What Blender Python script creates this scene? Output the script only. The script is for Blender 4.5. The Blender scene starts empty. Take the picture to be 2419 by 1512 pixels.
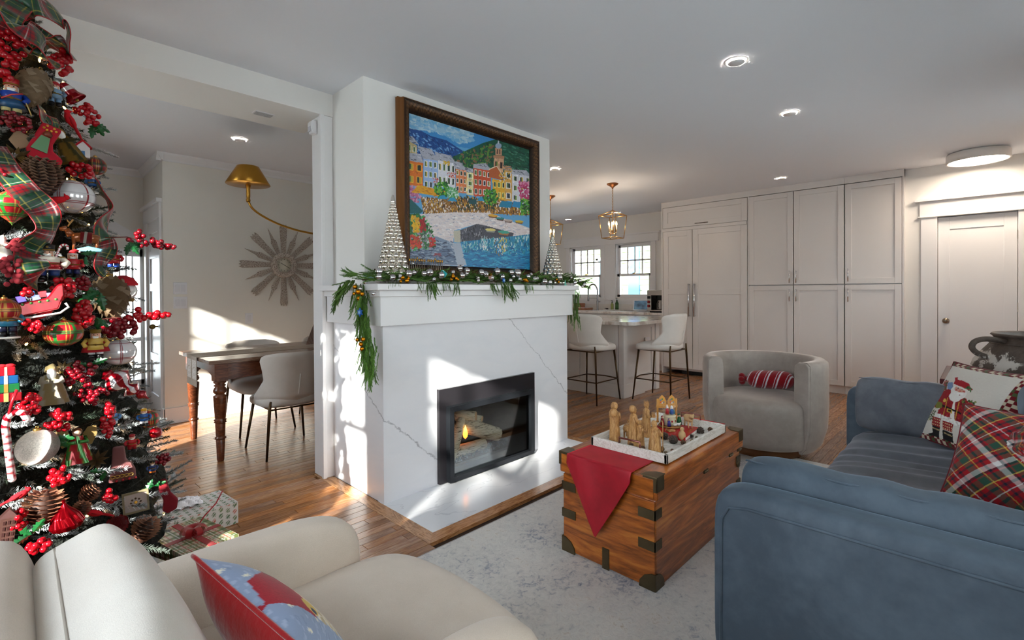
import bpy, bmesh, math, random
import numpy as np
from mathutils import Vector, Matrix, Euler
R_ = random.Random(7); NR = np.random.default_rng(7)
sc = bpy.context.scene; COL = sc.collection
PI = math.pi
# ---------------------------------------------------------------- camera
CH = 1.25; FPX = 1144.117; CYP = 699.048
YAW, PIT, ROL = 0.773157725, 0.007743343, 0.005727877
_f = np.array([math.cos(YAW)*math.cos(PIT), math.sin(YAW)*math.cos(PIT), -math.sin(PIT)])
_r = np.array([math.sin(YAW), -math.cos(YAW), 0.0]); _d = np.cross(_f, _r)
_c, _s = math.cos(ROL), math.sin(ROL)
CM = np.array([_c*_r+_s*_d, -_s*_r+_c*_d, _f])
cam = bpy.data.objects.new('camera', bpy.data.cameras.new('camera')); COL.objects.link(cam)
cam.matrix_world = Matrix(((CM[0][0], -CM[1][0], -CM[2][0], 0), (CM[0][1], -CM[1][1], -CM[2][1], 0), (CM[0][2], -CM[1][2], -CM[2][2], CH), (0, 0, 0, 1)))
cam.data.sensor_width = 36; cam.data.lens = FPX/2419*36; cam.data.shift_y = -(756-CYP)/2419; cam.data.clip_start = 0.05
sc.camera = cam
# ---------------------------------------------------------------- light and exposure
w = bpy.data.worlds.new('sky'); sc.world = w; w.use_nodes = True
wn = w.node_tree.nodes; bg = wn['Background']
SKY_STRENGTH = 6.5
bg.inputs['Strength'].default_value = SKY_STRENGTH
_tc = wn.new('ShaderNodeTexCoord'); _sp = wn.new('ShaderNodeSeparateXYZ'); _rp = wn.new('ShaderNodeValToRGB')
w.node_tree.links.new(_tc.outputs['Generated'], _sp.inputs[0]); w.node_tree.links.new(_sp.outputs['Z'], _rp.inputs[0]); w.node_tree.links.new(_rp.outputs[0], bg.inputs['Color'])
_rp.color_ramp.elements[0].color = (0.86, 0.925, 1.0, 1); _rp.color_ramp.elements[1].color = (0.74, 0.86, 1.0, 1)
sun = bpy.data.objects.new('sun', bpy.data.lights.new('sun', 'SUN')); COL.objects.link(sun)
sun.data.energy = 12.0; sun.data.angle = math.radians(1.1); sun.data.color = (1.0, 0.95, 0.87)
SUND = Vector((1.0, 0.543, -0.455)).normalized()
sun.rotation_euler = SUND.to_track_quat('-Z', 'Y').to_euler()
sc.view_settings.view_transform = 'Standard'; sc.view_settings.look = 'None'; sc.view_settings.gamma = 1; sc.view_settings.use_curve_mapping = False
sc.view_settings.exposure = 1.08
sc.cycles.max_bounces = 9; sc.cycles.diffuse_bounces = 5; sc.cycles.glossy_bounces = 4; sc.cycles.transmission_bounces = 6; sc.cycles.transparent_max_bounces = 12
sc.cycles.caustics_reflective = False; sc.cycles.caustics_refractive = False; sc.cycles.use_denoising = True; sc.cycles.sample_clamp_indirect = 6
def area(name, loc, rot, sx, sy, e, color=(1, 1, 1), portal=False, shape='RECTANGLE', spread=None):
    l = bpy.data.lights.new(name, 'AREA'); l.shape = shape; l.size = sx
    if shape == 'RECTANGLE': l.size_y = sy
    l.energy = e; l.color = color
    if spread: l.spread = spread
    if portal: l.cycles.is_portal = True
    o = bpy.data.objects.new(name, l); COL.objects.link(o); o.location = loc; o.rotation_euler = rot; return o
# window openings in the walls: (wall, a0, a1, z0, z1)
LWIN = [(0.12, 0.92), (1.217, 2.017), (3.55, 4.352)]   # left wall, along y
XL = -1.15; WZ0, WZ1 = 0.80, 2.30
for a0, a1 in LWIN: area('window_portal', (XL-0.1, (a0+a1)/2, (WZ0+WZ1)/2), (0, -PI/2, 0), WZ1-WZ0, a1-a0, 1, portal=True)
BWIN = [(-0.6, 0.4), (1.0, 2.2), (2.75, 3.95), (4.5, 5.7)]          # rear wall (behind the camera), along x
YB = -0.95
for a0, a1 in BWIN: area('window_portal', ((a0+a1)/2, YB-0.1, (WZ0+WZ1)/2), (PI/2, 0, 0), a1-a0, WZ1-WZ0, 1, portal=True)
KWIN = [(4.09, 4.80), (5.11, 5.83)]
XK = 7.62
for a0, a1 in KWIN: area('window_portal', (XK+0.12, (a0+a1)/2, 1.62), (0, PI/2, 0), 0.98, a1-a0, 1, portal=True)
# ---------------------------------------------------------------- projection helpers (used once to find real positions)
def ray(x, y): return CM.T @ np.array([(x-1209.5)/FPX, (y-CYP)/FPX, 1.0])
def atz(x, y, z=0.0):
    d = ray(x, y); t = (z-CH)/d[2]; return Vector((d[0]*t, d[1]*t, z))
def atx(x, y, X):
    d = ray(x, y); t = X/d[0]; return Vector((X, d[1]*t, CH+d[2]*t))
def aty(x, y, Y):
    d = ray(x, y); t = Y/d[1]; return Vector((d[0]*t, Y, CH+d[2]*t))
# ---------------------------------------------------------------- materials
MATS = {}
def s2l(c): return tuple(((v/255)/12.92 if v/255 <= 0.04045 else ((v/255+0.055)/1.055)**2.4) for v in c)
class NT:
    def __init__(s, name):
        s.m = bpy.data.materials.new(name); s.m.use_nodes = True; s.t = s.m.node_tree; s.b = s.t.nodes['Principled BSDF']
    def n(s, typ, **k):
        o = s.t.nodes.new('ShaderNode'+typ)
        for a, v in k.items():
            if a.startswith('_'): s.put(o.inputs[a[1:].replace('_', ' ')], v)
            elif a[0] == 'i' and a[1:].isdigit(): s.put(o.inputs[int(a[1:])], v)
            else: setattr(o, a, v)
        return o
    def put(s, sock, v):
        if isinstance(v, bpy.types.NodeSocket): s.t.links.new(v, sock)
        elif isinstance(v, bpy.types.Node): s.t.links.new(v.outputs[0], sock)
        else:
            if hasattr(sock.default_value, '__len__') and isinstance(v, (tuple, list)) and len(v) == 3 and len(sock.default_value) == 4: v = (*v, 1)
            sock.default_value = v
    def math(s, op, a, b=0.0, c=0.0): return s.n('Math', operation=op, i0=a, i1=b, i2=c).outputs[0]
    def mix(s, f, a, b):
        o = s.n('Mix', data_type='RGBA'); s.put(o.inputs[0], f); s.put(o.inputs[6], a); s.put(o.inputs[7], b); return o.outputs[2]
    def ramp(s, f, stops):
        o = s.n('ValToRGB', i0=f); e = o.color_ramp.elements
        while len(e) < len(stops): e.new(0.5)
        for q, (p, c) in zip(e, stops): q.position = p; q.color = (*c, 1)
        return o.outputs[0]
    def co(s, scale=(1, 1, 1), kind='Object', rot=(0, 0, 0)):
        t = s.n('TexCoord'); m = s.n('Mapping', i0=t.outputs[kind]); m.inputs['Scale'].default_value = scale; m.inputs['Rotation'].default_value = rot; return m.outputs[0]
    def noise(s, vec, scale, detail=3, rough=0.55, dist=0): return s.n('TexNoise', i0=vec, _Scale=scale, _Detail=detail, _Roughness=rough, _Distortion=dist).outputs[0]
    def bump(s, h, strength=0.3, dist=0.01): s.put(s.b.inputs['Normal'], s.n('Bump', _Strength=strength, _Distance=dist, _Height=h).outputs[0])
    def set(s, **k):
        for a, v in k.items(): s.put(s.b.inputs[a.replace('_', ' ')], v)
        return s
def M(name, col=None, rough=0.5, metal=0.0, bump=None, sheen=0.0, coat=0.0, em=None, trans=0.0, ior=1.45, var=0.0, vcol=False, alpha=None, attr='Col'):
    if name in MATS: return MATS[name]
    t = NT(name); c = s2l(col) if col else (0.8, 0.8, 0.8)
    t.set(Roughness=rough, Metallic=metal, IOR=ior)
    if vcol:
        a = t.n('Attribute', attribute_name=attr); base = a.outputs['Color']
    else: base = (*c, 1)
    if var:
        v = t.noise(t.co(), 6 if var > 0 else 40, 4); f = t.n('MapRange', i0=v, i1=0.3, i2=0.7, i3=1-abs(var), i4=1+abs(var)).outputs[0]
        hs = t.n('HueSaturation', _Value=f, _Color=base); base = hs.outputs[0]
    t.set(Base_Color=base)
    if sheen: t.set(Sheen_Weight=sheen, Sheen_Roughness=0.35)
    if coat: t.set(Coat_Weight=coat, Coat_Roughness=0.05)
    if trans: t.set(Transmission_Weight=trans)
    if em: t.set(Emission_Color=(*s2l(em[0]), 1), Emission_Strength=em[1])
    if alpha is not None: t.set(Alpha=alpha)
    if bump: t.bump(t.noise(t.co(), bump[0], 3), bump[1], bump[2] if len(bump) > 2 else 0.002)
    MATS[name] = t.m; return t.m
# ---------------------------------------------------------------- mesh building
class B:
    def __init__(s): s.v = []; s.f = []; s.c = []; s.col = None; s.n = 0; s.sm = []
    def add(s, v, f, smooth=True):
        v = np.asarray(v, float).reshape(-1, 3); o = s.n
        s.v.append(v); s.n += len(v)
        for q in f: s.f.append(tuple(i+o for i in q))
        s.sm += [smooth]*len(f)
        s.c.append(np.tile(np.array(s.col if s.col else (0.8, 0.8, 0.8)), (len(v), 1)))
        return s
    def box(s, x0, x1, y0, y1, z0, z1):
        v = [(x, y, z) for z in (z0, z1) for y in (y0, y1) for x in (x0, x1)]
        return s.add(v, [(0, 2, 3, 1), (4, 5, 7, 6), (0, 1, 5, 4), (2, 6, 7, 3), (0, 4, 6, 2), (1, 3, 7, 5)], False)
    def cbox(s, c, sx, sy, sz): return s.box(c[0]-sx/2, c[0]+sx/2, c[1]-sy/2, c[1]+sy/2, c[2]-sz/2, c[2]+sz/2)
    def tube(s, pts, r, n=8, caps=True):
        P = [Vector(p) for p in pts]; k = len(P); rr = r if hasattr(r, '__len__') else [r]*k
        vs = []; ref = None
        for i, p in enumerate(P):
            t = (P[min(i+1, k-1)]-P[max(i-1, 0)]).normalized()
            if ref is None: ref = t.cross(Vector((0, 0, 1)) if abs(t.z) < 0.95 else Vector((1, 0, 0))).normalized()
            ref = (ref-t*ref.dot(t)).normalized(); bi = t.cross(ref)
            for j in range(n):
                a = 2*PI*j/n; vs.append(p+(ref*math.cos(a)+bi*math.sin(a))*rr[i])
        f = [(i*n+j, i*n+(j+1) % n, (i+1)*n+(j+1) % n, (i+1)*n+j) for i in range(k-1) for j in range(n)]
        if caps: f += [tuple(range(n-1, -1, -1)), tuple((k-1)*n+j for j in range(n))]
        return s.add(np.array([tuple(q) for q in vs]), f)
    def lathe(s, prof, n=20, c=(0, 0, 0), sx=1, sy=1, ang=0):
        k = len(prof); vs = []
        for r, z in prof:
            for j in range(n):
                a = 2*PI*j/n+ang; vs.append((c[0]+r*sx*math.cos(a), c[1]+r*sy*math.sin(a), c[2]+z))
        f = [(i*n+j, i*n+(j+1) % n, (i+1)*n+(j+1) % n, (i+1)*n+j) for i in range(k-1) for j in range(n)]
        if prof[0][0] > 1e-5: f.append(tuple(range(n-1, -1, -1)))
        if prof[-1][0] > 1e-5: f.append(tuple((k-1)*n+j for j in range(n)))
        return s.add(vs, f)
    def sph(s, c, r, n=14, m=9, sc=(1, 1, 1)):
        return s.lathe([(max(1e-6, r*math.sin(PI*i/m)), -r*sc[2]*math.cos(PI*i/m)) for i in range(m+1)], n, c, sc[0], sc[1])
    def prism(s, poly, lo, hi, ax='z'):
        k = len(poly); q = {'z': lambda a, b, h: (a, b, h), 'y': lambda a, b, h: (a, h, b), 'x': lambda a, b, h: (h, a, b)}[ax]
        v = [q(a, b, lo) for a, b in poly]+[q(a, b, hi) for a, b in poly]
        f = [(i, (i+1) % k, k+(i+1) % k, k+i) for i in range(k)]+[tuple(range(k-1, -1, -1)), tuple(range(k, 2*k))]
        return s.add(v, f, False)
    def xf(s, m):
        m = np.array(m); s.v = [v @ m[:3, :3].T + m[:3, 3] for v in s.v]; return s
    def mesh(s, name):
        me = bpy.data.meshes.new(name); V = np.concatenate(s.v) if s.v else np.zeros((0, 3))
        me.from_pydata(V.tolist(), [], s.f); me.polygons.foreach_set('use_smooth', s.sm)
        if s.col:
            a = me.color_attributes.new('Col', 'FLOAT_COLOR', 'POINT'); c = np.concatenate(s.c)
            a.data.foreach_set('color', np.hstack([c, np.ones((len(c), 1))]).ravel().astype(np.float32))
        return me
def fixn(me):
    bm = bmesh.new(); bm.from_mesh(me); bmesh.ops.recalc_face_normals(bm, faces=bm.faces); bm.to_mesh(me); bm.free(); return me
NOFIX = set()
def O(name, b, m, parent=None, W=False, bev=0, sub=0, label=None, kind=None, loc=None, rot=None, fix=True, seg=2):
    me = b.mesh(name) if isinstance(b, B) else b
    if fix and isinstance(b, B) and len(me.polygons) < 60000: fixn(me)
    if m is not None and not me.materials: me.materials.append(m)
    o = bpy.data.objects.new(name, me); COL.objects.link(o)
    if parent is not None:
        o.parent = parent
        if W:
            q = parent
            L = Vector((0, 0, 0))
            while q is not None: L += q.location; q = q.parent
            o.location = -L
    if loc is not None: o.location = loc
    if rot is not None: o.rotation_euler = rot
    if bev:
        md = o.modifiers.new('b', 'BEVEL'); md.width = bev; md.segments = seg; md.limit_method = 'ANGLE'; md.angle_limit = math.radians(40)
    if sub:
        md = o.modifiers.new('s', 'SUBSURF'); md.levels = sub; md.render_levels = sub
    if label: o['label'] = label
    if kind: o['kind'] = kind
    return o
def tag(o, label, cat, group=None, kind=None):
    o['label'] = label; o['category'] = cat
    if group: o['group'] = group
    if kind: o['kind'] = kind
    return o
def T(name, label, cat, loc=(0, 0, 0), rot=(0, 0, 0), group=None):
    o = bpy.data.objects.new(name, None); COL.objects.link(o); o.empty_display_size = 0.05; o.location = loc; o.rotation_euler = rot
    return tag(o, label, cat, group)
def S(name, b, m, **k): o = O(name, b, m, **k); o['kind'] = 'structure'; return o
def ctree(o, parent=None):
    c = o.copy(); COL.objects.link(c)
    if parent is not None: c.parent = parent
    for ch in o.children: ctree(ch, c)
    return c
def dup(o, label, loc=None, rot=None, scale=None):
    c = ctree(o); c['label'] = label
    if loc is not None: c.location = loc
    if rot is not None: c.rotation_euler = rot
    if scale is not None: c.scale = scale if hasattr(scale, '__len__') else (scale,)*3
    return c
def gridmesh(name, P, C=None, closeu=False, smooth=True):
    """P: (nu,nv,3) array of points, C: (nu,nv,3) linear colours"""
    nu, nv = P.shape[:2]; idx = np.arange(nu*nv).reshape(nu, nv)
    if closeu: idx = np.vstack([idx, idx[:1]])
    a, b, c, d = idx[:-1, :-1].ravel(), idx[1:, :-1].ravel(), idx[1:, 1:].ravel(), idx[:-1, 1:].ravel()
    F = np.stack([a, b, c, d], 1); me = bpy.data.meshes.new(name)
    me.vertices.add(nu*nv); me.vertices.foreach_set('co', P.reshape(-1).astype(np.float32))
    me.loops.add(F.size); me.loops.foreach_set('vertex_index', F.ravel().astype(np.int32))
    me.polygons.add(len(F)); me.polygons.foreach_set('loop_start', np.arange(0, F.size, 4, dtype=np.int32))
    me.update(calc_edges=True); me.polygons.foreach_set('use_smooth', [smooth]*len(F))
    if C is not None:
        at = me.color_attributes.new('Col', 'FLOAT_COLOR', 'POINT'); c = C.reshape(-1, 3)
        at.data.foreach_set('color', np.hstack([c, np.ones((len(c), 1))]).ravel().astype(np.float32))
    return me
def trimesh(name, V, F, C=None, smooth=False):
    """V (n,3), F (m,k) arrays"""
    k = F.shape[1]; me = bpy.data.meshes.new(name)
    me.vertices.add(len(V)); me.vertices.foreach_set('co', np.asarray(V, np.float32).ravel())
    me.loops.add(F.size); me.loops.foreach_set('vertex_index', F.ravel().astype(np.int32))
    me.polygons.add(len(F)); me.polygons.foreach_set('loop_start', np.arange(0, F.size, k, dtype=np.int32))
    me.update(calc_edges=True); me.polygons.foreach_set('use_smooth', [smooth]*len(F))
    if C is not None:
        at = me.color_attributes.new('Col', 'FLOAT_COLOR', 'POINT')
        at.data.foreach_set('color', np.hstack([C, np.ones((len(C), 1))]).ravel().astype(np.float32))
    return me
def L3(c): return np.array(s2l(c))
class Canvas:
    """small numpy painter in linear colour; coordinates through a mapping f(x,y)->u,v in 0..1 (v up)"""
    def __init__(s, w, h, bgc): s.w, s.h = w, h; s.a = np.tile(L3(bgc), (h, w, 1)); s.X, s.Y = np.meshgrid((np.arange(w)+.5)/w, (np.arange(h)+.5)/h); s.map = lambda x, y: (x, y)
    def mask(s, pts):
        p = [s.map(*q) for q in pts]; m = np.zeros((s.h, s.w), bool)
        xs = [q[0] for q in p]; ys = [q[1] for q in p]
        x0, x1 = max(0, int(min(xs)*s.w)-1), min(s.w, int(max(xs)*s.w)+2); y0, y1 = max(0, int(min(ys)*s.h)-1), min(s.h, int(max(ys)*s.h)+2)
        if x1 <= x0 or y1 <= y0: return m
        X = s.X[y0:y1, x0:x1]; Y = s.Y[y0:y1, x0:x1]; r = np.zeros(X.shape, bool)
        for i in range(len(p)):
            (ax, ay), (bx, by) = p[i], p[(i+1) % len(p)]
            if ay == by: continue
            r ^= ((ay > Y) != (by > Y)) & (X < (bx-ax)*(Y-ay)/(by-ay)+ax)
        m[y0:y1, x0:x1] = r; return m
    def poly(s, pts, c, jit=0.0):
        m = s.mask(pts); n = m.sum(); col = L3(c)
        s.a[m] = col*(1+jit*NR.normal(size=(n, 1))) if jit else col; return s
    def rect(s, x0, y0, x1, y1, c, jit=0.0): return s.poly([(x0, y0), (x1, y0), (x1, y1), (x0, y1)], c, jit)
    def ell(s, cx, cy, rx, ry, c, jit=0.0, n=20, rot=0):
        return s.poly([(cx+rx*math.cos(t)*math.cos(rot)-ry*math.sin(t)*math.sin(rot), cy+rx*math.cos(t)*math.sin(rot)+ry*math.sin(t)*math.cos(rot)) for t in [2*PI*i/n for i in range(n)]], c, jit)
    def line(s, x0, y0, x1, y1, wd, c):
        dx, dy = x1-x0, y1-y0; L = math.hypot(dx, dy) or 1; nx, ny = -dy/L*wd/2, dx/L*wd/2
        return s.poly([(x0+nx, y0+ny), (x1+nx, y1+ny), (x1-nx, y1-ny), (x0-nx, y0-ny)], c)
    def dabs(s, pts, n, cols, lo, hi, ar=0.4, rot=None):
        xs = [p[0] for p in pts]; ys = [p[1] for p in pts]; k = 0; g = 0
        while k < n and g < n*20:
            g += 1; x, y = R_.uniform(min(xs), max(xs)), R_.uniform(min(ys), max(ys)); ins = False
            for i in range(len(pts)):
                (ax, ay), (bx, by) = pts[i], pts[(i+1) % len(pts)]
                if (ay > y) != (by > y) and x < (bx-ax)*(y-ay)/(by-ay)+ax: ins = not ins
            if not ins: continue
            k += 1; r = R_.uniform(lo, hi); s.ell(x, y, r, r*ar, R_.choice(cols), 0.04, 7, R_.uniform(0, PI) if rot is None else rot+R_.gauss(0, .25))
        return s
    def at(s, U, V):
        i = np.clip((V*s.h).astype(int), 0, s.h-1); j = np.clip((U*s.w).astype(int), 0, s.w-1); return s.a[i, j]
def lerp(a, b, t): return a+(b-a)*t

ORD = ('first', 'second', 'third', 'fourth', 'fifth', 'sixth', 'seventh', 'eighth', 'ninth', 'tenth', 'eleventh', 'twelfth')
def sup3(ax, L, p, q, eL, eC, cen=(0, 0, 0), nu=96, nv=60):
    """rounded box with its poles at the ends of axis ax and evenly spread points"""
    t = np.linspace(0, 2*PI, 4001); c1 = np.sign(np.cos(t))*np.abs(np.cos(t))**eC*p; c2 = np.sign(np.sin(t))*np.abs(np.sin(t))**eC*q
    al = np.r_[0, np.cumsum(np.hypot(np.diff(c1), np.diff(c2)))]; g = np.linspace(0, al[-1], nu, endpoint=False); a = np.interp(g, al, c1)[:, None]; b = np.interp(g, al, c2)[:, None]
    v = np.linspace(-1, 1, nv); s = np.sign(v)*np.abs(np.sin(v*PI/2))**.8; r = np.clip(1-np.abs(s)**(2/eL), 0, 1)**(eL/2); w_ = (L*s)[None]*np.ones_like(a); a = a*r[None]; b = b*r[None]
    return np.stack([w_, a, b] if ax == 'x' else [a, w_, b] if ax == 'y' else [a, b, w_], -1)+np.array(cen)

def crv(P, n=8):
    P = [np.array(p, float) for p in P]; out = []
    for i in range(len(P)-1):
        p0, p1, p2, p3 = P[max(i-1, 0)], P[i], P[i+1], P[min(i+2, len(P)-1)]
        for k in range(n): f = k/n; out.append(tuple(.5*((2*p1)+(-p0+p2)*f+(2*p0-5*p1+4*p2-p3)*f*f+(-p0+3*p1-3*p2+p3)*f**3)))
    return out+[tuple(P[-1])]
# ================================================================ materials of the setting
WALL = M('wall_paint', (236, 234, 231), 0.55, bump=(300, 0.05))
CEIL = M('ceiling_paint', (236, 239, 246), 0.7)
TRIM = M('trim_paint', (238, 237, 238), 0.32)
CABM = M('cabinet_paint', (232, 227, 224), 0.3)
DINW = M('dining_paint', (238, 234, 226), 0.55)
CHROME = M('chrome', (225, 225, 228), 0.12, 1.0)
BRASS = M('brass', (190, 140, 60), 0.28, 1.0)
BRONZE = M('bronze_metal', (92, 72, 52), 0.4, 1.0)
BLACKM = M('black_metal', (30, 30, 33), 0.4, 0.6)
def wood(name, c1, c2, c3, rough=0.35, sc_=(1.2, 14, 14), random_attr=False, rot=(0, 0, 0), coat=0.0, kn=0.0, strength=0.15, rings=7.0):
    t = NT(name); v = t.co(sc_, rot=rot)
    if random_attr:
        a = t.n('Attribute', attribute_name='Col'); v = t.n('VectorMath', operation='ADD', i0=v, i1=t.n('VectorMath', operation='SCALE', i0=a.outputs['Color'], _Scale=37.0).outputs[0]).outputs[0]
    n1 = t.noise(v, 1.6, 5, 0.6, 0.6); n2 = t.noise(v, 7.0, 6, 0.7, 0.2)
    wv = t.math('FRACT', t.math('MULTIPLY', n1, rings)); wv = t.math('MULTIPLY', t.math('ABSOLUTE', t.math('SUBTRACT', wv, 0.5)), 2.0)
    f = t.math('ADD', t.math('MULTIPLY', wv, 0.45), t.math('MULTIPLY', n2, 0.6))
    c = t.ramp(f, [(0.12, s2l(c1)), (0.5, s2l(c2)), (0.85, s2l(c3))])
    if random_attr:
        h = t.n('SeparateColor', i0=a.outputs['Color'])
        c = t.n('HueSaturation', _Value=t.n('MapRange', i0=h.outputs[0], i3=0.72, i4=1.22).outputs[0], _Saturation=t.n('MapRange', i0=h.outputs[1], i3=0.85, i4=1.1).outputs[0], _Color=c).outputs[0]
    t.set(Base_Color=c, Roughness=rough)
    if coat: t.set(Coat_Weight=coat, Coat_Roughness=0.12)
    t.bump(f, strength, 0.002); MATS[name] = t.m; return t.m
OAK = wood('oak_floor', (106, 64, 38), (152, 102, 66), (182, 136, 96), 0.27, (1.5, 22, 22), True, strength=0.06)
OAKB = wood('oak_border', (104, 60, 32), (180, 124, 78), (205, 152, 104), 0.27, (2.2, 16, 16), strength=0.05)
OAKBY = wood('oak_border_long', (84, 48, 26), (184, 132, 88), (208, 158, 112), 0.27, (14, 2.6, 14), strength=0.05)
# ---------------------------------------------------------------- floor: one oak plank after another
floor = S('floor', B().box(-1.3, 7.8, -1.1, 7.2, -0.06, -0.022), M('subfloor', (60, 42, 30), 0.9))
def fproj(x, y, z=0.0):
    c = CM @ np.array([x, y, z-CH]); return (1209.5+FPX*c[0]/c[2], CYP+FPX*c[1]/c[2], c[2]) if c[2] > 0.05 else (-1, -1, -1)
planks = []; rr = random.Random(3); y = -0.95
PWD = 0.0585
while y < 6.6:
    x = -1.15-rr.uniform(0, .9)
    while x < 7.62:
        L = rr.uniform(0.45, 1.5); x0, x1 = max(x, -1.15), min(x+L, 7.62); x += L
        if x1-x0 < 0.05: continue
        y1 = y+PWD
        segs = [(x0, x1)]
        if y1 > 1.965 and y < 3.3:   # the hearth with its border and the chimney stand here
            lo, hi = (1.425, 3.345)
            segs = [(a, b) for a, b in ((x0, min(x1, lo)), (max(x0, hi), x1)) if b-a > 0.03]
        for a, b in segs: planks.append((a, b, y, y1))
    y += PWD
def pvis(p):
    x, yy = (p[0]+p[1])/2, (p[2]+p[3])/2; u, v, d = fproj(x, yy)
    if d < 0 or u < 380 or u > 2200 or v > 1400 or v < 850: return 99
    if 1.2 < x < 3.9 and yy < 1.9: return 99
    if 1.5 < x < 3.3 and yy > 2: return 99
    if yy > 3.3 and x > 1.5: return 50+d
    return d
order = sorted(range(len(planks)), key=lambda i: pvis(planks[i])); solo = set(order[:300])
rest = B(); rest.col = (0.5, 0.5, 0.5)
for i, p in enumerate(planks):
    g = 0.0007; b = B() if i in solo else rest; b.col = (rr.random(), rr.random(), rr.random())
    z = rr.uniform(-0.0006, 0)
    a0, a1, c0, c1 = p[0]+g, p[1]-g, p[2]+g, p[3]-g; e = 0.0012
    v = [(a0, c0, -0.02), (a1, c0, -0.02), (a1, c1, -0.02), (a0, c1, -0.02), (a0, c0, z-e), (a1, c0, z-e), (a1, c1, z-e), (a0, c1, z-e), (a0+e, c0+e, z), (a1-e, c0+e, z), (a1-e, c1-e, z), (a0+e, c1-e, z)]
    b.add(v, [(0, 1, 5, 4), (1, 2, 6, 5), (2, 3, 7, 6), (3, 0, 4, 7), (4, 5, 9, 8), (5, 6, 10, 9), (6, 7, 11, 10), (7, 4, 8, 11), (8, 9, 10, 11)], False)
    if i in solo: O('plank', b, OAK, floor, fix=False)
O('planks', rest, OAK, floor, kind='stuff', fix=False)
# hearth border boards, mitred
O('border_board', B().box(1.425, 1.50, 3.17, 3.31, -.02, .0003).box(3.275, 3.345, 2.6, 3.3, -.02, .0003), OAKBY, floor)
O('border_board', B().prism([(1.425, 1.975), (1.505, 2.055), (1.505, 3.17), (1.425, 3.17)], -0.02, 0.0005), OAKBY, floor)
O('border_board', B().prism([(1.425, 1.975), (3.345, 1.975), (3.265, 2.055), (1.505, 2.055)], -0.02, 0.0005), OAKB, floor)
O('border_board', B().prism([(3.345, 1.975), (3.345, 2.6), (3.275, 2.6), (3.275, 2.055), (3.265, 2.055)], -0.02, 0.0005), OAKBY, floor)
# ---------------------------------------------------------------- shell
S('ceiling', B().box(-1.3, 7.8, -1.1, 7.2, 2.6, 2.7), CEIL)
def wall_x(name, X0, X1, y0, y1, openings, m, z1=2.6):   # wall running along y, openings (a0,a1,z0,z1)
    b = B(); cur = y0
    for a0, a1, q0, q1 in sorted(openings):
        b.box(X0, X1, cur, a0, 0, z1); b.box(X0, X1, a0, a1, 0, q0) if q0 > 0 else None; b.box(X0, X1, a0, a1, q1, z1); cur = a1
    b.box(X0, X1, cur, y1, 0, z1); return S(name, b, m, fix=False)
def wall_y(name, Y0, Y1, x0, x1, openings, m, z1=2.6):
    b = B(); cur = x0
    for a0, a1, q0, q1 in sorted(openings):
        b.box(cur, a0, Y0, Y1, 0, z1); b.box(a0, a1, Y0, Y1, 0, q0) if q0 > 0 else None; b.box(a0, a1, Y0, Y1, q1, z1); cur = a1
    b.box(cur, x1, Y0, Y1, 0, z1); return S(name, b, m, fix=False)
wall_x('wall_left', XL-0.12, XL, -1.07, 6.8, [(a, b, WZ0, WZ1) for a, b in LWIN], WALL)
wall_y('wall_rear', YB-0.12, YB, XL, 7.12, [(a, b, WZ0, WZ1) for a, b in BWIN], WALL)
wall_x('wall_right', 7.0, 7.12, YB, 0.642, [(-0.24, 0.368, 0, 2.04)], WALL)
S('wall_right_return', B().box(7.12, 7.74, 0.55, 0.642, 0, 2.6), WALL)
wall_x('wall_kitchen', XK, XK+0.12, 0.55, 6.8, [(a, b, 1.13, 2.11) for a, b in KWIN], WALL)
wall_y('wall_dining', 5.625, 5.745, 0.99, 3.3, [], DINW)
wall_x('wall_alcove', 0.99, 1.11, 5.745, 6.62, [(5.80, 6.40, 0, 2.0)], DINW)
S('wall_alcove_fill', B().box(1.03, 1.1, 5.75, 6.45, 0, 2.02), DINW)
wall_y('wall_hall', 6.62, 6.72, XL, 0.99, [(0.72, 0.955, 0.12, 1.70)], DINW)
wall_y('wall_kitchen_side', 6.62, 6.72, 3.3, XK, [], WALL)
wall_x('wall_divider', 3.2, 3.32, 3.18, 6.62, [], WALL)
S('wall_chimney', B().box(1.52, 3.32, 2.765, 3.3, 1.30, 2.6), WALL)
S('wall_beam', B().box(XL, 1.52, 3.18, 3.65, 2.448, 2.6), WALL)
S("wall_column", B().box(1.442, 1.519, 3.181, 3.335, 0, 2.4475), TRIM, bev=0.004)
S('trim_column', B().box(1.432, 1.458, 3.172, 3.20, 0, 2.448), TRIM, bev=0.003)
# baseboards, crown
def baseboard(name, x0, x1, y0, y1, n=(0, -1)):
    b = B().box(x0, x1, y0, y1, 0, 0.15)
    if n[1]: b.box(x0, x1, y0-0.012, y1, 0, 0.02)
    else: b.box(x0-0.012, x1, y0, y1, 0, 0.02)
    return S(name, b, TRIM, bev=0.003)
baseboard('baseboard_dining', 0.977, 3.2, 5.608, 5.625)
baseboard('baseboard_alcove', 0.972, 0.99, 5.608, 5.70, (-1, 0))
baseboard('baseboard_hall', XL, 0.97, 6.602, 6.62)
S('baseboard_left', B().box(XL, XL+0.018, YB, 6.6, 0, 0.15), TRIM)
S('baseboard_rear', B().box(XL, 7.0, YB, YB+0.018, 0, 0.15), TRIM)
cp = [(0, 0), (0, -0.075), (0.012, -0.075), (0.018, -0.055), (0.045, -0.02), (0.05, 0)]
S('trim_crown_dining', B().prism([(5.625-a, 2.6+b) for a, b in cp], 0.94, 3.2, 'x'), TRIM)
S('trim_crown_alcove', B().prism([(0.99-a, 2.6+b) for a, b in cp], 5.575, 6.62, 'y'), TRIM)
S('trim_crown_hall', B().prism([(6.62-a, 2.6+b) for a, b in cp], XL, 0.99, 'x'), TRIM)
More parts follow.
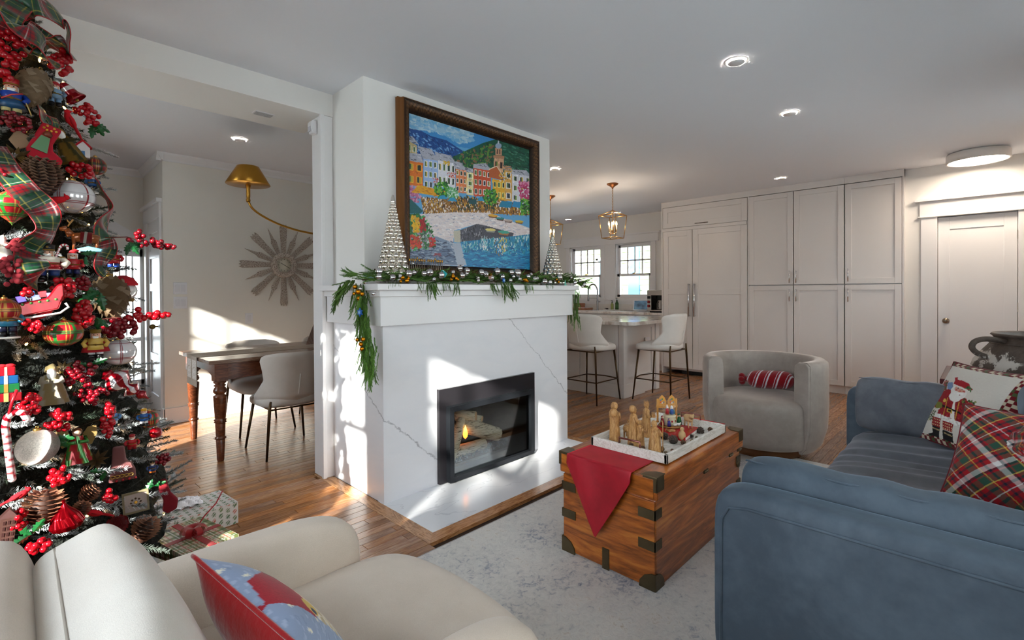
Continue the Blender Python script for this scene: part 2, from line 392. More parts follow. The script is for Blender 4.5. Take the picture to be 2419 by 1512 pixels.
# ---------------------------------------------------------------- windows (double-hung sashes, upper one with muntins)
GLASS = NT('window_glass')
_tr = GLASS.n('BsdfTransparent'); _tr.inputs[0].default_value = (0.97, 0.985, 0.98, 1); _gl = GLASS.n('BsdfGlossy'); _gl.inputs['Roughness'].default_value = 0.02
_fr = GLASS.n('Fresnel', _IOR=1.35); _mx = GLASS.n('MixShader', i0=_fr.outputs[0], i1=_tr.outputs[0], i2=_gl.outputs[0]); GLASS.t.links.new(_mx.outputs[0], GLASS.t.nodes['Material Output'].inputs[0]); GLASS = GLASS.m
def window(name, axis, P, a0, a1, z0, z1, sgn, zr=None, muntins=True, depth=0.12):
    """axis 'x': wall plane x=P, a along y; sgn = inward direction of the room"""
    def bx(b, a, c, q0, q1, d0, d1):
        d0, d1 = P-sgn*d0, P-sgn*d1
        lo, hi = min(d0, d1), max(d0, d1)
        return b.box(lo, hi, a, c, q0, q1) if axis == 'x' else b.box(a, c, lo, hi, q0, q1)
    zr = zr or (z0+z1)/2
    fr = B(); t = 0.045
    bx(fr, a0, a0+.02, z0, z1, 0, depth); bx(fr, a1-.02, a1, z0, z1, 0, depth); bx(fr, a0, a1, z0, z0+.02, 0, depth); bx(fr, a0, a1, z1-.02, z1, 0, depth)
    W = S(name, fr, TRIM, fix=False)
    up = B(); bx(up, a0+.02, a0+.02+t, zr, z1-.02, .07, .10); bx(up, a1-.02-t, a1-.02, zr, z1-.02, .07, .10); bx(up, a0+.02, a1-.02, z1-.02-t, z1-.02, .07, .10); bx(up, a0+.02, a1-.02, zr-.005, zr+.035, .07, .10)
    O('upper_sash', up, TRIM, W, fix=False)
    lo = B(); bx(lo, a0+.02, a0+.02+t, z0+.02, zr+.03, .03, .065); bx(lo, a1-.02-t, a1-.02, z0+.02, zr+.03, .03, .065); bx(lo, a0+.02, a1-.02, z0+.02, z0+.02+t, .03, .065); bx(lo, a0+.02, a1-.02, zr-.01, zr+.03, .03, .065)
    O('lower_sash', lo, TRIM, W, fix=False)
    A0, A1 = a0+.02+t, a1-.02-t; Z0, Z1 = zr+.035, z1-.02-t
    if muntins:
        for k in (1, 2, 3):
            c = A0+(A1-A0)*k/4; O('muntin', bx(B(), c-.0125, c+.0125, Z0, Z1, .068, .098), TRIM, W, fix=False)
        c = (Z0+Z1)/2; O('muntin', bx(B(), A0, A1, c-.0125, c+.0125, .068, .098), TRIM, W, fix=False)
    O('pane', bx(B(), A0, A1, Z0, Z1, .084, .086), GLASS, W, fix=False); O('pane', bx(B(), A0, A1, z0+.02+t, zr-.01, .046, .048), GLASS, W, fix=False)
    cs = B(); c = 0.085
    bx(cs, a0-c, a0, z0-.03, z1, -.02, 0); bx(cs, a1, a1+c, z0-.03, z1, -.02, 0); bx(cs, a0-c-.01, a1+c+.01, z1, z1+.13, -.022, 0); bx(cs, a0-c-.02, a1+c+.02, z1+.13, z1+.15, -.035, 0)
    bx(cs, a0-c-.02, a1+c+.02, z0-.03, z0, -.05, 0); bx(cs, a0-c, a1+c, z0-.11, z0-.03, -.018, 0)
    O('casing', cs, TRIM, W, fix=False); return W
for i, (a, b_) in enumerate(LWIN): window('window_%d' % (i+1), 'x', XL, a, b_, WZ0, WZ1, 1, 1.62)
for i, (a, b_) in enumerate(BWIN): window('window_%d' % (i+5), 'y', YB, a, b_, WZ0, WZ1, 1, 1.62)
WK = []
for i, (a, b_) in enumerate(KWIN):
    k = window('window_%d' % (i+9), 'x', XK, a, b_, 1.13, 2.11, -1, 1.535); WK.append(k)
    O('sash_lock', B().cbox((XK+.03, (a+b_)/2, 1.575), .02, .05, .015), BRASS, k)
S('trim_kitchen_window', B().box(XK-.012, XK, 4.88, 5.03, 1.02, 2.11).box(XK-.03, XK, 3.95, 5.96, 2.11, 2.25).box(XK-.05, XK, 3.92, 5.99, 2.25, 2.275).box(XK-.045, XK, 3.97, 5.95, 1.09, 1.125), TRIM)
# hallway glazed sidelight seen past the tree
k = S('window_11', B().box(0.70, 0.725, 6.60, 6.70, 0.1, 1.74).box(0.95, 0.975, 6.60, 6.70, 0.1, 1.74).box(0.70, 0.975, 6.60, 6.70, 1.66, 1.74).box(0.70, 0.975, 6.6, 6.7, 0.10, 0.32).box(0.70, 0.975, 6.61, 6.69, 0.74, 0.78), TRIM, fix=False)
for q in (0.78, 0.835, 0.89): O('muntin', B().box(q-.008, q+.008, 6.63, 6.66, 0.3, 1.68), TRIM, k)
O('pane', B().box(0.72, 0.955, 6.645, 6.648, 0.3, 1.68), GLASS, k)
S('trim_soffit', B().prism([(0.45, 2.1), (0.985, 1.74), (0.985, 1.86), (0.62, 2.1)], 6.585, 6.62, 'y'), TRIM)
# ---------------------------------------------------------------- doors
d1 = S('door_1', B().box(7.07, 7.12, -.24, .368, 0, 2.04).box(7.03, 7.06, -0.236, 0.364, 0.005, 1.90+.13).box(7.022, 7.03, -0.236, -0.14, .005, 2.03).box(7.022, 7.03, 0.27, 0.364, .005, 2.03).box(7.022, 7.03, -0.14, 0.27, 1.90, 2.03).box(7.022, 7.03, -0.14, 0.27, 0.005, 0.25), TRIM, bev=0.002)  # first box is an unseen backing added to stop light leaking through
O('door_knob', B().tube([(7.022, 0.30, 0.914), (6.985, 0.30, 0.914)], .009, 10).sph((6.965, 0.30, 0.914), .028, 14, 9, (.75, 1, 1)).tube([(7.022, 0.30, 0.914), (7.016, .30, .914)], .03, 16), M('satin_nickel', (150, 135, 118), .3, 1), d1)
for z in (1.8, 1.07): O('hinge', B().box(7.008, 7.024, -0.25, -0.235, z-.045, z+.045), M('satin_nickel'), d1)
S('trim_door_1', B().box(6.982, 7.0, 0.368, 0.505, 0, 2.045).box(6.982, 7.0, -0.38, -0.24, 0, 2.045).box(6.978, 7.0, -0.39, 0.515, 2.045, 2.215).box(6.965, 7.0, -0.41, 0.53, 2.04, 2.055).box(6.94, 7.0, -0.44, 0.555, 2.215, 2.24), TRIM, bev=0.003)
b = B().box(1.005, 1.02, 5.80, 6.40, 0.01, 2.0)
for y0, y1 in ((5.80, 5.88), (6.32, 6.40)): b.box(0.993, 1.005, y0, y1, .01, 2.0)
for z0, z1 in ((.01, .22), (.56, .64), (.92, 1.02), (1.28, 1.36), (1.62, 1.70), (1.88, 2.0)): b.box(0.993, 1.005, 5.88, 6.32, z0, z1)
d2 = S('door_2', b, TRIM, bev=0.002)
O('door_knob', B().tube([(0.993, 5.85, 0.93), (0.95, 5.85, 0.93)], .008, 8).sph((0.935, 5.85, 0.93), .026, 12, 8), M('old_brass', (120, 95, 50), .35, 1), d2)
O('lock_plate', B().box(0.989, 0.993, 5.825, 5.86, 0.82, 1.02), M('old_brass'), d2)
S('trim_door_2', B().box(0.972, 0.99, 5.70, 5.80, 0, 2.0).box(0.972, 0.99, 6.40, 6.50, 0, 2.0).box(0.968, 0.99, 5.69, 6.51, 2.0, 2.14).box(0.945, 0.99, 5.665, 6.55, 2.14, 2.175), TRIM, bev=0.002)
# ---------------------------------------------------------------- small fittings of the walls
def downlight(x, y, lab, z=2.6):
    t = T('recessed_light', lab, 'ceiling light', (x, y, z))
    O('trim_ring', B().lathe([(.048, -.012), (.053, -.004), (.064, -.003), (.067, -.001), (.067, 0)], 28), TRIM, t)
    O('lens', B().lathe([(0.0001, -.0115), (.049, -.0115)], 24), M('lamp_lens', (255, 246, 230), .4, em=((255, 240, 224), 330.0)), t, fix=False)
for x, y, l in ((2.968, 1.046, 'large round recessed ceiling light nearest the camera, high on the right'), (4.113, 1.061, 'second recessed ceiling light, further along the line towards the cabinets'),
                (6.409, 1.745, 'small recessed ceiling light just above the tall pantry cabinets'), (4.132, 3.365, 'recessed ceiling light right beside the chimney edge'),
                (1.379, 4.647, 'recessed ceiling light over the dining room, above the brass lamp'), (7.2, 5.55, 'tiny recessed ceiling light above the left kitchen window'),
                (7.2, 4.5, 'tiny recessed ceiling light above the right kitchen window')): downlight(x, y, l)
t = T('flush_ceiling_light', 'round white drum flush ceiling light above the panelled door', 'ceiling light', (6.6, 0.05, 2.6))
O('drum', B().lathe([(.20, 0), (.225, -.005), (.235, -.02), (.235, -.09), (.225, -.094), (.215, -.09), (.213, -.07)], 48), M('white_enamel', (240, 236, 232), .35), t)
O('diffuser', B().lathe([(0.0001, -.090), (.214, -.089)], 40), M('flush_lens', (255, 244, 228), .4, em=((255, 236, 214), 16.0)), t, fix=False)
t = T('ceiling_vent', 'small white louvred vent set in the underside of the beam', 'vent', (1.163, 3.437, 2.448))
O('frame', B().box(-.06, .06, -.035, .035, -.006, 0), TRIM, t)
for q in range(5): O('slat', B().box(-.052, .052, -.028+q*.0125, -.021+q*.0125, -.010, -.005), M('vent_grey', (190, 190, 190), .5), t)
t = T('motion_sensor', 'small white wedge-shaped motion sensor at the top of the column', 'sensor', (1.44, 3.275, 2.375))
O('housing', B().prism([(0, -.045), (-.028, -.04), (-.04, -.01), (-.04, .03), (-.03, .045), (0, .045)], -.03, .03, 'y'), M('white_plastic', (236, 236, 240), .35), t, bev=.004)
O('lens', B().box(-.042, -.038, -.02, .02, -.03, .005), M('sensor_lens', (205, 205, 215), .2), t)
def plate(x, y, z, X, Y, lab, name, cat, gangs, sx=.115, sz=.115):
    t = T(name, lab, cat, (x, y, z))
    O('cover_plate', B().box(-sx/2, sx/2, -.006, 0, -sz/2, sz/2), M('white_plastic', (236, 236, 240), .35), t, bev=.002)
    for g in range(gangs):
        cx = (g-(gangs-1)/2)*.047; O('rocker' if name != 'wall_outlet' else 'socket', B().box(cx-.017, cx+.017, -.010, -.005, -.034, .034), M('rocker_white', (228, 228, 233), .3), t, bev=.0015)
    return t
plate(1.123, 5.625, 1.306, 0, 0, 'upper double light switch on the dining wall beside the panelled door', 'light_switch', 'switch', 2)
plate(1.124, 5.625, 1.165, 0, 0, 'lower double light switch, directly under the other one', 'light_switch', 'switch', 2)
t = plate(1.738, 5.625, 0.985, 0, 0, 'white wall outlet above the sunlit patch behind the dining table', 'wall_outlet', 'outlet', 1, .075, .115)
# ---------------------------------------------------------------- outside
OUT = T('neighbour_house', 'pale green clapboard house with a blue roof seen through the kitchen windows', 'house', (12.5, 9.0, 0))
SID = M('siding', (126, 140, 104), .7); BLU = M('blue_board', (70, 104, 140), .6); RFM = M('roof_blue', (44, 66, 84), .8); 
for k_ in range(17): O('siding_board', B().box(-0.03-(0.02 if k_ % 2 else 0), 3, -3.6, 1.6, k_*.16, k_*.16+.15), SID, OUT)
O('corner_board', B().box(-.09, 0.1, 1.5, 1.75, 0, 2.75), BLU, OUT); O('corner_board', B().box(-.09, 0.1, -1.95, -1.6, 0, 2.75), BLU, OUT)
O('window', B().box(-.07, 0, -1.3, -.55, 1.05, 2.2), M('far_window', (70, 96, 104), .2), OUT)
O('window_frame', B().box(-.1, -.05, -1.36, -1.28, 1.0, 2.26).box(-.1, -.05, -.57, -.49, 1.0, 2.26).box(-.1, -.05, -1.36, -.49, 2.2, 2.28).box(-.1, -.05, -1.36, -.49, .98, 1.05), TRIM, OUT)
O('roof', B().prism([(-4.4, 2.72), (2.1, 2.72), (0.8, 4.0), (-.4, 3.9), (-3.2, 2.9)], -.25, 4, 'x'), RFM, OUT)
S('roof', B().prism([(-1.5, 2.72), (7.9, 2.72), (7.9, 3.4), (3.2, 5.6), (-1.5, 3.4)], -1.2, 7.3, 'y'), M('unseen_roof', (80, 80, 84), .9))  # unseen roof added so its shadow falls on the house outside the kitchen
t = tag(O('power_line', B().tube([(9.5, 7.4, 1.95), (9.6, 6.3, 2.8), (9.8, 5.0, 3.9)], .008, 5).tube([(10, 4.0, 2.95), (10, 7.4, 2.86)], .006, 5).tube([(10, 4.0, 3.1), (10, 7.4, 2.98)], .006, 5), M('wire', (90, 95, 100), .6)), 'dark overhead power lines seen through the kitchen windows', 'wire')
RB = T('sun_block_walls', 'tall pale walls added out of view to block sun at the rear windows', 'sun blocker', (-6, -6.5, 0)); RBM = M('sun_block_pale', (215, 212, 205), .8)
O('wall', B().box(-40, -8.42, -6.3, -6.2, -.3, 7.2), RBM, RB, W=True); O('wall', B().box(-8.2, -6.87, -6.3, -6.2, -.3, 7.2), RBM, RB, W=True); O('wall', B().box(-6.33, 9, -6.3, -6.2, -.3, 7.2), RBM, RB, W=True)  # unseen walls added to block the rear sun, gaps let thin beams in
gr = S('ground_outside', B().box(-45, 30, -20, 24, -0.5, -0.3), M('ground_out', (190, 190, 184), .9))

# bare winter tree in the front yard, left of the house (its branches break up the sun)
bt = T('bare_tree', 'leafless tree standing outside the left windows, out of view', 'tree', (-6.2, -2.4, -.3)); bb = B(); q_ = random.Random(21)
def grow(p, d, L, r, k):
    e = p+d*L; bb.tube([p, p.lerp(e, .5)+Vector((q_.gauss(0, .02), q_.gauss(0, .02), 0))*L, e], [r, r*.85, r*.65], 5, False)
    if k == 0: return
    for _ in range(3 if k > 1 else 4):
        n_ = (d+Vector((q_.gauss(0, .45), q_.gauss(0, .45), q_.gauss(.08, .3)))).normalized(); grow(p.lerp(e, q_.uniform(.45, 1)), n_, L*q_.uniform(.55, .8), r*.6, k-1)
bb.tube([(-6.2, -2.35, -.3), (-6.2, -2.3, 2.9)], [.10, .06], 8)
for q in range(7): grow(Vector((-6.2, -2.3, 2.2+q*.2)), Vector((q_.gauss(0, .5), .55*(-1)**q*q_.uniform(.5, 1), 1)).normalized(), .62, .03, 3)
O('branches', bb, M('bark_grey', (96, 86, 78), .9), bt, W=True, fix=False)
# ================================================================ fireplace
t_ = NT('quartz'); v = t_.co(); nz = t_.noise(v, 9, 4, .6); nz2 = t_.noise(v, 45, 3, .6); sx = t_.n('SeparateXYZ', i0=v)
def vein(cx, cy, cz, c0, wd):
    f = t_.math('ADD', t_.math('ADD', t_.math('MULTIPLY', sx.outputs[0], cx), t_.math('MULTIPLY', sx.outputs[1], cy)), t_.math('ADD', t_.math('MULTIPLY', sx.outputs[2], cz), c0))
    f = t_.math('ADD', f, t_.math('ADD', t_.math('MULTIPLY', t_.math('SUBTRACT', nz, .5), .10), t_.math('MULTIPLY', t_.math('SUBTRACT', nz2, .5), .035)))
    return t_.n('MapRange', i0=t_.math('ABSOLUTE', f), i1=0.0, i2=wd, i3=1, i4=0).outputs[0]
m1 = vein(.887, -.6, 1, -.519-.887*1.51+.6*2.54, .009); m2 = vein(.965, 0, 1, -1.045-.965*2.581, .007)
mm = t_.math('MULTIPLY', t_.math('MAXIMUM', m1, m2), t_.n('MapRange', i0=t_.noise(v, 30, 2), i1=.35, i2=.6, i3=.25, i4=.8).outputs[0])
base = t_.mix(t_.n('MapRange', i0=t_.noise(t_.co((1, 1, 3)), 2.2, 5, .6, 1.0), i1=.40, i2=.70).outputs[0], s2l((238, 238, 242)), s2l((233, 234, 239)))
t_.set(Base_Color=t_.mix(mm, base, s2l((132, 132, 140))), Roughness=.16); QUARTZ = t_.m
FP = T('fireplace', 'white veined quartz fireplace with boxed mantel and black gas insert', 'fireplace', (2.39, 2.54, 0))
OX0, OX1, OZ0, OZ1 = 1.985, 2.745, 0.035, 0.475
O('front_panel', B().box(1.51, OX0, 2.54, 2.56, 0, 1.06).box(OX1, 3.27, 2.54, 2.56, 0, 1.06).box(OX0, OX1, 2.54, 2.56, OZ1, 1.06).box(OX0, OX1, 2.54, 2.56, 0, OZ0), QUARTZ, FP, W=True, fix=False)
O('side_panel', B().box(1.51, 1.53, 2.56, 3.175, 0, 1.06), QUARTZ, FP, W=True); O('side_panel', B().box(3.25, 3.27, 2.56, 2.76, 0, 1.06), QUARTZ, FP, W=True)
O('mantel_fascia', B().box(1.463, 3.275, 2.483, 3.172, 1.057, 1.228), TRIM, FP, W=True, bev=.002)
O('mantel_molding', B().box(1.445, 3.285, 2.462, 3.172, 1.228, 1.265), TRIM, FP, W=True, bev=.003)
O('mantel_shelf', B().box(1.412, 3.29, 2.425, 3.172, 1.265, 1.302), TRIM, FP, W=True, bev=.004)
t2 = NT('hearth_quartz'); t2.set(Base_Color=t2.mix(t2.n('MapRange', i0=t2.math('ABSOLUTE', t2.math('SUBTRACT', t2.noise(t2.co((1, 2.2, 1)), 1.3, 4, .5, .5), .5)), i1=0, i2=.006).outputs[0], s2l((212, 213, 219)), s2l((236, 237, 241))), Roughness=.13)
O('hearth_slab', B().prism([(1.505, 2.055), (3.265, 2.055), (3.265, 2.05), (3.275, 2.6), (1.505, 2.6)], -0.02, 0.001), t2.m, FP, W=True)
BKS = M('black_steel', (44, 42, 46), .3, .3); BKF = M('black_frame', (40, 43, 48), .38, .5)
b = B(); X0, X1, Z0, Z1 = 1.90, 2.825, 0.008, 0.622
b.box(X0, OX0, 2.515, 2.54, Z0, Z1).box(OX1, X1, 2.515, 2.54, Z0, Z1).box(OX0, OX1, 2.515, 2.54, OZ1, Z1).box(OX0, OX1, 2.515, 2.54, Z0, OZ0)
O('metal_surround', b, BKS, FP, W=True, fix=False)
b = B(); A0, A1, C0, C1 = 1.955, 2.775, 0.012, 0.505
b.box(A0, A0+.035, 2.475, 2.515, C0, C1).box(A1-.035, A1, 2.475, 2.515, C0, C1).box(A0+.035, A1-.035, 2.475, 2.515, C1-.035, C1).box(A0+.035, A1-.035, 2.475, 2.515, C0, C0+.03)
O('door_frame', b, BKF, FP, W=True, fix=False)
O('glass_pane', B().box(A0+.035, A1-.035, 2.502, 2.504, C0+.03, C1-.035), GLASS, FP, W=True)
O('firebox_liner', B().add([(OX0, 2.56, OZ0), (OX1, 2.56, OZ0), (OX1-.1, 2.93, OZ0), (OX0+.1, 2.93, OZ0), (OX0, 2.56, OZ1), (OX1, 2.56, OZ1), (OX1-.1, 2.93, OZ1-.04), (OX0+.1, 2.93, OZ1-.04)], [(0, 1, 2, 3), (7, 6, 5, 4), (1, 5, 6, 2), (2, 6, 7, 3), (3, 7, 4, 0)], False), M('firebox_metal', (62, 62, 60), .35, .2), FP, W=True, fix=False)
O('lower_grille', B().box(OX0, OX1, 2.52, 2.56, OZ0, OZ0+.055), BKS, FP, W=True)
O('side_rail', B().box(OX1-.05, OX1-.035, 2.55, 2.57, OZ0, OZ1), M('rail_steel', (160, 165, 172), .3, .8), FP, W=True)
t3 = NT('birch_bark'); q = t3.noise(t3.co((6, 6, 50)), 3, 4, .7); t3.set(Base_Color=t3.ramp(q, [(.36, s2l((45, 36, 30))), (.44, s2l((196, 180, 150))), (.8, s2l((235, 226, 205)))]), Roughness=.75); t3.bump(q, .4); BARK = t3.m
ENDW = M('log_end', (214, 170, 125), .7); CHAR = M('charred', (48, 36, 30), .8)
def log(p0, p1, r, ch=False):
    p0, p1 = Vector(p0), Vector(p1); d = (p1-p0).normalized()
    l = O('log', B().tube([p0, p0.lerp(p1, .3)+Vector((0, 0, .006)), p0.lerp(p1, .7), p1], [r*.95, r*1.05, r, r*.92], 12), BARK, FP, W=True)
    O('log_end', B().tube([p1-d*.001, p1+d*.004], r*.8, 12), ENDW, l); O('log_end', B().tube([p0+d*.001, p0-d*.004], r*.8, 12), CHAR, l)
log((2.02, 2.80, .30), (2.30, 2.72, .24), .040); log((2.05, 2.60, .10), (2.30, 2.75, .36), .036); log((2.25, 2.78, .34), (2.34, 2.66, .345), .040)
log((2.33, 2.80, .32), (2.41, 2.67, .31), .026); log((2.26, 2.72, .28), (2.55, 2.64, .17), .055); log((2.12, 2.68, .11), (2.42, 2.66, .13), .042); log((2.05, 2.64, .09), (2.2, 2.66, .10), .03)
g = B()
for i in range(260): g.sph((R_.uniform(OX0+.03, OX1-.06), R_.uniform(2.57, 2.75), OZ0+.058+R_.uniform(0, .014)), R_.uniform(.006, .011), 5, 3)
O('glass_embers', g, M('embers', (120, 122, 128), .12, .3), FP, W=True, kind='stuff', fix=False)
O('ember_bed', B().box(OX0+.02, OX1-.06, 2.56, 2.86, OZ0+.02, OZ0+.058), CHAR, FP, W=True)
FL = NT('flame'); FL.set(Base_Color=(0, 0, 0, 1), Emission_Color=FL.ramp(FL.n('SeparateXYZ', i0=FL.co(kind='Generated')).outputs[2], [(0, (1, .12, .01)), (.5, (1, .32, .03)), (1, (1, .55, .12))]), Emission_Strength=3.0)
for (x, y, z, h) in ((2.055, 2.66, .25, .11), (2.24, 2.66, .20, .10), (2.08, 2.7, .17, .10), (2.2, 2.7, .13, .06)):
    O('flame', B().lathe([(.0001, 0), (.018, h*.15), (.022, h*.35), (.014, h*.65), (.005, h*.88), (.0001, h)], 10, (x, y, z), 1, .5), FL.m, FP, W=True)
# ================================================================ picture above the mantel
FX0, FX1, FZ0, FZ1, FY = 1.747, 3.108, 1.352, 2.53, 2.762
PA = T('framed_painting', 'large harbour town painting in a carved dark bronze frame above the mantel', 'painting', (2.43, 2.762, 1.30))
FRM = M('carved_bronze', vcol=True, rough=.42, metal=.35)
prof = [(0, 0), (0, .030), (.006, .036), (.010, .052), (.012, .074), (.022, .078), (.030, .072), (.04, .068), (.05, .062), (.06, .054), (.07, .045), (.078, .034), (.082, .030), (.086, .030), (.088, .020)]
D, Yd = np.array([p[0] for p in prof]), np.array([p[1] for p in prof])
def side(p0, p1, inn):
    p0, p1, inn = np.array(p0, float), np.array(p1, float), np.array(inn, float); L = np.linalg.norm(p1-p0); n = int(L/.004); d = (p1-p0)/L
    s = np.linspace(0, 1, n)[:, None]; Dg = np.tile(D, (n, 1))
    a = Dg; pos = p0[None, None]+d[None, None]*(a+(L-2*a)*s)[..., None]+inn[None, None]*Dg[..., None]
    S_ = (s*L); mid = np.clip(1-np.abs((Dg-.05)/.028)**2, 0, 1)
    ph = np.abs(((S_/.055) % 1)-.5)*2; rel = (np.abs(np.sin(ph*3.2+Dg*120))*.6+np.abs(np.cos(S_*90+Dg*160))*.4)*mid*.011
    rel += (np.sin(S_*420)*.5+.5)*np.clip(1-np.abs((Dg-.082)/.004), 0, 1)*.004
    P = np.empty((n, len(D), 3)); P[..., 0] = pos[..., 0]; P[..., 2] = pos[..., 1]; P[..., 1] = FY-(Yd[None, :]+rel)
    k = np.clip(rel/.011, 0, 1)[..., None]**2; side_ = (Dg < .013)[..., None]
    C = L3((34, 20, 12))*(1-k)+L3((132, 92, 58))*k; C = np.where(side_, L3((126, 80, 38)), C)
    return P, C
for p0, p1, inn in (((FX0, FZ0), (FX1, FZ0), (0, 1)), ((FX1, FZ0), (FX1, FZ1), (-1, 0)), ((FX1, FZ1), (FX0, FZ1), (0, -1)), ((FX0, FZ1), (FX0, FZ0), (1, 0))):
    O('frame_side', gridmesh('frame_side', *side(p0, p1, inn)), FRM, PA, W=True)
cv = Canvas(380, 320, (96, 166, 214))
def _map(cx, cy):
    p = aty(740+cx/2.7485, 150+cy/2.7485, 2.738); return ((p.x-1.835)/1.195, (p.z-1.443)/1.004)
cv.map = _map; P_ = cv.poly
W3 = lambda k: (k, k, k)
P_([(560, 250), (1450, 480), (1450, 640), (560, 470)], (60, 140, 205), .05)
cv.dabs([(600, 300), (780, 350), (1040, 450), (1030, 500), (960, 530), (880, 480), (780, 440), (600, 430)], 420, [(150, 190, 215), (130, 182, 218), (175, 205, 222), (110, 172, 214)], 10, 26, .45, .5)
P_([(600, 420), (700, 440), (760, 472), (870, 505), (990, 582), (930, 640), (600, 640)], (22, 72, 140), .1)
cv.dabs([(600, 440), (760, 480), (870, 520), (970, 590), (600, 600)], 260, [(15, 55, 120), (35, 95, 165), (120, 170, 220), (60, 120, 185), (12, 45, 100)], 5, 14, .35, .9)
P_([(905, 610), (985, 572), (1100, 520), (1180, 496), (1290, 515), (1450, 560), (1450, 740), (905, 700)], (18, 84, 66), .08)
cv.dabs([(905, 610), (985, 575), (1160, 520), (1170, 680), (920, 680)], 230, [(60, 120, 50), (28, 90, 52), (96, 140, 60), (16, 66, 48), (130, 96, 70)], 6, 16, .5)
cv.dabs([(1240, 520), (1420, 570), (1420, 720), (1240, 680)], 170, [(30, 100, 80), (12, 62, 52), (70, 130, 110), (20, 84, 60)], 7, 18, .35, .4)
ROOF = (172, 174, 188)
def bld(pts, c, roof=None, rows=3, cols=3, wc=(52, 92, 70), fr=(235, 232, 225), roofc=ROOF):
    """pts = tl,tr,br,bl"""
    P_(pts, c, .06); (tl, tr, br, bl) = pts
    cv.dabs(pts, 26, [c, tuple(min(255, int(q*1.13)) for q in c), tuple(int(q*.86) for q in c)], 5, 12, .4, 1.4)
    if roof: P_(roof, roofc, .08); cv.dabs(roof, 14, [(205, 205, 215), (120, 125, 140), (90, 92, 105)], 5, 13, .25, .4)
    for r in range(rows):
        for k in range(cols):
            u0, u1 = (k+.30)/cols, (k+.74)/cols; v0, v1 = (r+.26)/rows, (r+.72)/rows
            g = lambda u, v: ((tl[0]*(1-u)+tr[0]*u)*(1-v)+(bl[0]*(1-u)+br[0]*u)*v, (tl[1]*(1-u)+tr[1]*u)*(1-v)+(bl[1]*(1-u)+br[1]*u)*v)
            e = .10/cols; P_([g(u0-e, v0-.02), g(u1+e, v0-.02), g(u1+e, v1+.03), g(u0-e, v1+.03)], fr)
            P_([g(u0, v0), g(u1, v0), g(u1, v1), g(u0, v1)], R_.choice([wc, (40, 60, 60), (90, 120, 80), (60, 70, 90)]))
            P_([g((u0+u1)/2, v0), g(u1, v0), g(u1, v1), g((u0+u1)/2, v1)], R_.choice([(110, 140, 60), (30, 40, 45), (200, 170, 60)]))
bld([(610, 500), (676, 535), (676, 600), (610, 590)], (190, 170, 120), [(600, 470), (650, 480), (690, 530), (610, 505)], 1, 2)
bld([(610, 628), (716, 648), (716, 800), (610, 790)], (222, 118, 40), [(600, 580), (700, 590), (722, 650), (600, 630)], 2, 2, fr=(240, 180, 60))
bld([(718, 618), (808, 632), (810, 830), (720, 815)], (160, 186, 226), [(680, 540), (770, 560), (815, 635), (715, 620)], 3, 3)
bld([(810, 628), (922, 650), (922, 812), (812, 800)], (222, 222, 232), [(790, 575), (895, 600), (930, 655), (800, 628)], 2, 4)
cv.dabs([(840, 630), (895, 640), (880, 665), (845, 650)], 30, [(235, 200, 40), (210, 160, 30)], 5, 9)
cv.dabs([(870, 710), (925, 715), (920, 745), (880, 735)], 26, [(190, 50, 35), (220, 110, 70)], 4, 8); cv.dabs([(775, 745), (815, 750), (805, 780), (780, 770)], 18, [(200, 70, 50), (230, 120, 90)], 4, 8)
bld([(925, 682), (996, 696), (996, 845), (927, 838)], (226, 132, 82), [(905, 635), (960, 645), (1005, 700), (920, 685)], 3, 3)
bld([(996, 704), (1040, 712), (1040, 860), (996, 850)], (236, 222, 164), [(990, 676), (1035, 685), (1048, 716), (994, 706)], 3, 1)
bld([(1040, 676), (1152, 700), (1152, 868), (1042, 860)], (206, 82, 46), [(1040, 655), (1120, 650), (1160, 700), (1038, 680)], 3, 4)
bld([(1172, 618), (1236, 622), (1232, 712), (1170, 690)], (206, 162, 128), None, 1, 2, (70, 50, 45), (190, 140, 110))
P_([(1168, 598), (1240, 604), (1238, 622), (1168, 616)], (178, 128, 96)); P_([(1180, 552), (1224, 556), (1222, 600), (1182, 597)], (196, 150, 118)); P_([(1190, 560), (1198, 560), (1198, 590), (1190, 590)], (96, 70, 60)); P_([(1206, 561), (1214, 561), (1214, 592), (1206, 592)], (96, 70, 60))
cv.ell(1201, 538, 20, 18, (150, 170, 196)); P_([(1198, 500), (1204, 500), (1206, 525), (1196, 525)], (190, 200, 215))
P_([(1140, 690), (1190, 668), (1232, 735), (1232, 760), (1140, 740)], (186, 96, 50), .06); cv.line(1140, 690, 1190, 668, 5, (235, 215, 190)); cv.line(1190, 668, 1232, 735, 5, (235, 215, 190))
bld([(1164, 752), (1246, 762), (1246, 890), (1164, 884)], (228, 172, 44), None, 2, 3, fr=(245, 240, 150)); bld([(1240, 690), (1288, 700), (1288, 895), (1240, 890)], (222, 168, 84), [(1230, 665), (1280, 668), (1295, 702), (1238, 692)], 3, 1, roofc=(200, 150, 100))
bld([(1288, 715), (1410, 735), (1410, 915), (1288, 900)], (214, 214, 224), [(1285, 690), (1380, 695), (1415, 735), (1285, 718)], 3, 3)
cv.dabs([(1200, 720), (1285, 700), (1280, 760), (1210, 770)], 40, [(225, 180, 50), (240, 240, 240), (80, 90, 60)], 4, 9)
cv.dabs([(1335, 770), (1410, 770), (1410, 890), (1350, 880), (1330, 820)], 110, [(170, 40, 90), (205, 90, 140), (190, 60, 110), (225, 150, 180)], 5, 12, .7)
cv.dabs([(600, 800), (660, 795), (705, 860), (690, 905), (600, 880)], 110, [(190, 110, 150), (215, 150, 180), (160, 80, 125)], 6, 12, .7)
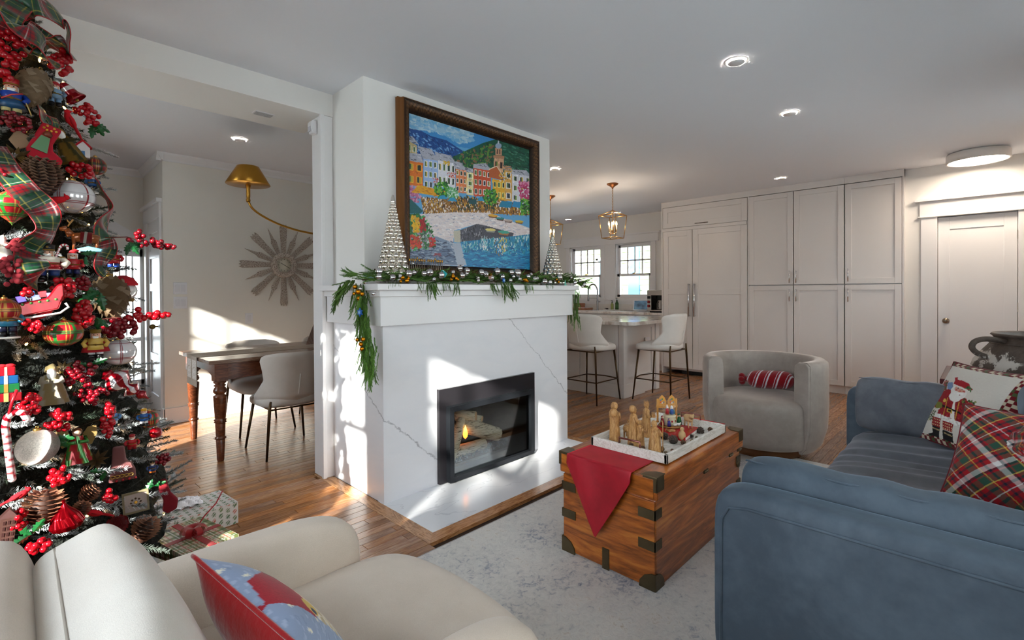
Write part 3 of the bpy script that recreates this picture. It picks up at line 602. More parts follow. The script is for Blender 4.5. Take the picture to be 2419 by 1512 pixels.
P_([(690, 790), (860, 832), (848, 868), (640, 836)], (226, 160, 28), .08); cv.dabs([(690, 790), (860, 832), (848, 868), (640, 836)], 30, [(236, 180, 40), (200, 128, 24)], 6, 16, .3, .3)
mk = [(700, 870), (1200, 880), (1400, 930), (1400, 985), (1150, 975), (720, 985)]
P_(mk, (150, 104, 44), .1)
cv.dabs(mk, 900, [(214, 150, 30), (120, 74, 28), (50, 40, 34), (235, 225, 215), (226, 176, 60), (150, 96, 40), (245, 240, 235), (84, 60, 40)], 3, 11, .35, 1.5)
cv.dabs([(900, 860), (1200, 870), (1200, 950), (930, 950)], 200, [(32, 36, 30), (60, 74, 40), (28, 60, 60), (190, 140, 30)], 4, 12, .4, 1.5)
for (x, y, rx, ry, cs) in ((838, 822, 52, 46, 0), (908, 845, 36, 36, 1), (1150, 868, 50, 50, 0), (1375, 930, 40, 50, 0)):
    cv.dabs([(x-rx, y-ry*.3), (x-rx*.5, y-ry), (x+rx*.6, y-ry), (x+rx, y+ry*.2), (x+rx*.5, y+ry), (x-rx*.6, y+ry)], 130, [[(60, 150, 40), (30, 110, 40), (18, 70, 34), (110, 180, 60)], [(110, 180, 120), (60, 150, 70), (200, 225, 210)]][cs], 5, 11, .7)
for x, y, s_ in ((842, 868, 34), (904, 882, 34), (1088, 880, 24)): P_([(x-s_, y+12), (x-s_*.4, y-10), (x+s_*.3, y-12), (x+s_, y+14)], (40, 150, 196), .06)
P_([(1222, 892), (1292, 900), (1282, 938), (1200, 930)], (24, 130, 170), .08); P_([(1300, 894), (1346, 900), (1340, 938), (1286, 930)], (36, 140, 196), .08); P_([(1010, 885), (1060, 880), (1060, 915), (1010, 912)], (24, 80, 84), .08)
P_([(600, 868), (640, 882), (716, 958), (700, 972), (600, 975)], (14, 96, 100), .08)
P_([(600, 985), (740, 975), (900, 966), (1140, 968), (1420, 1075), (1420, 1150), (1280, 1120), (1110, 1050), (1060, 1042), (915, 1082), (910, 1160), (940, 1200), (980, 1310), (600, 1300)], (228, 216, 216), .05)
cv.dabs([(720, 985), (1140, 972), (1400, 1075), (1400, 1140), (1110, 1050), (1060, 1042), (915, 1082), (910, 1160), (720, 1160)], 330, [(238, 228, 228), (206, 198, 206), (222, 206, 204), (246, 240, 238), (190, 190, 204)], 6, 16, .3, .12)
for i in range(60):
    x, y = R_.uniform(740, 1330), R_.uniform(985, 1130)
    if y > 1040 and x > 920 and x < 1120: continue
    cv.line(x, y, x+R_.uniform(6, 20), y+R_.uniform(-4, 6), 1.6, (120, 118, 130))
P_([(600, 1130), (800, 1120), (880, 1150), (905, 1200), (905, 1250), (600, 1250)], (128, 146, 172), .06)
P_([(600, 1215), (915, 1200), (940, 1200), (995, 1305), (600, 1300)], (104, 122, 150), .08)
cv.dabs([(600, 1140), (900, 1150), (960, 1300), (600, 1300)], 300, [(92, 110, 140), (140, 158, 182), (72, 88, 118), (168, 180, 198), (60, 70, 96)], 7, 18, .25, .1)
P_([(912, 1085), (958, 1078), (962, 1160), (916, 1158)], (196, 190, 172), .06); P_([(905, 1165), (955, 1162), (995, 1305), (935, 1300)], (176, 184, 198), .05)
P_([(955, 1080), (1062, 1040), (1115, 1050), (1300, 1100), (1280, 1160), (958, 1165)], (70, 72, 84), .15); cv.dabs([(958, 1085), (1062, 1045), (1115, 1055), (1110, 1160), (960, 1160)], 120, [(40, 42, 52), (150, 150, 160), (90, 90, 104), (24, 26, 34)], 4, 12, .3, 1.5)
P_([(958, 1155), (1110, 1140), (1420, 1105), (1420, 1345), (1000, 1315)], (22, 132, 182), .06)
cv.dabs([(958, 1160), (1110, 1145), (1420, 1110), (1420, 1240), (975, 1220)], 420, [(60, 160, 180), (120, 200, 205), (24, 110, 140), (40, 140, 150), (190, 225, 225), (16, 84, 120)], 6, 17, .22, 1.55)
cv.dabs([(975, 1210), (1420, 1190), (1420, 1340), (1000, 1310)], 300, [(20, 136, 190), (12, 112, 172), (60, 176, 210), (10, 96, 150)], 9, 24, .2, .02)
cv.dabs([(1170, 1130), (1260, 1130), (1250, 1240), (1190, 1240)], 80, [(235, 240, 235), (200, 190, 90), (140, 120, 60)], 5, 12, .25, 1.55); cv.dabs([(1090, 1120), (1130, 1120), (1130, 1200), (1095, 1200)], 34, [(235, 240, 240), (170, 200, 210)], 5, 12, .25, 1.55)
def boat(x, y, s_, c, c2): P_([(x-s_, y-s_*.25), (x+s_, y-s_*.1), (x+s_*.7, y+s_*.45), (x-s_*.7, y+s_*.3)], c2, .05); cv.ell(x, y-s_*.12, s_, s_*.26, c, .05, rot=.08)
for a in ((1165, 990, 32, (226, 170, 60), (120, 70, 40)), (1212, 1008, 28, (40, 130, 130), (90, 60, 50)), (1265, 1022, 28, (190, 170, 160), (110, 80, 70)), (1335, 1028, 28, (210, 180, 50), (130, 90, 30)), (1235, 1098, 38, (60, 160, 140), (170, 110, 60)), (1150, 1082, 34, (225, 210, 130), (150, 150, 140))): boat(*a)
P_([(600, 980), (690, 972), (745, 1060), (770, 1190), (600, 1200)], (40, 110, 50), .1)
cv.dabs([(600, 980), (700, 970), (770, 1060), (800, 1200), (600, 1220)], 230, [(26, 100, 40), (60, 160, 80), (18, 70, 34), (120, 190, 120), (170, 150, 170)], 5, 13, .6)
cv.dabs([(640, 985), (690, 1000), (700, 1090), (650, 1100)], 90, [(240, 190, 20), (226, 160, 16)], 5, 12, .5, 1.4)
cv.dabs([(695, 1010), (725, 1005), (735, 1080), (700, 1095)], 60, [(190, 24, 24), (150, 16, 22)], 5, 12, .5, 1.4); cv.dabs([(620, 1115), (700, 1120), (720, 1190), (640, 1200)], 100, [(214, 60, 30), (190, 30, 24), (226, 90, 50)], 5, 12, .6); cv.dabs([(750, 1130), (795, 1130), (790, 1185), (760, 1190)], 50, [(190, 24, 24), (214, 50, 36)], 4, 9, .6)
cv.dabs([(690, 1090), (745, 1090), (760, 1190), (700, 1190)], 60, [(200, 210, 205), (120, 130, 130), (60, 90, 70)], 4, 10, .5)
for i in range(26): cv.line(770+R_.uniform(0, 60), 1225+R_.uniform(0, 22), 775+R_.uniform(0, 66), 1228+R_.uniform(0, 22), 2, (150, 60, 70))
U, V_ = np.meshgrid(np.linspace(0, 1, 380), np.linspace(0, 1, 320)); Pp = np.stack([1.832+U*1.201, 2.738-NR.random(U.shape)*.0012, 1.440+V_*1.010], -1)
O('canvas', gridmesh('canvas', Pp, cv.at(U*.999, V_*.999)), M('oil_paint', vcol=True, rough=.38, bump=(160, .25, .002)), PA, W=True)
O('backing', B().box(1.80, 3.06, 2.742, 2.76, 1.41, 2.48), M('canvas_back', (120, 100, 70), .9), PA, W=True)
# ================================================================ mantel decorations
SILV = M('mercury_silver', (226, 220, 210), .14, 1.0); SILB = M('silver_bell', (214, 212, 214), .13, 1.0); GOLDB = M('gold_bell', (214, 142, 28), .18, 1.0)
def mtree(x, y, h, r, rows, lab):
    t = T('silver_tree', lab, 'decoration', (x, y, 1.302)); b = B(); b.lathe([(r*.62, 0), (r*.9, .006), (r*.86, h*.06), (r*.10, h*.93), (.0001, h)], 24)
    z = h*.055; k = 0
    while z < h*.90:
        f = z/h; rad = r*(1-f)*.93; s_ = .010+.020*(1-f)**1.3; n = max(6, int(2*PI*rad/(s_*1.65)))
        for j in range(n):
            a = 2*PI*(j+.5*(k % 2))/n; b.sph((rad*math.cos(a), rad*math.sin(a), z), s_*.84, 9, 6, (1, 1, 1.18))
        z += s_*1.35; k += 1
    O('ribbed_body', b, SILV, t, fix=False); O('finial', B().lathe([(.016, h*.86), (.013, h*.94), (.007, h*.99), (.0001, h)], 14), SILV, t); return t
mtree(1.622, 2.60, .55, .098, 15, 'tall silver mercury-glass tree at the left end of the mantel')
mtree(3.155, 2.60, .435, .098, 12, 'shorter silver mercury-glass tree at the right end of the mantel')
BRN = M('pewter', (150, 138, 122), .35, 1.0); GT = M('gold_tip', (222, 164, 60), .25, 1.0)
def menorah(x, lab):
    t = T('menorah', lab, 'candelabrum', (x, 2.635, 1.302)); s_ = .058
    O('base', B().box(-.03, .03, -.014, .014, 0, .006), BRN, t); O('stem', B().tube([(0, 0, .005), (0, 0, .162)], .0022, 8), BRN, t)
    for k in range(1, 5):
        q = s_*k/4
        for sg in (-1, 1): O('branch', B().tube([(0, 0, .118-.052*k/4-.02), (sg*q*.8, 0, .118-.052*k/4), (sg*q, 0, .130-.03*k/4), (sg*q, 0, .150)], .0019, 6), BRN, t); O('cup', B().lathe([(.0035, .150), (.0045, .156), (.0045, .168), (.0001, .168)], 8, (sg*q, 0, 0)), GT, t)
    O('cup', B().lathe([(.0035, .160), (.0045, .166), (.0045, .178), (.0001, .178)], 8), GT, t)
menorah(1.822, 'left of two small pewter nine-branched menorahs with gold cups'); menorah(1.965, 'right of two small pewter nine-branched menorahs with gold cups')
def sprig(L, n, nl, spread, rng, droop=0.0, w=.0016):
    """one needle spray along +X: arrays V,F and t (0 at the stem, 1 at the needle tip)"""
    V, F, tt = [], [], []
    for i in range(n):
        s_ = (i+.5)/n*L; a = rng.uniform(0, 2*PI); l = nl*(1-.45*(s_/L)**2)*rng.uniform(.8, 1.15); c = spread+rng.uniform(-.12, .12)
        base = np.array([s_, 0, -droop*(s_/L)**2*L]); d = np.array([math.cos(c), math.sin(c)*math.cos(a), math.sin(c)*math.sin(a)])
        u = np.cross(d, [0, 0, 1.0]); u /= max(1e-6, np.linalg.norm(u)); o = np.cross(d, u); k = len(V)
        for q in range(3): V.append(base+(u*math.cos(q*2.094)+o*math.sin(q*2.094))*w); tt.append(0.15)
        V.append(base+d*l); tt.append(1.0)
        F += [(k, k+1, k+3), (k+1, k+2, k+3), (k+2, k, k+3)]
    k = len(V); m = 4
    for i in range(m+1):
        s_ = L*i/m
        for q in range(3): V.append([s_, math.cos(q*2.094)*w*1.6*(1-.7*i/m), math.sin(q*2.094)*w*1.6*(1-.7*i/m)-droop*(i/m)**2*L]); tt.append(0)
    for i in range(m):
        for q in range(3): a, b_ = k+i*3+q, k+i*3+(q+1) % 3; F += [(a, b_, b_+3), (a, b_+3, a+3)]
    return np.array(V), np.array(F), np.array(tt)
def frame_of(d, roll=0.0):
    d = np.array(d, float); d /= np.linalg.norm(d); up = np.array([0, 0, 1.0]) if abs(d[2]) < .97 else np.array([1.0, 0, 0])
    y = np.cross(up, d); y /= np.linalg.norm(y); z = np.cross(d, y); c, s_ = math.cos(roll), math.sin(roll)
    return np.stack([d, y*c+z*s_, -y*s_+z*c], 1)
def many(kinds, items):
    """items: (kind, origin, direction, roll, scale, colour_base, colour_tip)"""
    VV, FF, CC, n = [], [], [], 0
    for k, o, d, r, s_, c0, c1 in items:
        V, F, tt = kinds[k]; A = frame_of(d, r); VV.append(V*s_ @ A.T+np.array(o)); FF.append(F+n); n += len(V)
        CC.append(np.array(c0)[None]*(1-tt[:, None])+np.array(c1)[None]*tt[:, None])
    return np.concatenate(VV), np.concatenate(FF), np.concatenate(CC)
rg = random.Random(5)
GK = [sprig(.15, 110, .024, .5, rg, .15, .0017) for _ in range(3)]+[sprig(.12, 90, .016, .4, rg, .1, .0016) for _ in range(2)]
GA = T('mantel_garland', 'long green cedar and pine garland draped along the mantel shelf', 'garland', (2.39, 2.5, 1.302))
def gcol(): k = rg.uniform(.7, 1.3); return tuple(L3((40, 74, 26))*k), tuple(L3((104, 148, 52))*k)
its = []
for i in range(420):
    x = rg.uniform(1.40, 3.30); y = rg.uniform(2.455, 2.57); a = rg.choice([0, PI])+rg.uniform(-.8, .8)
    its.append((rg.randrange(5), (x, y, 1.318+rg.uniform(0, .05)), (math.cos(a), math.sin(a)*.5-.1, rg.uniform(-.08, .42)), rg.uniform(0, 6), rg.uniform(.65, .95), *gcol()))
O('greenery', trimesh('greenery', *many(GK, its)), M('cedar', vcol=True, rough=.55, sheen=.1), GA, W=True, kind='stuff')
O('stem', B().tube([(1.36, 2.5, 1.325), (1.8, 2.53, 1.33), (2.4, 2.5, 1.33), (3.0, 2.53, 1.33), (3.36, 2.5, 1.335)], .005, 6), M('twig', (70, 50, 32), .8), GA, W=True)
its = []
for (px, py, z_, n, spr) in ((1020, 668, .09, 16, .05), (1055, 672, .05, 8, .03), (1080, 670, .07, 7, .03), (1170, 668, .07, 10, .05), (1200, 668, .105, 20, .07), (1250, 672, .06, 12, .06), (1300, 670, .04, 10, .05), (935, 668, .03, 8, .04), (995, 668, .05, 6, .03)):
    p = aty(px, py, 2.418)
    for i in range(n): its.append((rg.randrange(5), (p.x+rg.uniform(-spr, spr), 2.43, 1.312), (rg.uniform(-.4, .4), -.35+rg.uniform(-.1, .1), -rg.uniform(.7, 1.3)), rg.uniform(0, 6), z_/.13*rg.uniform(.75, 1.15), *gcol()))
O('front_fronds', trimesh('front_fronds', *many(GK, its)), MATS['cedar'], GA, W=True, kind='stuff')
its = []   # the tail hanging down the left side and the spray beside it
for i in range(270):
    f = rg.random(); z = 1.31-.50*f; yy = 2.60-.12*f+rg.gauss(0, .022*(1+.3*math.sin(f*9)))
    its.append((rg.randrange(5), (1.395+rg.gauss(0, .016), yy, z), (rg.uniform(-.35, .2), rg.uniform(-.25, .22), -1), rg.uniform(0, 6), rg.uniform(.55, .9), *[tuple(np.array(c)*(1+.5*f)) for c in gcol()]))  # fronds brighten downwards, sunlight on the tail put into their colour
O('left_tail', trimesh('left_tail', *many(GK, its)), MATS['cedar'], GA, W=True, kind='stuff')
its = []
for i in range(46):
    f = rg.random(); o = (1.37+rg.gauss(0, .01), 2.62+.22*f, 1.335-.10*f*f-.01); its.append((rg.randrange(5), o, (rg.uniform(-.3, .1), .65, -.2-1.1*f-rg.uniform(0, .5)), rg.uniform(0, 6), rg.uniform(.6, 1.0), *gcol()))
for i in range(16):
    f = rg.random(); its.append((rg.randrange(5), (1.42, 2.66+.1*f, 1.36), (-.1, .9, rg.uniform(-.2, .35)), rg.uniform(0, 6), rg.uniform(.6, .9), *gcol()))
for i in range(60):
    f = rg.random(); its.append((rg.randrange(5), (3.30+rg.gauss(0, .015), 2.46+rg.uniform(-.02, .08), 1.32-.30*f), (rg.uniform(-.1, .3), rg.uniform(-.2, .2), -1), rg.uniform(0, 6), rg.uniform(.4, .8), *gcol()))
for i in range(20):
    its.append((rg.randrange(5), (3.28+rg.uniform(0, .04), 2.47, 1.33), (1, rg.uniform(-.6, .1), rg.uniform(-.5, .15)), rg.uniform(0, 6), rg.uniform(.7, 1.2), *gcol()))
O('end_fronds', trimesh('end_fronds', *many(GK, its)), MATS['cedar'], GA, W=True, kind='stuff')
BELLS = {}
def bell(m, kind):
    if kind not in BELLS:
        me = B().sph((0, 0, 0), 1, 16, 11).mesh('bell_'+kind); me.materials.append(m); me2 = B().box(-.75, .75, -.07, .07, -1.01, -.9).tube([(0, 0, .95), (0, 0, 1.15)], .22, 8).mesh('slot_'+kind); me2.materials.append(M('bell_slot', (60, 50, 40), .5, .8)); BELLS[kind] = (me, me2)
    return BELLS[kind]
def put_bell(p, r, kind, lab, group):
    m = {'silver': SILB, 'gold': GOLDB}[kind]; a, c = bell(m, kind)
    o = bpy.data.objects.new(kind+'_bell', a); COL.objects.link(o); o.location = p; o.scale = (r,)*3; o.rotation_euler = (rg.uniform(-1, 1), rg.uniform(-1, 1), rg.uniform(0, 6))
    tag(o, lab, 'bell', group); q = bpy.data.objects.new('slot_and_cap', c); COL.objects.link(q); q.parent = o; return o
def cc(x, y): return 750+x/3.437, 560+y/3.437
SLV = [(497, 325, 20), (610, 330, 20), (740, 300, 25), (785, 290, 16), (865, 300, 18), (910, 290, 25), (945, 345, 15), (1005, 312, 22), (1155, 258, 20), (1215, 275, 20), (1100, 288, 15), (1175, 315, 20), (1210, 300, 14), (1300, 335, 14), (1330, 290, 20), (1365, 305, 20), (1410, 335, 20), (1458, 282, 22), (1500, 325, 18), (1573, 290, 18), (1622, 295, 27), (1565, 355, 14), (1590, 325, 13), (1710, 325, 16), (1735, 305, 10), (1760, 345, 18), (1783, 338, 12), (1840, 365, 22), (1885, 370, 18), (1965, 330, 20), (1640, 345, 15), (1305, 355, 12), (670, 320, 14)]
def blab(x):
    return 'silver jingle bell below the left silver tree' if x < 700 else 'silver jingle bell before the two menorahs' if x < 1050 else 'silver jingle bell under the middle of the painting' if x < 1480 else 'silver jingle bell under the right half of the painting' if x < 1800 else 'silver jingle bell around the right silver tree'
SLV.sort(key=lambda q: (blab(q[0]), q[0])); kk = {}
for x, y, r in SLV:
    p = aty(*cc(x, y-3), 2.455); d = .716*p.x+.698*p.y; l = blab(x); kk[l] = kk.get(l, -1)+1; put_bell(p, r/3.437*d/FPX*1.3, 'silver', ORD[kk[l]]+' '+l+', from left', l.replace('jingle bell', 'bells'))
p = aty(*cc(772, 215), 2.60); tag(put_bell(p, .0125, 'silver', 'x', 'x'), 'small silver bell hanging against the left menorah', 'bell', 'bells of the mantel')
p = aty(*cc(497, 280), 2.50); tag(put_bell(p, .0235, 'silver', 'x', 'x'), 'dark mirrored silver bell at the foot of the left silver tree', 'bell', 'bells of the mantel')
for (x, y, r, X, l) in ((385, 365, 22, 1.40, 'silver bell at the left mantel corner above the gold bell cluster'), (350, 420, 18, 1.375, 'silver bell amid the upper gold bell cluster on the garland tail'), (455, 460, 17, 1.40, 'silver bell dangling just below the left shelf corner')):
    p = atx(*cc(x, y), X); d = .716*p.x+.698*p.y; tag(put_bell(p, r/3.437*d/FPX*.9, 'silver', 'x', 'x'), l, 'bell', 'bells of the mantel')
for k_, (x, y, r) in enumerate(((2060, 330, 12), (2090, 370, 20), (2130, 355, 18), (2150, 400, 14), (2165, 385, 20))):
    p = aty(*cc(x, y), 2.44); d = .716*p.x+.698*p.y; put_bell(p, r/3.437*d/FPX*.9, 'silver', ORD[k_]+' silver bell from left, past the right mantel end', 'silver bells past the right mantel end')
for l, g_, lst, ax in (('gold bell from top in the upper cluster on the left tail', 'upper gold bell cluster', ((305, 405, 20), (330, 445, 22), (362, 462, 18), (300, 460, 16), (335, 498, 20)), 1.365),
                   ('gold bell from top in the lower cluster on the left tail', 'lower gold bell cluster', ((325, 835, 19), (370, 830, 19), (352, 870, 20), (360, 908, 19)), 1.355)):
    for k_, (x, y, r) in enumerate(lst): p = atx(*cc(x, y), ax); d = .716*p.x+.698*p.y; put_bell(p, r/3.437*d/FPX*.95, 'gold', ORD[k_]+' '+l, g_)
for l, g_, lst in (('gold bell in the cluster beside the left silver tree', 'gold bells beside the left silver tree', ((690, 330, 20), (725, 355, 20), (675, 360, 14), (740, 335, 12))), ('gold bell in the cluster under the painting', 'gold bells under the painting', ((1100, 318, 18), (1085, 345, 15), (1125, 335, 15), (1140, 345, 12))),
                   ('gold bell in the cluster before the right end of the painting', 'gold bells before the right end of the painting', ((1690, 350, 18), (1675, 345, 12), (1705, 358, 12))), ('gold bell in the garland under the right silver tree', 'gold bells under the right silver tree', ((1940, 345, 12), (1957, 365, 12)))):
    for k_, (x, y, r) in enumerate(sorted(lst)): p = aty(*cc(x, y), 2.452); d = .716*p.x+.698*p.y; put_bell(p, r/3.437*d/FPX*.95, 'gold', ORD[k_]+' from left '+l, g_)
def star(p, r, m, lab, rot=(PI/2, 0, 0), n=6):
    b = B(); pts = [(r*(1 if k % 2 == 0 else .5)*math.cos(PI*k/n+PI/2), r*(1 if k % 2 == 0 else .5)*math.sin(PI*k/n+PI/2)) for k in range(2*n)]
    t = T('star_ornament', lab, 'ornament', p, rot); O('star', b.prism(pts, -.004, .004), m, t, bev=.0015); O('boss', B().prism([(a*.45, c*.45) for a, c in pts], .004, .007), M('pale_blue', (150, 200, 235), .35), t)
BST = M('blue_glitter', (36, 100, 190), .3, .3)
star(atx(*cc(345, 612), 1.36), .026, BST, 'bright blue six-pointed star on the left garland tail', (PI/2, 0, -PI/2+.2))
star(aty(*cc(1512, 352), 2.44), .020, BST, 'blue six-pointed star in the garland under the painting')
star(atx(*cc(418, 322), 1.43), .034, M('ice_blue', (150, 190, 215), .3), 'pale blue star lying flat on the left mantel corner', (.35, 0, .5))
t = T('cube_ornament', 'turquoise gift-box ornament in the garland behind the right menorah', 'ornament', aty(*cc(1022, 298), 2.46), (.4, .5, .3)); O('box', B().cbox((0, 0, 0), .032, .032, .032), M('turquoise', (60, 190, 200), .3), t, bev=.003); O('ribbon', B().cbox((0, 0, 0), .034, .006, .034), M('white_satin', (230, 235, 235), .4), t)
t = T('tree_ornament', 'small mint-green tree ornament in the garland near the right mantel end', 'ornament', aty(*cc(2012, 372), 2.44)); O('tree', B().lathe([(.012, -.022), (.013, -.016), (.004, -.004), (.009, -.002), (.003, .012), (.006, .012), (.0001, .026)], 10), M('mint', (130, 215, 190), .3), t); O('base', B().lathe([(.005, -.028), (.005, -.022)], 8), GT, t)
t = T('house_ornament', 'tiny rose-pink house ornament in the garland under the painting', 'ornament', aty(*cc(1405, 322), 2.45), (0, 0, .4)); O('house', B().prism([(-.012, -.016), (.012, -.016), (.012, .006), (0, .018), (-.012, .006)], -.01, .01, 'y'), M('rose', (196, 150, 140), .35), t); O('roof', B().prism([(-.015, .004), (0, .021), (.015, .004), (.012, .004), (0, .017), (-.012, .004)], -.012, .012, 'y'), GT, t)
# ================================================================ tall cabinets
CX = 6.93
def shaker(b, X, y0, y1, z0, z1, fr=.062, mid=None):
    b.box(X, X+.026, y0, y0+fr, z0, z1).box(X, X+.026, y1-fr, y1, z0, z1).box(X, X+.026, y0+fr, y1-fr, z0, z0+fr).box(X, X+.026, y0+fr, y1-fr, z1-fr, z1)
    if mid: b.box(X, X+.02, y0+fr, y1-fr, mid-fr/2, mid+fr/2)
    return b.box(X+.012, X+.02, y0+fr, y1-fr, z0+fr, z1-fr)
def cdoor(par, y0, y1, z0, z1, hy=None, hz=None, hl=.155, mid=None, X=CX, fr=.062, hr=.006):
    d = O('door', shaker(B(), X, y0, y1, z0, z1, fr, mid), CABM, par, W=True, fix=False, bev=.0015)
    if hy is not None:
        O('handle', B().tube([(X-.03, hy, hz-hl/2), (X-.03, hy, hz+hl/2)], hr, 10).tube([(X, hy, hz-hl/2+.012), (X-.03, hy, hz-hl/2+.012)], hr*.9, 8).tube([(X, hy, hz+hl/2-.012), (X-.03, hy, hz+hl/2-.012)], hr*.9, 8), CHROME, d, W=False)
    return d
fr_ = T('refrigerator_cabinet', 'panelled double-door built-in refrigerator with long chrome handles', 'refrigerator', (7.25, 2.93, 0))
O('body', B().box(CX+.06, XK, 2.297, 3.545, .10, 2.52), CABM, fr_, W=True); O('side_panel', B().box(CX, XK, 3.53, 3.55, 0.0, 2.6), CABM, fr_, W=True); O('plinth', B().box(CX+.07, XK, 2.3, 3.53, 0.06, .10), CABM, fr_, W=True)
O('toe_grille', B().box(CX+.08, XK-.1, 2.3, 3.27, 0.004, .06), M('grille_black', (18, 18, 18), .5), fr_, W=True)
O('rail', B().box(CX, CX+.022, 2.31, 3.53, 2.155, 2.20).box(CX-.004, XK, 2.297, 3.55, 2.52, 2.6), CABM, fr_, W=True)
cdoor(fr_, 3.072, 3.525, .10, 2.152, 3.115, 1.118, .48, 1.24, fr=.08, hr=.011); cdoor(fr_, 2.305, 3.062, .10, 2.152, 3.03, 1.118, .48, 1.24, fr=.08, hr=.011)
d = cdoor(fr_, 2.305, 3.525, 2.205, 2.515, fr=.075); O('handle', B().tube([(CX-.02, 2.83, 2.235), (CX-.02, 3.02, 2.235)], .005, 8), BRONZE, d)
pc = T('pantry_cabinet', 'tall white pantry cabinet with two columns of shaker doors', 'cabinet', (7.25, 1.74, 0))
O('body', B().box(CX+.06, XK, 1.202, 2.294, .095, 2.52), CABM, pc, W=True); O('rail', B().box(CX, CX+.02, 2.284, 2.297, .1, 2.52).box(CX-.004, XK, 1.202, 2.297, 2.52, 2.6), CABM, pc, W=True); O('plinth', B().box(CX+.03, XK, 1.202, 2.297, 0, .095), CABM, pc, W=True)
for y0, y1, hy in ((1.752, 2.282, 1.787), (1.207, 1.742, 1.712)):
    cdoor(pc, y0, y1, 1.327, 2.512, hy, 1.425); cdoor(pc, y0, y1, .10, 1.315, hy, 1.19)
pd = T('pantry_cabinet', 'single-column white pantry cabinet next to the panelled door', 'cabinet', (7.25, .92, 0))
O('body', B().box(CX+.06, XK, .66, 1.198, .095, 2.52), CABM, pd, W=True); O('rail', B().box(CX, XK, .642, .66, 0, 2.6).box(CX-.004, XK, .642, 1.2, 2.52, 2.6), CABM, pd, W=True); O('plinth', B().box(CX+.03, XK, .66, 1.2, 0, .095), CABM, pd, W=True)
cdoor(pd, .664, 1.195, 1.327, 2.512, 1.162, 1.43); cdoor(pd, .664, 1.195, .10, 1.315, 1.162, 1.19)
# ================================================================ kitchen run under the windows
t4 = NT('marble_counter'); q = t4.noise(t4.co((1, 3, 1)), 3.2, 6, .65, 1.2); t4.set(Base_Color=t4.ramp(q, [(.35, s2l((176, 160, 150))), (.47, s2l((222, 214, 208))), (.62, s2l((238, 234, 230)))]), Roughness=.12); MARB = t4.m
kb = T('base_cabinets', 'white base cabinets with drawers under the kitchen windows', 'cabinet', (7.3, 4.9, 0))
O('body', B().box(7.02, XK-.01, 3.555, 6.55, .1, .875), CABM, kb, W=True); O('plinth', B().box(7.08, XK, 3.555, 6.55, 0, .1), CABM, kb, W=True)
O('filler', B().box(6.985, 7.02, 3.552, 3.60, .1, .875), CABM, kb, W=True)
yy = 3.61
for wd_, n in ((.46, 3), (.60, 1), (.75, 1), (.5, 3), (.5, 1)):
    if n == 3:
        for z0, z1 in ((.70, .86), (.42, .69), (.115, .41)):
            d = O('drawer', shaker(B(), 7.0, yy, yy+wd_-.008, z0, z1, .045), CABM, kb, W=True, fix=False); O('handle', B().tube([(6.975, yy+wd_/2-.05, z1-.07), (6.975, yy+wd_/2+.05, z1-.07)], .005, 6), BRONZE, d)
    else: O('drawer', B().box(7.0, 7.02, yy, yy+wd_-.008, .76, .86), CABM, kb, W=True); O('door', shaker(B(), 7.0, yy, yy+wd_-.008, .115, .75), CABM, kb, W=True, fix=False)
    yy += wd_
tag(O('countertop', B().box(6.975, XK, 3.555, 6.55, .876, .915), MARB, bev=.004), 'long pale veined countertop below the kitchen windows', 'countertop')
TILE = M('white_tile', (236, 232, 228), .15)
bs = T('backsplash', 'white glossy tile backsplash around the kitchen windows', 'backsplash', (XK-.006, 3.6, .915))
TB = B(); k_ = 0
for z in np.arange(.918, 2.55, .075):
    yy = 3.56-(.075 if k_ % 2 else 0); k_ += 1
    while yy < (3.97 if z > 1.07 else 6.5):
        y0, y1 = max(yy, 3.56), min(yy+.148, 3.86 if z > 1.07 else 6.5)
        if y1 > y0+.01: TB.box(XK-.010, XK-.0005, y0, y1, z, z+.072)
        yy += .15
O('tiles', TB, TILE, bs, W=True, kind='stuff', fix=False)
NICK = M('brushed_nickel', (150, 150, 152), .28, 1.0)
t = T('kitchen_faucet', 'tall brushed-steel spring-neck kitchen faucet before the left window', 'faucet', (7.36, 5.02, .915))
O('base', B().lathe([(.028, 0), (.028, .008), (.018, .012), (.018, .16), (.02, .17)], 16), NICK, t)
O('neck', B().tube(crv([(0, 0, .15), (0, 0, .33), (0, .012, .40), (0, .05, .455), (0, .10, .47), (0, .155, .45), (0, .19, .40), (0, .20, .34), (0, .20, .30)], 4), .014, 12), NICK, t)
O('spray_head', B().lathe([(.012, .16), (.017, .165), (.02, .2), (.014, .26), (.012, .31)], 12, (0, .20, 0)), NICK, t); O('holder_arm', B().tube([(0, 0, .215), (0, .2, .215)], .004, 6), NICK, t); O('lever', B().tube([(0, 0, .15), (-.02, -.07, .155)], .009, 8), NICK, t)
def soap(x, y, h, r, col, lab, liquid):
    t = T('soap_bottle', lab, 'bottle', (x, y, .930)); O('bottle', B().lathe([(r*.9, 0), (r, .004), (r, h*.55), (r*.5, h*.72), (r*.4, h*.76)], 16), col, t)
    O('pump', B().lathe([(r*.5, h*.76), (r*.5, h*.84), (.005, h*.85), (.005, h*.95)], 10).box(-.035, .008, -.006, .006, h*.95, h), M('pump_black', (20, 20, 20), .35), t)
    if liquid: O('label', B().lathe([(r*1.01, h*.12), (r*1.01, h*.45)], 16), M('label_green', (60, 100, 50), .5), t, fix=False)
t = T('soap_tray', 'small white tray holding the soap bottles by the sink', 'tray', (7.45, 4.74, .916)); O('tray', B().box(-.06, .06, -.17, .19, 0, .014), M('white_ceramic', (238, 236, 232), .2), t, bev=.003)
soap(7.45, 4.67, .20, .032, M('green_soap', (62, 96, 54), .15, trans=.2), 'dark green pump soap bottle on the white tray', True); soap(7.47, 4.78, .16, .026, M('olive_soap', (140, 150, 84), .2), 'shorter olive soap bottle with a black pump on the white tray', False)
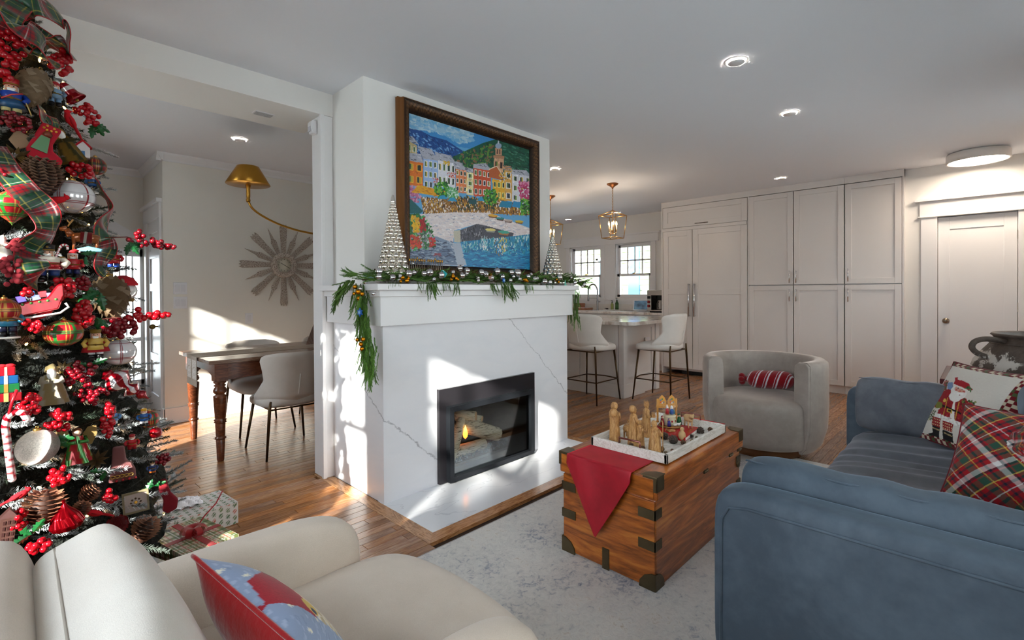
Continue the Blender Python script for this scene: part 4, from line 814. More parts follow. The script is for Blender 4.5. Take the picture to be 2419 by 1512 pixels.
t = T('scrub_brush', 'black scrub brush lying on the white soap tray', 'brush', (7.43, 4.86, .931)); O('head', B().lathe([(.02, 0), (.024, .01), (.018, .02), (.0001, .022)], 12), M('pump_black'), t); O('handle', B().tube([(0, 0, .018), (0, .05, .016)], .006, 6), M('pump_black'), t)
t = T('cutting_board', 'end-grain wooden cutting board lying by the sink', 'cutting board', (7.28, 5.36, .9155)); O('board', B().box(-.14, .14, -.2, .2, 0, .04), wood('board_wood', (120, 72, 50), (158, 104, 78), (186, 134, 104), .5, (8, 20, 8)), t, bev=.004); O('groove', B().tube([(-.12, -.18, .0405), (.12, -.18, .0405), (.12, .18, .0405), (-.12, .18, .0405), (-.12, -.18, .0405)], .002, 5), MATS['board_wood'], t)
t = T('cutting_board', 'thin wooden board leaning upright behind the flat cutting board', 'cutting board', (7.5, 5.55, .916), (0, .22, 0)); O('board', B().box(0, .02, -.13, .13, 0, .12), MATS['board_wood'], t, bev=.004); O('handle_hole', B().tube([(-.001, 0, .1), (.021, 0, .1)], .012, 12), M('pump_black'), t)
t = T('coffee_maker', 'steel drip coffee maker with two red knobs beside the refrigerator', 'coffee maker', (7.25, 3.76, .915))
STL = M('stainless', (186, 178, 170), .3, 1.0); RK = M('red_knob', (150, 20, 26), .3)
O('housing', B().box(-.13, .15, -.14, .14, .02, .035).box(-.13, .15, -.14, .14, .27, .355).box(.05, .15, -.14, .14, .035, .27).box(-.13, .05, .07, .14, .035, .27), STL, t, bev=.004); O('feet', B().box(-.1, .12, -.11, .11, .0, .02), BLACKM, t)
O('cavity', B().box(.045, .05, -.135, .07, .035, .27), M('pump_black'), t); O('carafe', B().lathe([(.05, .04), (.058, .06), (.055, .14), (.04, .18), (.042, .19)], 20, (-.04, -.04, 0)), STL, t); O('carafe_handle', B().tube([(-.08, -.04, .17), (-.115, -.04, .15), (-.115, -.04, .08), (-.09, -.04, .065)], .007, 8), M('pump_black'), t)
for z in (.10, .165): O('knob', B().tube([(-.13, .105, z), (-.155, .105, z)], .021, 16), RK, t)
O('display', B().box(-.133, -.13, .078, .135, .215, .26), M('screen_black', (12, 12, 16), .1), t)
t = T('tablet', 'tilted tablet with a dark picture on its screen beside the coffee maker', 'tablet', (7.28, 4.10, .916), (0, 0, .35)); O('stand', B().box(.02, .09, -.08, .08, 0, .03), M('white_plastic'), t, bev=.004)
O('bezel', B().add([(-.01, -.13, .02), (-.01, .13, .02), (.05, .13, .185), (.05, -.13, .185), (.004, -.13, .016), (.004, .13, .016), (.064, .13, .181), (.064, -.13, .181)], [(0, 1, 2, 3), (7, 6, 5, 4), (0, 4, 5, 1), (1, 5, 6, 2), (2, 6, 7, 3), (3, 7, 4, 0)], False), M('white_plastic'), t)
t5 = NT('screen_picture'); t5.set(Base_Color=(0, 0, 0, 1), Roughness=.1, Emission_Color=t5.ramp(t5.noise(t5.co((1, 1, 1)), 14, 3), [(.3, s2l((30, 40, 50))), (.6, s2l((80, 110, 130))), (.8, s2l((60, 90, 70)))]), Emission_Strength=.4)
O('screen', B().add([(-.009, -.115, .034), (-.009, .115, .034), (.045, .115, .175), (.045, -.115, .175)], [(0, 1, 2, 3)], False).xf([[1, 0, 0, -.0035], [0, 1, 0, 0], [0, 0, 1, 0.001], [0, 0, 0, 1]]), t5.m, t, fix=False)
t = T('wall_outlet', 'white outlet set in the kitchen backsplash left of the tablet', 'outlet', (XK-.012, 4.33, 1.0)); O('cover_plate', B().box(-.006, 0, -.06, .06, -.035, .035), M('white_plastic'), t, bev=.002); O('socket', B().box(-.009, -.006, -.035, -.005, -.02, .02).box(-.009, -.006, .005, .035, -.02, .02), M('rocker_white'), t)
# ================================================================ island
isl = T('kitchen_island', 'white panelled kitchen island with tall corner posts', 'kitchen island', (5.35, 4.1, 0))
O('body', B().box(4.95, 5.78, 3.03, 5.2, .10, .874), CABM, isl, W=True)
O('base_board', B().box(4.93, 5.42, 3.0, 3.03, 0, .16).box(4.93, 4.95, 3.03, 5.2, 0, .16).box(4.95, 5.76, 3.03, 5.2, 0, .1), CABM, isl, W=True, bev=.003)
O('corner_post', B().box(4.93, 5.0, 3.0, 3.07, .16, .874), CABM, isl, W=True, bev=.004); O('corner_post', B().box(5.70, 5.79, 3.0, 3.07, .0, .874), CABM, isl, W=True, bev=.004)
for y0, y1 in ((3.08, 3.62), (3.64, 4.4), (4.42, 5.18)): O('side_panel', shaker(B(), 4.932, y0, y1, .17, .86, .07), CABM, isl, W=True, fix=False)
b = B().box(5.0, 5.69, 3.012, 3.03, .16, .23).box(5.0, 5.69, 3.012, 3.03, .80, .874).box(5.0, 5.07, 3.012, 3.03, .23, .8).box(5.62, 5.69, 3.012, 3.03, .23, .8); O('end_panel', b, CABM, isl, W=True, fix=False)
O('outlet_plate', B().box(5.44, 5.55, 3.005, 3.013, .60, .68), M('rocker_white'), isl, W=True)
tag(O('island_countertop', B().prism([(4.66, 2.80), (4.73, 2.73), (5.86, 2.73), (5.86, 5.4), (4.62, 5.4)], .875, .915), MARB, bev=.004), 'thick pale marble top of the kitchen island', 'countertop')
# ================================================================ upholstered chairs and stools
def sgp(x, e): return np.sign(x)*np.abs(x)**e
def supell(a, b, c, e1=.35, e2=.35, nu=36, nv=20, cen=(0, 0, 0), f=None):
    u = np.linspace(0, 2*PI, nu, endpoint=False)[:, None]; v = np.linspace(-PI/2, PI/2, nv)[None, :]
    x = a*sgp(np.cos(v), e1)*sgp(np.cos(u), e2); y = b*sgp(np.cos(v), e1)*sgp(np.sin(u), e2); z = c*sgp(np.sin(v), e1)*np.ones_like(u)
    P = np.stack([x, y, z], -1)
    if f is not None: P = f(P)
    return P+np.array(cen)
def fabric(name, c, c2=None, sheen=.25, rough=.85, scale=900, bs=.25, var=.06, ns=5):
    t = NT(name); v = t.co(); a = t.noise(v, ns, 4, .6); w_ = t.noise(v, scale, 2); 
    base = t.mix(t.n('MapRange', i0=a, i1=.35, i2=.65).outputs[0], (*s2l(c), 1), (*s2l(c2 or tuple(int(q*(1-var)) for q in c)), 1))
    base = t.mix(t.math('MULTIPLY', t.n('MapRange', i0=w_, i1=.4, i2=.6).outputs[0], .25), base, (*s2l(tuple(int(q*.86) for q in c)), 1))
    t.set(Base_Color=base, Roughness=rough, Sheen_Weight=sheen, Sheen_Roughness=.4); t.bump(t.math('ADD', w_, t.math('MULTIPLY', a, 2)), bs, .002); MATS[name] = t.m; return t.m
LINEN = fabric('oat_linen', (214, 204, 194), (224, 215, 206))
CREAM = fabric('cream_boucle', (234, 228, 222), (242, 237, 231))
def bucket(name, lab, cat, sz, top, group, foot=False):
    LINEN = CREAM if foot else MATS['oat_linen']
    t = T(name, lab, cat, (0, 0, 0), group=group)
    def sf(P): P[..., 2] += .03*(P[..., 1]/.24)**2*(P[..., 1] > 0)*-1; return P
    O('seat', gridmesh('seat', supell(.24, .24, .055, .6, .62, 48, 16, (0, .01, sz-.055), sf), closeu=True), LINEN, t)
    n, m = 26, 48; zz = np.linspace(0, 1, n)[:, None]; u = np.linspace(0, 2*PI, m, endpoint=False)[None, :]
    z0 = sz-.095; H = top-z0
    phi = np.interp(zz, [0, .18, .34, .5, .7, .85, .95, 1], [1.5, 1.46, 1.18, .98, 1.02, 1.08, 1.0, .55]); th = np.interp(zz, [0, .06, .2, .9, .97, 1], [.02, .05, .055, .045, .034, .004])
    ang = phi*sgp(np.cos(u), .8); off = th/2*sgp(np.sin(u), .55); R = np.interp(zz, [0, .2, 1], [.19, .245, .275])+off
    P = np.stack([R*np.sin(ang)*1.0, -R*np.cos(ang)*(1+.0*zz)+.02-.03*zz, z0+H*zz+0*u], -1)
    O('backrest', gridmesh('backrest', np.swapaxes(P, 0, 1), closeu=True), LINEN, t)
    O('back_seam', B().tube([(0, -.20, z0+.01), (0, -.262, z0+H*.25), (0, -.293, z0+H*.6)], .0035, 6), LINEN, t)
    e = .235; q = .19
    for sx_ in (-1, 1):
        O('leg', B().tube([(sx_*e, e-.01, 0), (sx_*q, q-.02, sz-.10)], [.008, .012], 10), BRONZE, t)
        O('leg', B().tube([(sx_*e, -e-.01, 0), (sx_*(q+.012), -q-.03, sz-.10), (sx_*(q+.004), -q-.032, sz-.035)], [.008, .012, .008], 10), BRONZE, t)
        O('seat_rail', B().tube([(sx_*q, q-.02, sz-.10), (sx_*q, -q-.03, sz-.10)], .007, 6), BRONZE, t)
    O('seat_rail', B().tube([(-q, -q-.03, sz-.10), (q, -q-.03, sz-.10)], .007, 6), BRONZE, t)
    if foot:
        zf = .245; f = e-(e-q)*zf/(sz-.1); g = [(-f, f-.01, zf), (f, f-.01, zf), (f, -f-.01, zf), (-f, -f-.01, zf)]
        for a_, c_ in ((1, 2), (2, 3), (3, 0)): O('footrest', B().tube([g[a_], g[c_]], .007, 8), BRONZE, t)
        O('footrest', B().tube([g[0], (0, f+.045, zf), g[1]], .007, 8), BRONZE, t)
    return t
st = bucket('bar_stool', 'cream bar stool at the near end of the island, facing the windows side', 'stool', .68, 1.0, 'cream bar stools', True); st.location = (5.23, 2.70, 0)
dup(st, 'cream bar stool seen from behind on the long side, nearest the island corner', (4.66, 3.26, 0), (0, 0, -PI/2))
dup(st, 'cream bar stool mostly hidden by the fireplace, further along the long side', (4.64, 4.05, 0), (0, 0, -PI/2))
dc = bucket('dining_chair', 'oatmeal upholstered dining chair on the near side, back to the viewer', 'chair', .47, .80, 'oatmeal dining chairs'); dc.location = (1.525, 4.06, 0)
dup(dc, 'oatmeal dining chair across the table, opposite the nearest one', (1.58, 4.84, 0), (0, 0, PI))
dup(dc, 'oatmeal dining chair by the back wall, right one of the far pair', (2.28, 4.84, 0), (0, 0, PI))
# ================================================================ dining table and its things
DW = wood('cherry_table', (62, 28, 16), (106, 54, 30), (140, 82, 52), .3, (1.5, 12, 12), coat=.3)
DWT = wood('table_top_wood', (84, 58, 44), (132, 100, 80), (160, 130, 108), .25, (1.2, 14, 14), coat=.4)
dt = T('dining_table', 'antique dark wood dining table with turned legs', 'table', (2.0, 4.48, 0))
for i in range(5): O('top_board', B().box(.975, 3.02, 4.03+i*.185, 4.03+i*.185+.183, .732, .76), DWT, dt, W=True, bev=.003)
O('apron', B().prism([(1.11, .73), (2.9, .73), (2.9, .62), (2.6, .62), (2.45, .64), (1.55, .66), (1.42, .65), (1.33, .615), (1.11, .605)], 4.07, 4.095, 'y'), DW, dt, W=True); O('apron', B().prism([(1.11, .73), (2.9, .73), (2.9, .62), (1.55, .66), (1.33, .615), (1.11, .605)], 4.865, 4.89, 'y'), DW, dt, W=True)
O('apron', B().prism([(4.10, .73), (4.88, .73), (4.88, .61), (4.7, .655), (4.3, .655), (4.10, .61)], 1.03, 1.055, 'x'), DW, dt, W=True)
lp = [(.020, 0), (.024, .01), (.030, .16), (.028, .163), (.038, .168), (.038, .180), (.028, .186), (.030, .19), (.034, .28), (.032, .285), (.043, .292), (.036, .30), (.044, .31), (.032, .318), (.036, .325), (.045, .48), (.045, .49), (.030, .497), (.030, .502), (.044, .515), (.046, .53), (.038, .55), (.03, .556), (.043, .566), (.03, .576), (.045, .59), (.04, .60)]
for x, y in ((1.06, 4.09), (1.06, 4.87), (2.93, 4.09), (2.93, 4.87)):
    l = O('leg', B().lathe(lp, 20, (x, y, 0)), DW, dt, W=True); O('leg_block', B().box(x-.045, x+.045, y-.045, y+.045, .60, .731), DW, l, W=False, bev=.002)
LIN2 = fabric('runner_linen', (176, 158, 138), (196, 180, 162), sheen=0, scale=500)
rn = T('table_runner', 'natural linen table runner with lace panels hanging over the table end', 'table runner', (.975, 4.48, .76))
O('cloth', B().box(.97, 2.95, 4.33, 4.64, .7605, .763).box(.9655, .9685, 4.335, 4.635, .53, .763), LIN2, rn, W=True, bev=.001)
cv2 = Canvas(60, 60, (228, 220, 210)); 
for i in range(160): cv2.ell(R_.random(), R_.random(), .03, .02, R_.choice([(176, 150, 130), (240, 236, 230), (200, 180, 165)]))
u, v = np.meshgrid(np.linspace(0, 1, 60), np.linspace(0, 1, 60))
for y0 in (4.35, 4.50): O('lace_panel', gridmesh('lace_panel', np.stack([.9645+0*u, y0+u*.115, .585+v*.15], -1), cv2.at(u*.99, v*.99)), M('lace', vcol=True, rough=.9), rn, W=True)
t = T('woven_cover', 'brown and white zigzag woven tent-shaped cover on the dining table', 'table decoration', (2.02, 4.5, .764))
n_ = 60; u, v = np.meshgrid(np.linspace(0, 1, n_), np.linspace(0, 1, n_), indexing='ij'); pat = (np.abs(((u*22+np.abs(((v*16) % 1)-.5)*1.6) % 1)-.5) < .24)[..., None]
C_ = np.where(pat, L3((120, 78, 62)), L3((214, 196, 184)))
P1 = np.stack([-.11+u*.22-(1-v)*0, -.08*(1-v)-.0, .01+v*.17], -1); O('front_panel', gridmesh('front_panel', np.stack([(-.11+u*.22)*(1-.35*v), -.09*(1-v), .0+v*.20], -1), C_), M('woven', vcol=True, rough=.9), t); O('back_panel', gridmesh('back_panel', np.stack([(-.11+u*.22)*(1-.35*v), .09*(1-v), .0+v*.20], -1), C_), MATS['woven'], t)
# clock
CWD = NT('weathered_silver_wood'); q = CWD.noise(CWD.co((14, 14, 14)), 6, 5, .7); CWD.set(Base_Color=CWD.ramp(q, [(.38, s2l((112, 90, 74))), (.5, s2l((190, 176, 162))), (.66, s2l((226, 218, 210)))]), Roughness=.4, Metallic=.1); CWD.bump(q, .5, .004); CWD = CWD.m
ck = T('sunburst_clock', 'large sunburst wall clock with weathered silvered wooden rays', 'clock', (2.097, 5.62, 1.566))
O('ring', B().lathe([(.078, .02), (.085, .045), (.10, .05), (.115, .042), (.13, .045), (.138, .03), (.138, 0), (.078, 0)], 40).xf(Matrix.Rotation(PI/2, 4, 'X')), CWD, ck)
O('dial', B().lathe([(.0001, .028), (.08, .026), (.08, .0)], 32).xf(Matrix.Rotation(PI/2, 4, 'X')), M('dial_cream', (226, 220, 200), .5, var=.08), ck)
b = B()
for k in range(28): a = 2*PI*k/28; b.sph((.092*math.cos(a), -.046, .092*math.sin(a)), .006, 6, 4)
O('beading', b, CWD, ck, fix=False)
for a, L in ((2.6, .045), (-.55, .06)): O('clock_hand', B().tube([(0, -.031, 0), (L*math.cos(a), -.031, L*math.sin(a))], .0022, 5), BLACKM, ck)
b = B()
for k in range(12): a = 2*PI*k/12; b.tube([(.058*math.cos(a), -.029, .058*math.sin(a)), (.068*math.cos(a), -.029, .068*math.sin(a))], .0025, 4)
O('hour_marks', b, BLACKM, ck, fix=False)
for k in range(16):
    a = 2*PI*k/16+PI/2; long_ = k % 2 == 0; b = B()
    if long_: b.prism([(.125, -.024), (.42, -.040), (.455, -.030), (.43, -.013), (.456, 0), (.43, .013), (.455, .030), (.42, .040), (.125, .024)], -.012, 0, 'y').prism([(.125, -.004), (.44, -.006), (.44, .006), (.125, .004)], -.022, -.012, 'y')
    else: b.prism([(.125, -.018), (.27, -.031), (.30, -.016), (.43, 0), (.30, .016), (.27, .031), (.125, .018)], -.012, 0, 'y').prism([(.125, -.005), (.32, -.004), (.40, 0), (.32, .004), (.125, .005)], -.02, -.012, 'y')
    O('ray', b, CWD, ck, rot=(0, -a, 0), bev=.002)
# brass lamp
bl = T('brass_lamp', 'brass lamp with a tapered shade on a long curved arm over the dining table', 'lamp', (2.45, 4.5, 2.6))
O('canopy', B().lathe([(.06, 0), (.06, -.02), (.012, -.03), (.012, -.8), (.02, -.82), (.0001, -.83)], 20, (2.45, 4.5, 2.6)), BRASS, bl, W=True)
O('arm', B().tube(crv([(2.45, 4.5, 1.79), (2.1, 4.5, 1.80), (1.85, 4.5, 1.82), (1.65, 4.5, 1.865), (1.50, 4.5, 1.93), (1.42, 4.5, 1.99), (1.395, 4.5, 2.05)]), .009, 10), BRASS, bl, W=True)
O('socket', B().lathe([(.014, 2.03), (.018, 2.05), (.013, 2.06), (.016, 2.08), (.016, 2.15), (.026, 2.20)], 14, (1.395, 4.5, 0)), BRASS, bl, W=True)
sh = O('lamp_shade', B().lathe([(.168, 2.178), (.172, 2.182), (.09, 2.325), (.086, 2.333), (.0001, 2.338)], 48, (1.395, 4.5, 0)), BRASS, bl, W=True); O('shade_arms', B().tube([(1.30, 4.5, 2.25), (1.37, 4.5, 2.235), (1.385, 4.5, 2.17)], .004, 6).tube([(1.49, 4.5, 2.25), (1.42, 4.5, 2.235), (1.405, 4.5, 2.17)], .004, 6), BRASS, bl, W=True)
O('bulb', B().sph((1.395, 4.5, 2.235), .014, 12, 8, (1, 1, 2)), M('bulb', (255, 225, 170), .4, em=((255, 196, 120), 26)), bl, W=True)
# lantern pendants
GLD = M('antique_gold', (196, 156, 100), .32, 1.0)
def pendant(x, y, lab):
    t = T('lantern_pendant', lab, 'pendant lamp', (x, y, 2.6), group='gold lantern pendants')
    O('canopy', B().lathe([(.072, 0), (.068, -.012), (.03, -.035), (.012, -.05), (.006, -.07)], 20), M('copper_gold', (150, 100, 66), .4, 1.0), t)
    for k in range(13):
        z = -.075-.0195*k; o = O('chain_link', B().tube([(.0075*math.cos(a), 0, .013*math.sin(a)) for a in [2*PI*i/8 for i in range(9)]], .0019, 5, False), GLD, t, loc=(0, 0, z), rot=(0, 0, PI/2*(k % 2)), fix=False)
    zt, zb, a, c_ = -.40, -.68, .125, .098; tp = [(-a, -a, zt), (a, -a, zt), (a, a, zt), (-a, a, zt)]; bt = [(-c_, -c_, zb), (c_, -c_, zb), (c_, c_, zb), (-c_, c_, zb)]
    for i in range(4):
        O('cage_bar', B().tube([tp[i], tp[(i+1) % 4]], .0055, 4), GLD, t); O('cage_bar', B().tube([bt[i], bt[(i+1) % 4]], .0055, 4), GLD, t); O('cage_bar', B().tube([tp[i], bt[i]], .0055, 4), GLD, t); O('cage_bar', B().tube([tp[i], (0, 0, -.335)], .005, 4), GLD, t)
    O('stem', B().tube([(0, 0, -.32), (0, 0, -.62)], .006, 8), GLD, t)
    for i in range(4):
        q = PI/4+i*PI/2; dx, dy = .048*math.cos(q), .048*math.sin(q)
        O('candle_arm', B().tube([(0, 0, -.62), (dx*.6, dy*.6, -.63), (dx, dy, -.60)], .004, 6), GLD, t); O('candle_sleeve', B().tube([(dx, dy, -.60), (dx, dy, -.52)], .0075, 8), M('candle_sleeve', (230, 200, 150), .5), t)
        O('flame_bulb', B().lathe([(.004, 0), (.009, .012), (.006, .032), (.0001, .05)], 8, (dx, dy, -.52)), MATS['bulb'], t)
    l = bpy.data.lights.new('pendant_glow', 'POINT'); l.energy = 3.5; l.color = (1, .8, .6); l.shadow_soft_size = .03; lo = bpy.data.objects.new('pendant_glow', l); COL.objects.link(lo); lo.location = (x, y, 2.11)
pendant(5.23, 3.334, 'gold lantern pendant hanging in full view before the kitchen windows'); pendant(5.267, 4.375, 'gold lantern pendant mostly hidden behind the chimney edge')
# ================================================================ rug
t6 = NT('rug_pile'); v = t6.co((1, 1, 1)); a = t6.noise(v, 2.2, 5, .65, .4); b_ = t6.noise(v, 38, 5, .7, .8); c_ = t6.noise(v, 1.1, 3, .6)
f = t6.math('ADD', t6.math('MULTIPLY', a, .5), t6.math('MULTIPLY', b_, .55)); k = t6.ramp(f, [(.36, s2l((112, 120, 140))), (.43, s2l((176, 176, 180))), (.48, s2l((206, 202, 197))), (.60, s2l((220, 216, 210))), (.70, s2l((188, 172, 156)))])
t6.set(Base_Color=k, Roughness=.95, Sheen_Weight=.2); t6.bump(b_, .7, .006)
rug = T('area_rug', 'large pale distressed area rug with blue-grey and beige flecks', 'rug', (2.6, .8, 0)); O('pile', B().box(1.20, 4.02, -.85, 1.895, 0.0008, .012), t6.m, rug, W=True, bev=.004); O('bound_edge', B().box(1.193, 1.20, -.85, 1.90, .0008, .010).box(1.193, 4.02, 1.895, 1.902, .0008, .010), M('rug_edge', (170, 166, 164), .9), rug, W=True)
# ================================================================ soft things
def wrinkle(P, amp, f, seed=0, dirs=4):
    r = np.random.default_rng(seed); h = np.zeros(P.shape[:2])
    for _ in range(dirs):
        k = r.normal(size=3)*f; h += np.sin(P @ k+r.uniform(0, 6))*r.uniform(.4, 1)
    return h/dirs*amp
def velvet(name, c, hi, rough=.7, ns=3, bs=.12):
    t = NT(name); v = t.co(); a = t.noise(v, ns, 5, .6, .5); s_ = t.noise(v, 22, 4, .6)
    lw = t.n('LayerWeight', _Blend=.35).outputs['Facing']; base = t.mix(t.n('MapRange', i0=t.math('ADD', t.math('MULTIPLY', a, .7), t.math('MULTIPLY', s_, .3)), i1=.38, i2=.62).outputs[0], (*s2l(c), 1), (*s2l(hi), 1))
    t.set(Base_Color=base, Roughness=rough, Sheen_Weight=.9, Sheen_Roughness=.3); t.put(t.b.inputs['Sheen Tint'], (*s2l(tuple(min(255, int(q*1.35)) for q in hi)), 1)); t.bump(s_, bs, .004); MATS[name] = t.m; return t.m
BLUEV = velvet('blue_velvet', (62, 75, 88), (84, 98, 111)); GREYV = velvet('blue_grey_velvet', (88, 93, 102), (110, 114, 122), ns=5)
sf = T('sofa', 'blue-grey velvet sofa with loose cushions facing the fireplace', 'sofa', (2.55, 0, .012))
def arm(X0, X1, zt=.64):
    P = sup3('y', .545, (X1-X0)/2, zt/2-.04, .16, .34, ((X0+X1)/2, .055, zt/2+.055), 70, 50); return gridmesh('arm', P, closeu=True)
near = O('arm', arm(1.49, 1.63), BLUEV, sf, W=True); far = O('arm', arm(3.50, 3.63, .66), BLUEV, sf, W=True)
O('piping', B().tube([(1.492, .575, .10), (1.492, .572, .56), (1.493, .55, .598), (1.493, .50, .608), (1.493, -.45, .608)], .0045, 8).tube([(1.52, .595, .10), (1.52, .594, .58)], .004, 8), BLUEV, near)
O('base_frame', B().box(1.52, 3.6, -.48, .53, .09, .24), BLUEV, sf, W=True, bev=.02)
for x, y in ((1.58, .5), (3.55, .5), (1.58, -.42), (3.55, -.42)): O('leg', B().tube([(x, y, .012), (x, y, .10)], [.016, .024], 10), M('sofa_leg', (70, 44, 26), .4), sf, W=True)
P = sup3('x', .935, .46, .11, .12, .45, (2.565, .085, .345), 130, 300); n = np.clip((P[..., 2]-.345)/.11, 0, 1)
P[..., 2] += n*(.006*np.sin(P[..., 0]*46+np.sin(P[..., 1]*5)*2.2+np.sin(P[..., 0]*9)*2)+.006*np.sin(P[..., 0]*17+P[..., 1]*3)+.018*(1-((P[..., 1]-.085)/.46)**2)-.01); O('seat_cushion', gridmesh('seat_cushion', P, closeu=True), GREYV, sf, W=True)
P = sup3('x', 1.02, .10, .33, .12, .35, (2.56, -.44, .47), 60, 30); O('back_frame', gridmesh('back_frame', P, closeu=True), BLUEV, sf, W=True)
for x0, x1, sd in ((1.72, 2.60, 3), (2.62, 3.44, 5)):
    P = sup3('x', (x1-x0)/2, .115, .21, .3, .6, (0, 0, 0), 80, 60); P[..., 1] += wrinkle(P, .008, 9, sd); P = P @ np.array(Euler((-.22, 0, 0)).to_matrix()).T+np.array([(x0+x1)/2, -.235, .64]); O('back_cushion', gridmesh('back_cushion', P, closeu=True), BLUEV, sf, W=True)
def armcush(x, lean, sd, mat_, y0=-.10, hl=.37, hz=.155, zc=.60, tk=.075):
    P = sup3('y', hl, tk, hz, .28, .62, (0, 0, 0), 90, 120); ed = np.clip(np.abs(P[..., 1])/hl, 0, 1); P[..., 0] += wrinkle(P, .012, 16, sd)*(.3+ed)
    pz = P[..., 2] > 0; P[..., 2] += .004*np.sin(P[..., 1]*30+np.sin(P[..., 1]*12))*pz*np.abs(P[..., 2]/hz)
    P[..., 2] += .012*ed**6*np.sign(P[..., 2]); Rm = np.array(Euler((0, lean, 0)).to_matrix()); P = P @ Rm.T+np.array([x, y0+.27, zc])
    o = O('arm_cushion', gridmesh('arm_cushion', P, closeu=True), mat_, sf, W=True)
    pt = []
    for y in np.linspace(-hl*.96, hl*.96, 40): pt.append(np.array(Rm) @ np.array([-tk*.50+.003*math.sin(y*40), y, hz*(.93+.006*math.sin(y*31))+.005*(abs(y)/hl)**6])+np.array([x, y0+.27, zc+.002]))
    O('seam', B().tube(pt, .003, 6), mat_, o); return o
armcush(1.70, -.10, 1, BLUEV, zc=.565, hl=.40, hz=.145); armcush(3.40, .06, 2, GREYV, zc=.605, hl=.36, hz=.148)
def pillow(name, lab, C0, R_v, U_v, w_, h_, t_, front, back, edge, N=150, sag=.06, corner=.0, loc=None, cat='cushion'):
    Rv = np.array(R_v, float); Rv /= np.linalg.norm(Rv); Uv = np.array(U_v, float); Uv -= Rv*Uv.dot(Rv); Uv /= np.linalg.norm(Uv); Nn = np.cross(Rv, Uv)
    u, v = np.meshgrid(np.linspace(-1, 1, N), np.linspace(-1, 1, N), indexing='ij')
    th = t_/2*np.clip((1-np.abs(u)**2.6), 0, 1)**.62*np.clip((1-np.abs(v)**2.6), 0, 1)**.62
    pin = 1-sag*(1-np.abs(v)**2); pin2 = 1-sag*(1-np.abs(u)**2); X = u*w_/2*pin; Y = v*h_/2*pin2
    wr = wrinkle(np.stack([u, v, u*v], -1), .01, 3.2, 9)*(np.abs(u)**2+np.abs(v)**2)*.5*(1-np.maximum(np.abs(u), np.abs(v))**4)
    c0 = np.array(C0, float); t = T(name, lab, cat, tuple(C0))
    def surf(s_): return X[..., None]*Rv+Y[..., None]*Uv+(s_*(th+wr))[..., None]*Nn
    col = front(np.clip((u+1)/2, 0, .999), np.clip((v+1)/2, 0, .999))
    O('front', gridmesh('front', surf(1), col), M('tapestry', vcol=True, rough=.9, sheen=.2, bump=(700, .2, .002)), t)
    if callable(back): O('back', gridmesh('back', surf(-1), back(np.clip((u+1)/2, 0, .999), np.clip((v+1)/2, 0, .999))), MATS['tapestry'], t)
    else: O('back', gridmesh('back', surf(-1)), back, t)
    S1 = surf(0); pts = [tuple(q) for q in np.concatenate([S1[::6, 0], S1[-1, ::6], S1[::-6, -1], S1[0, ::-6]])]
    O('welt', B().tube(pts, .0045, 6, False), edge, t); return t
RV = M('red_velvet_back', (176, 12, 22), .7, sheen=.6, bump=(30, .3, .01)); DR = M('dark_red_welt', (96, 14, 24), .7, sheen=.3); GW = M('green_welt', (40, 70, 50), .8)
# --- pillow with a Santa (painted in crop pixels of the photograph)
sa = Canvas(200, 200, (222, 216, 206))
for i in range(900): sa.ell(R_.random(), R_.random(), .012, .003, R_.choice([(228, 222, 212), (216, 209, 198), (222, 214, 204)]))
def sm(x, y):   # crop x 270..1130 (left edge leans), y 340..1020  -> u,v of the cushion face
    vv = 1-(y-350-(x-560)*.11)/(560); uu = (x-560+(y-350)*.50)/(545); return .02+uu*.96, .03+vv*.93
sa.map = sm; RED = (150, 26, 34)
def sd(pts, n, cols, lo=6, hi=13, ar=.6): sa.dabs(pts, n, cols, lo, hi, ar)
sa.poly([(470, 600), (440, 640), (440, 670), (470, 670), (520, 620), (560, 560), (530, 530), (500, 560)], (104, 116, 48), .1); sd([(450, 600), (520, 560), (540, 620), (450, 670)], 40, [(130, 140, 60), (70, 84, 34)])
sa.poly([(520, 480), (575, 480), (580, 560), (515, 550)], (170, 60, 60), .1); sd([(515, 480), (580, 480), (580, 560), (505, 560)], 34, [(110, 60, 50), (70, 90, 50), (200, 160, 140), (140, 40, 44)]); sa.poly([(575, 500), (620, 490), (640, 540), (590, 560)], (120, 146, 186), .06)
sa.poly([(540, 570), (600, 545), (740, 600), (790, 680), (760, 720), (715, 700), (700, 770), (515, 735), (545, 680), (485, 690), (480, 660)], RED, .08); sd([(540, 570), (740, 600), (780, 690), (700, 770), (520, 735)], 80, [(170, 34, 42), (120, 18, 26), (190, 50, 54)], 6, 14, .4)
sa.poly([(640, 660), (655, 600), (665, 600), (650, 760), (620, 745)], (238, 234, 226)); sa.poly([(500, 728), (705, 765), (700, 795), (610, 790), (490, 752)], (235, 232, 226), .05); sd([(490, 728), (720, 770), (710, 800), (490, 755)], 36, [(245, 243, 238), (214, 208, 200)], 6, 12, .7)
sa.poly([(550, 662), (705, 700), (703, 712), (548, 676)], (24, 20, 18)); sa.poly([(600, 684), (640, 692), (638, 716), (597, 708)], (196, 160, 60)); sa.poly([(609, 691), (629, 695), (627, 709), (607, 704)], (30, 26, 20))
sa.line(600, 610, 570, 740, 5, (214, 170, 60)); sa.line(690, 630, 655, 760, 5, (214, 170, 60))
sa.poly([(470, 755), (545, 765), (530, 825), (460, 815)], RED, .05); sa.poly([(560, 775), (640, 785), (620, 840), (550, 830)], RED, .05)
for bx_, by_ in ((470, 755), (560, 775)):
    for i in range(5):
        for j in range(3): sa.rect(bx_+i*15-j*3, by_+8+j*18+i*2, bx_+i*15-j*3+6, by_+16+j*18+i*2, (222, 200, 150))
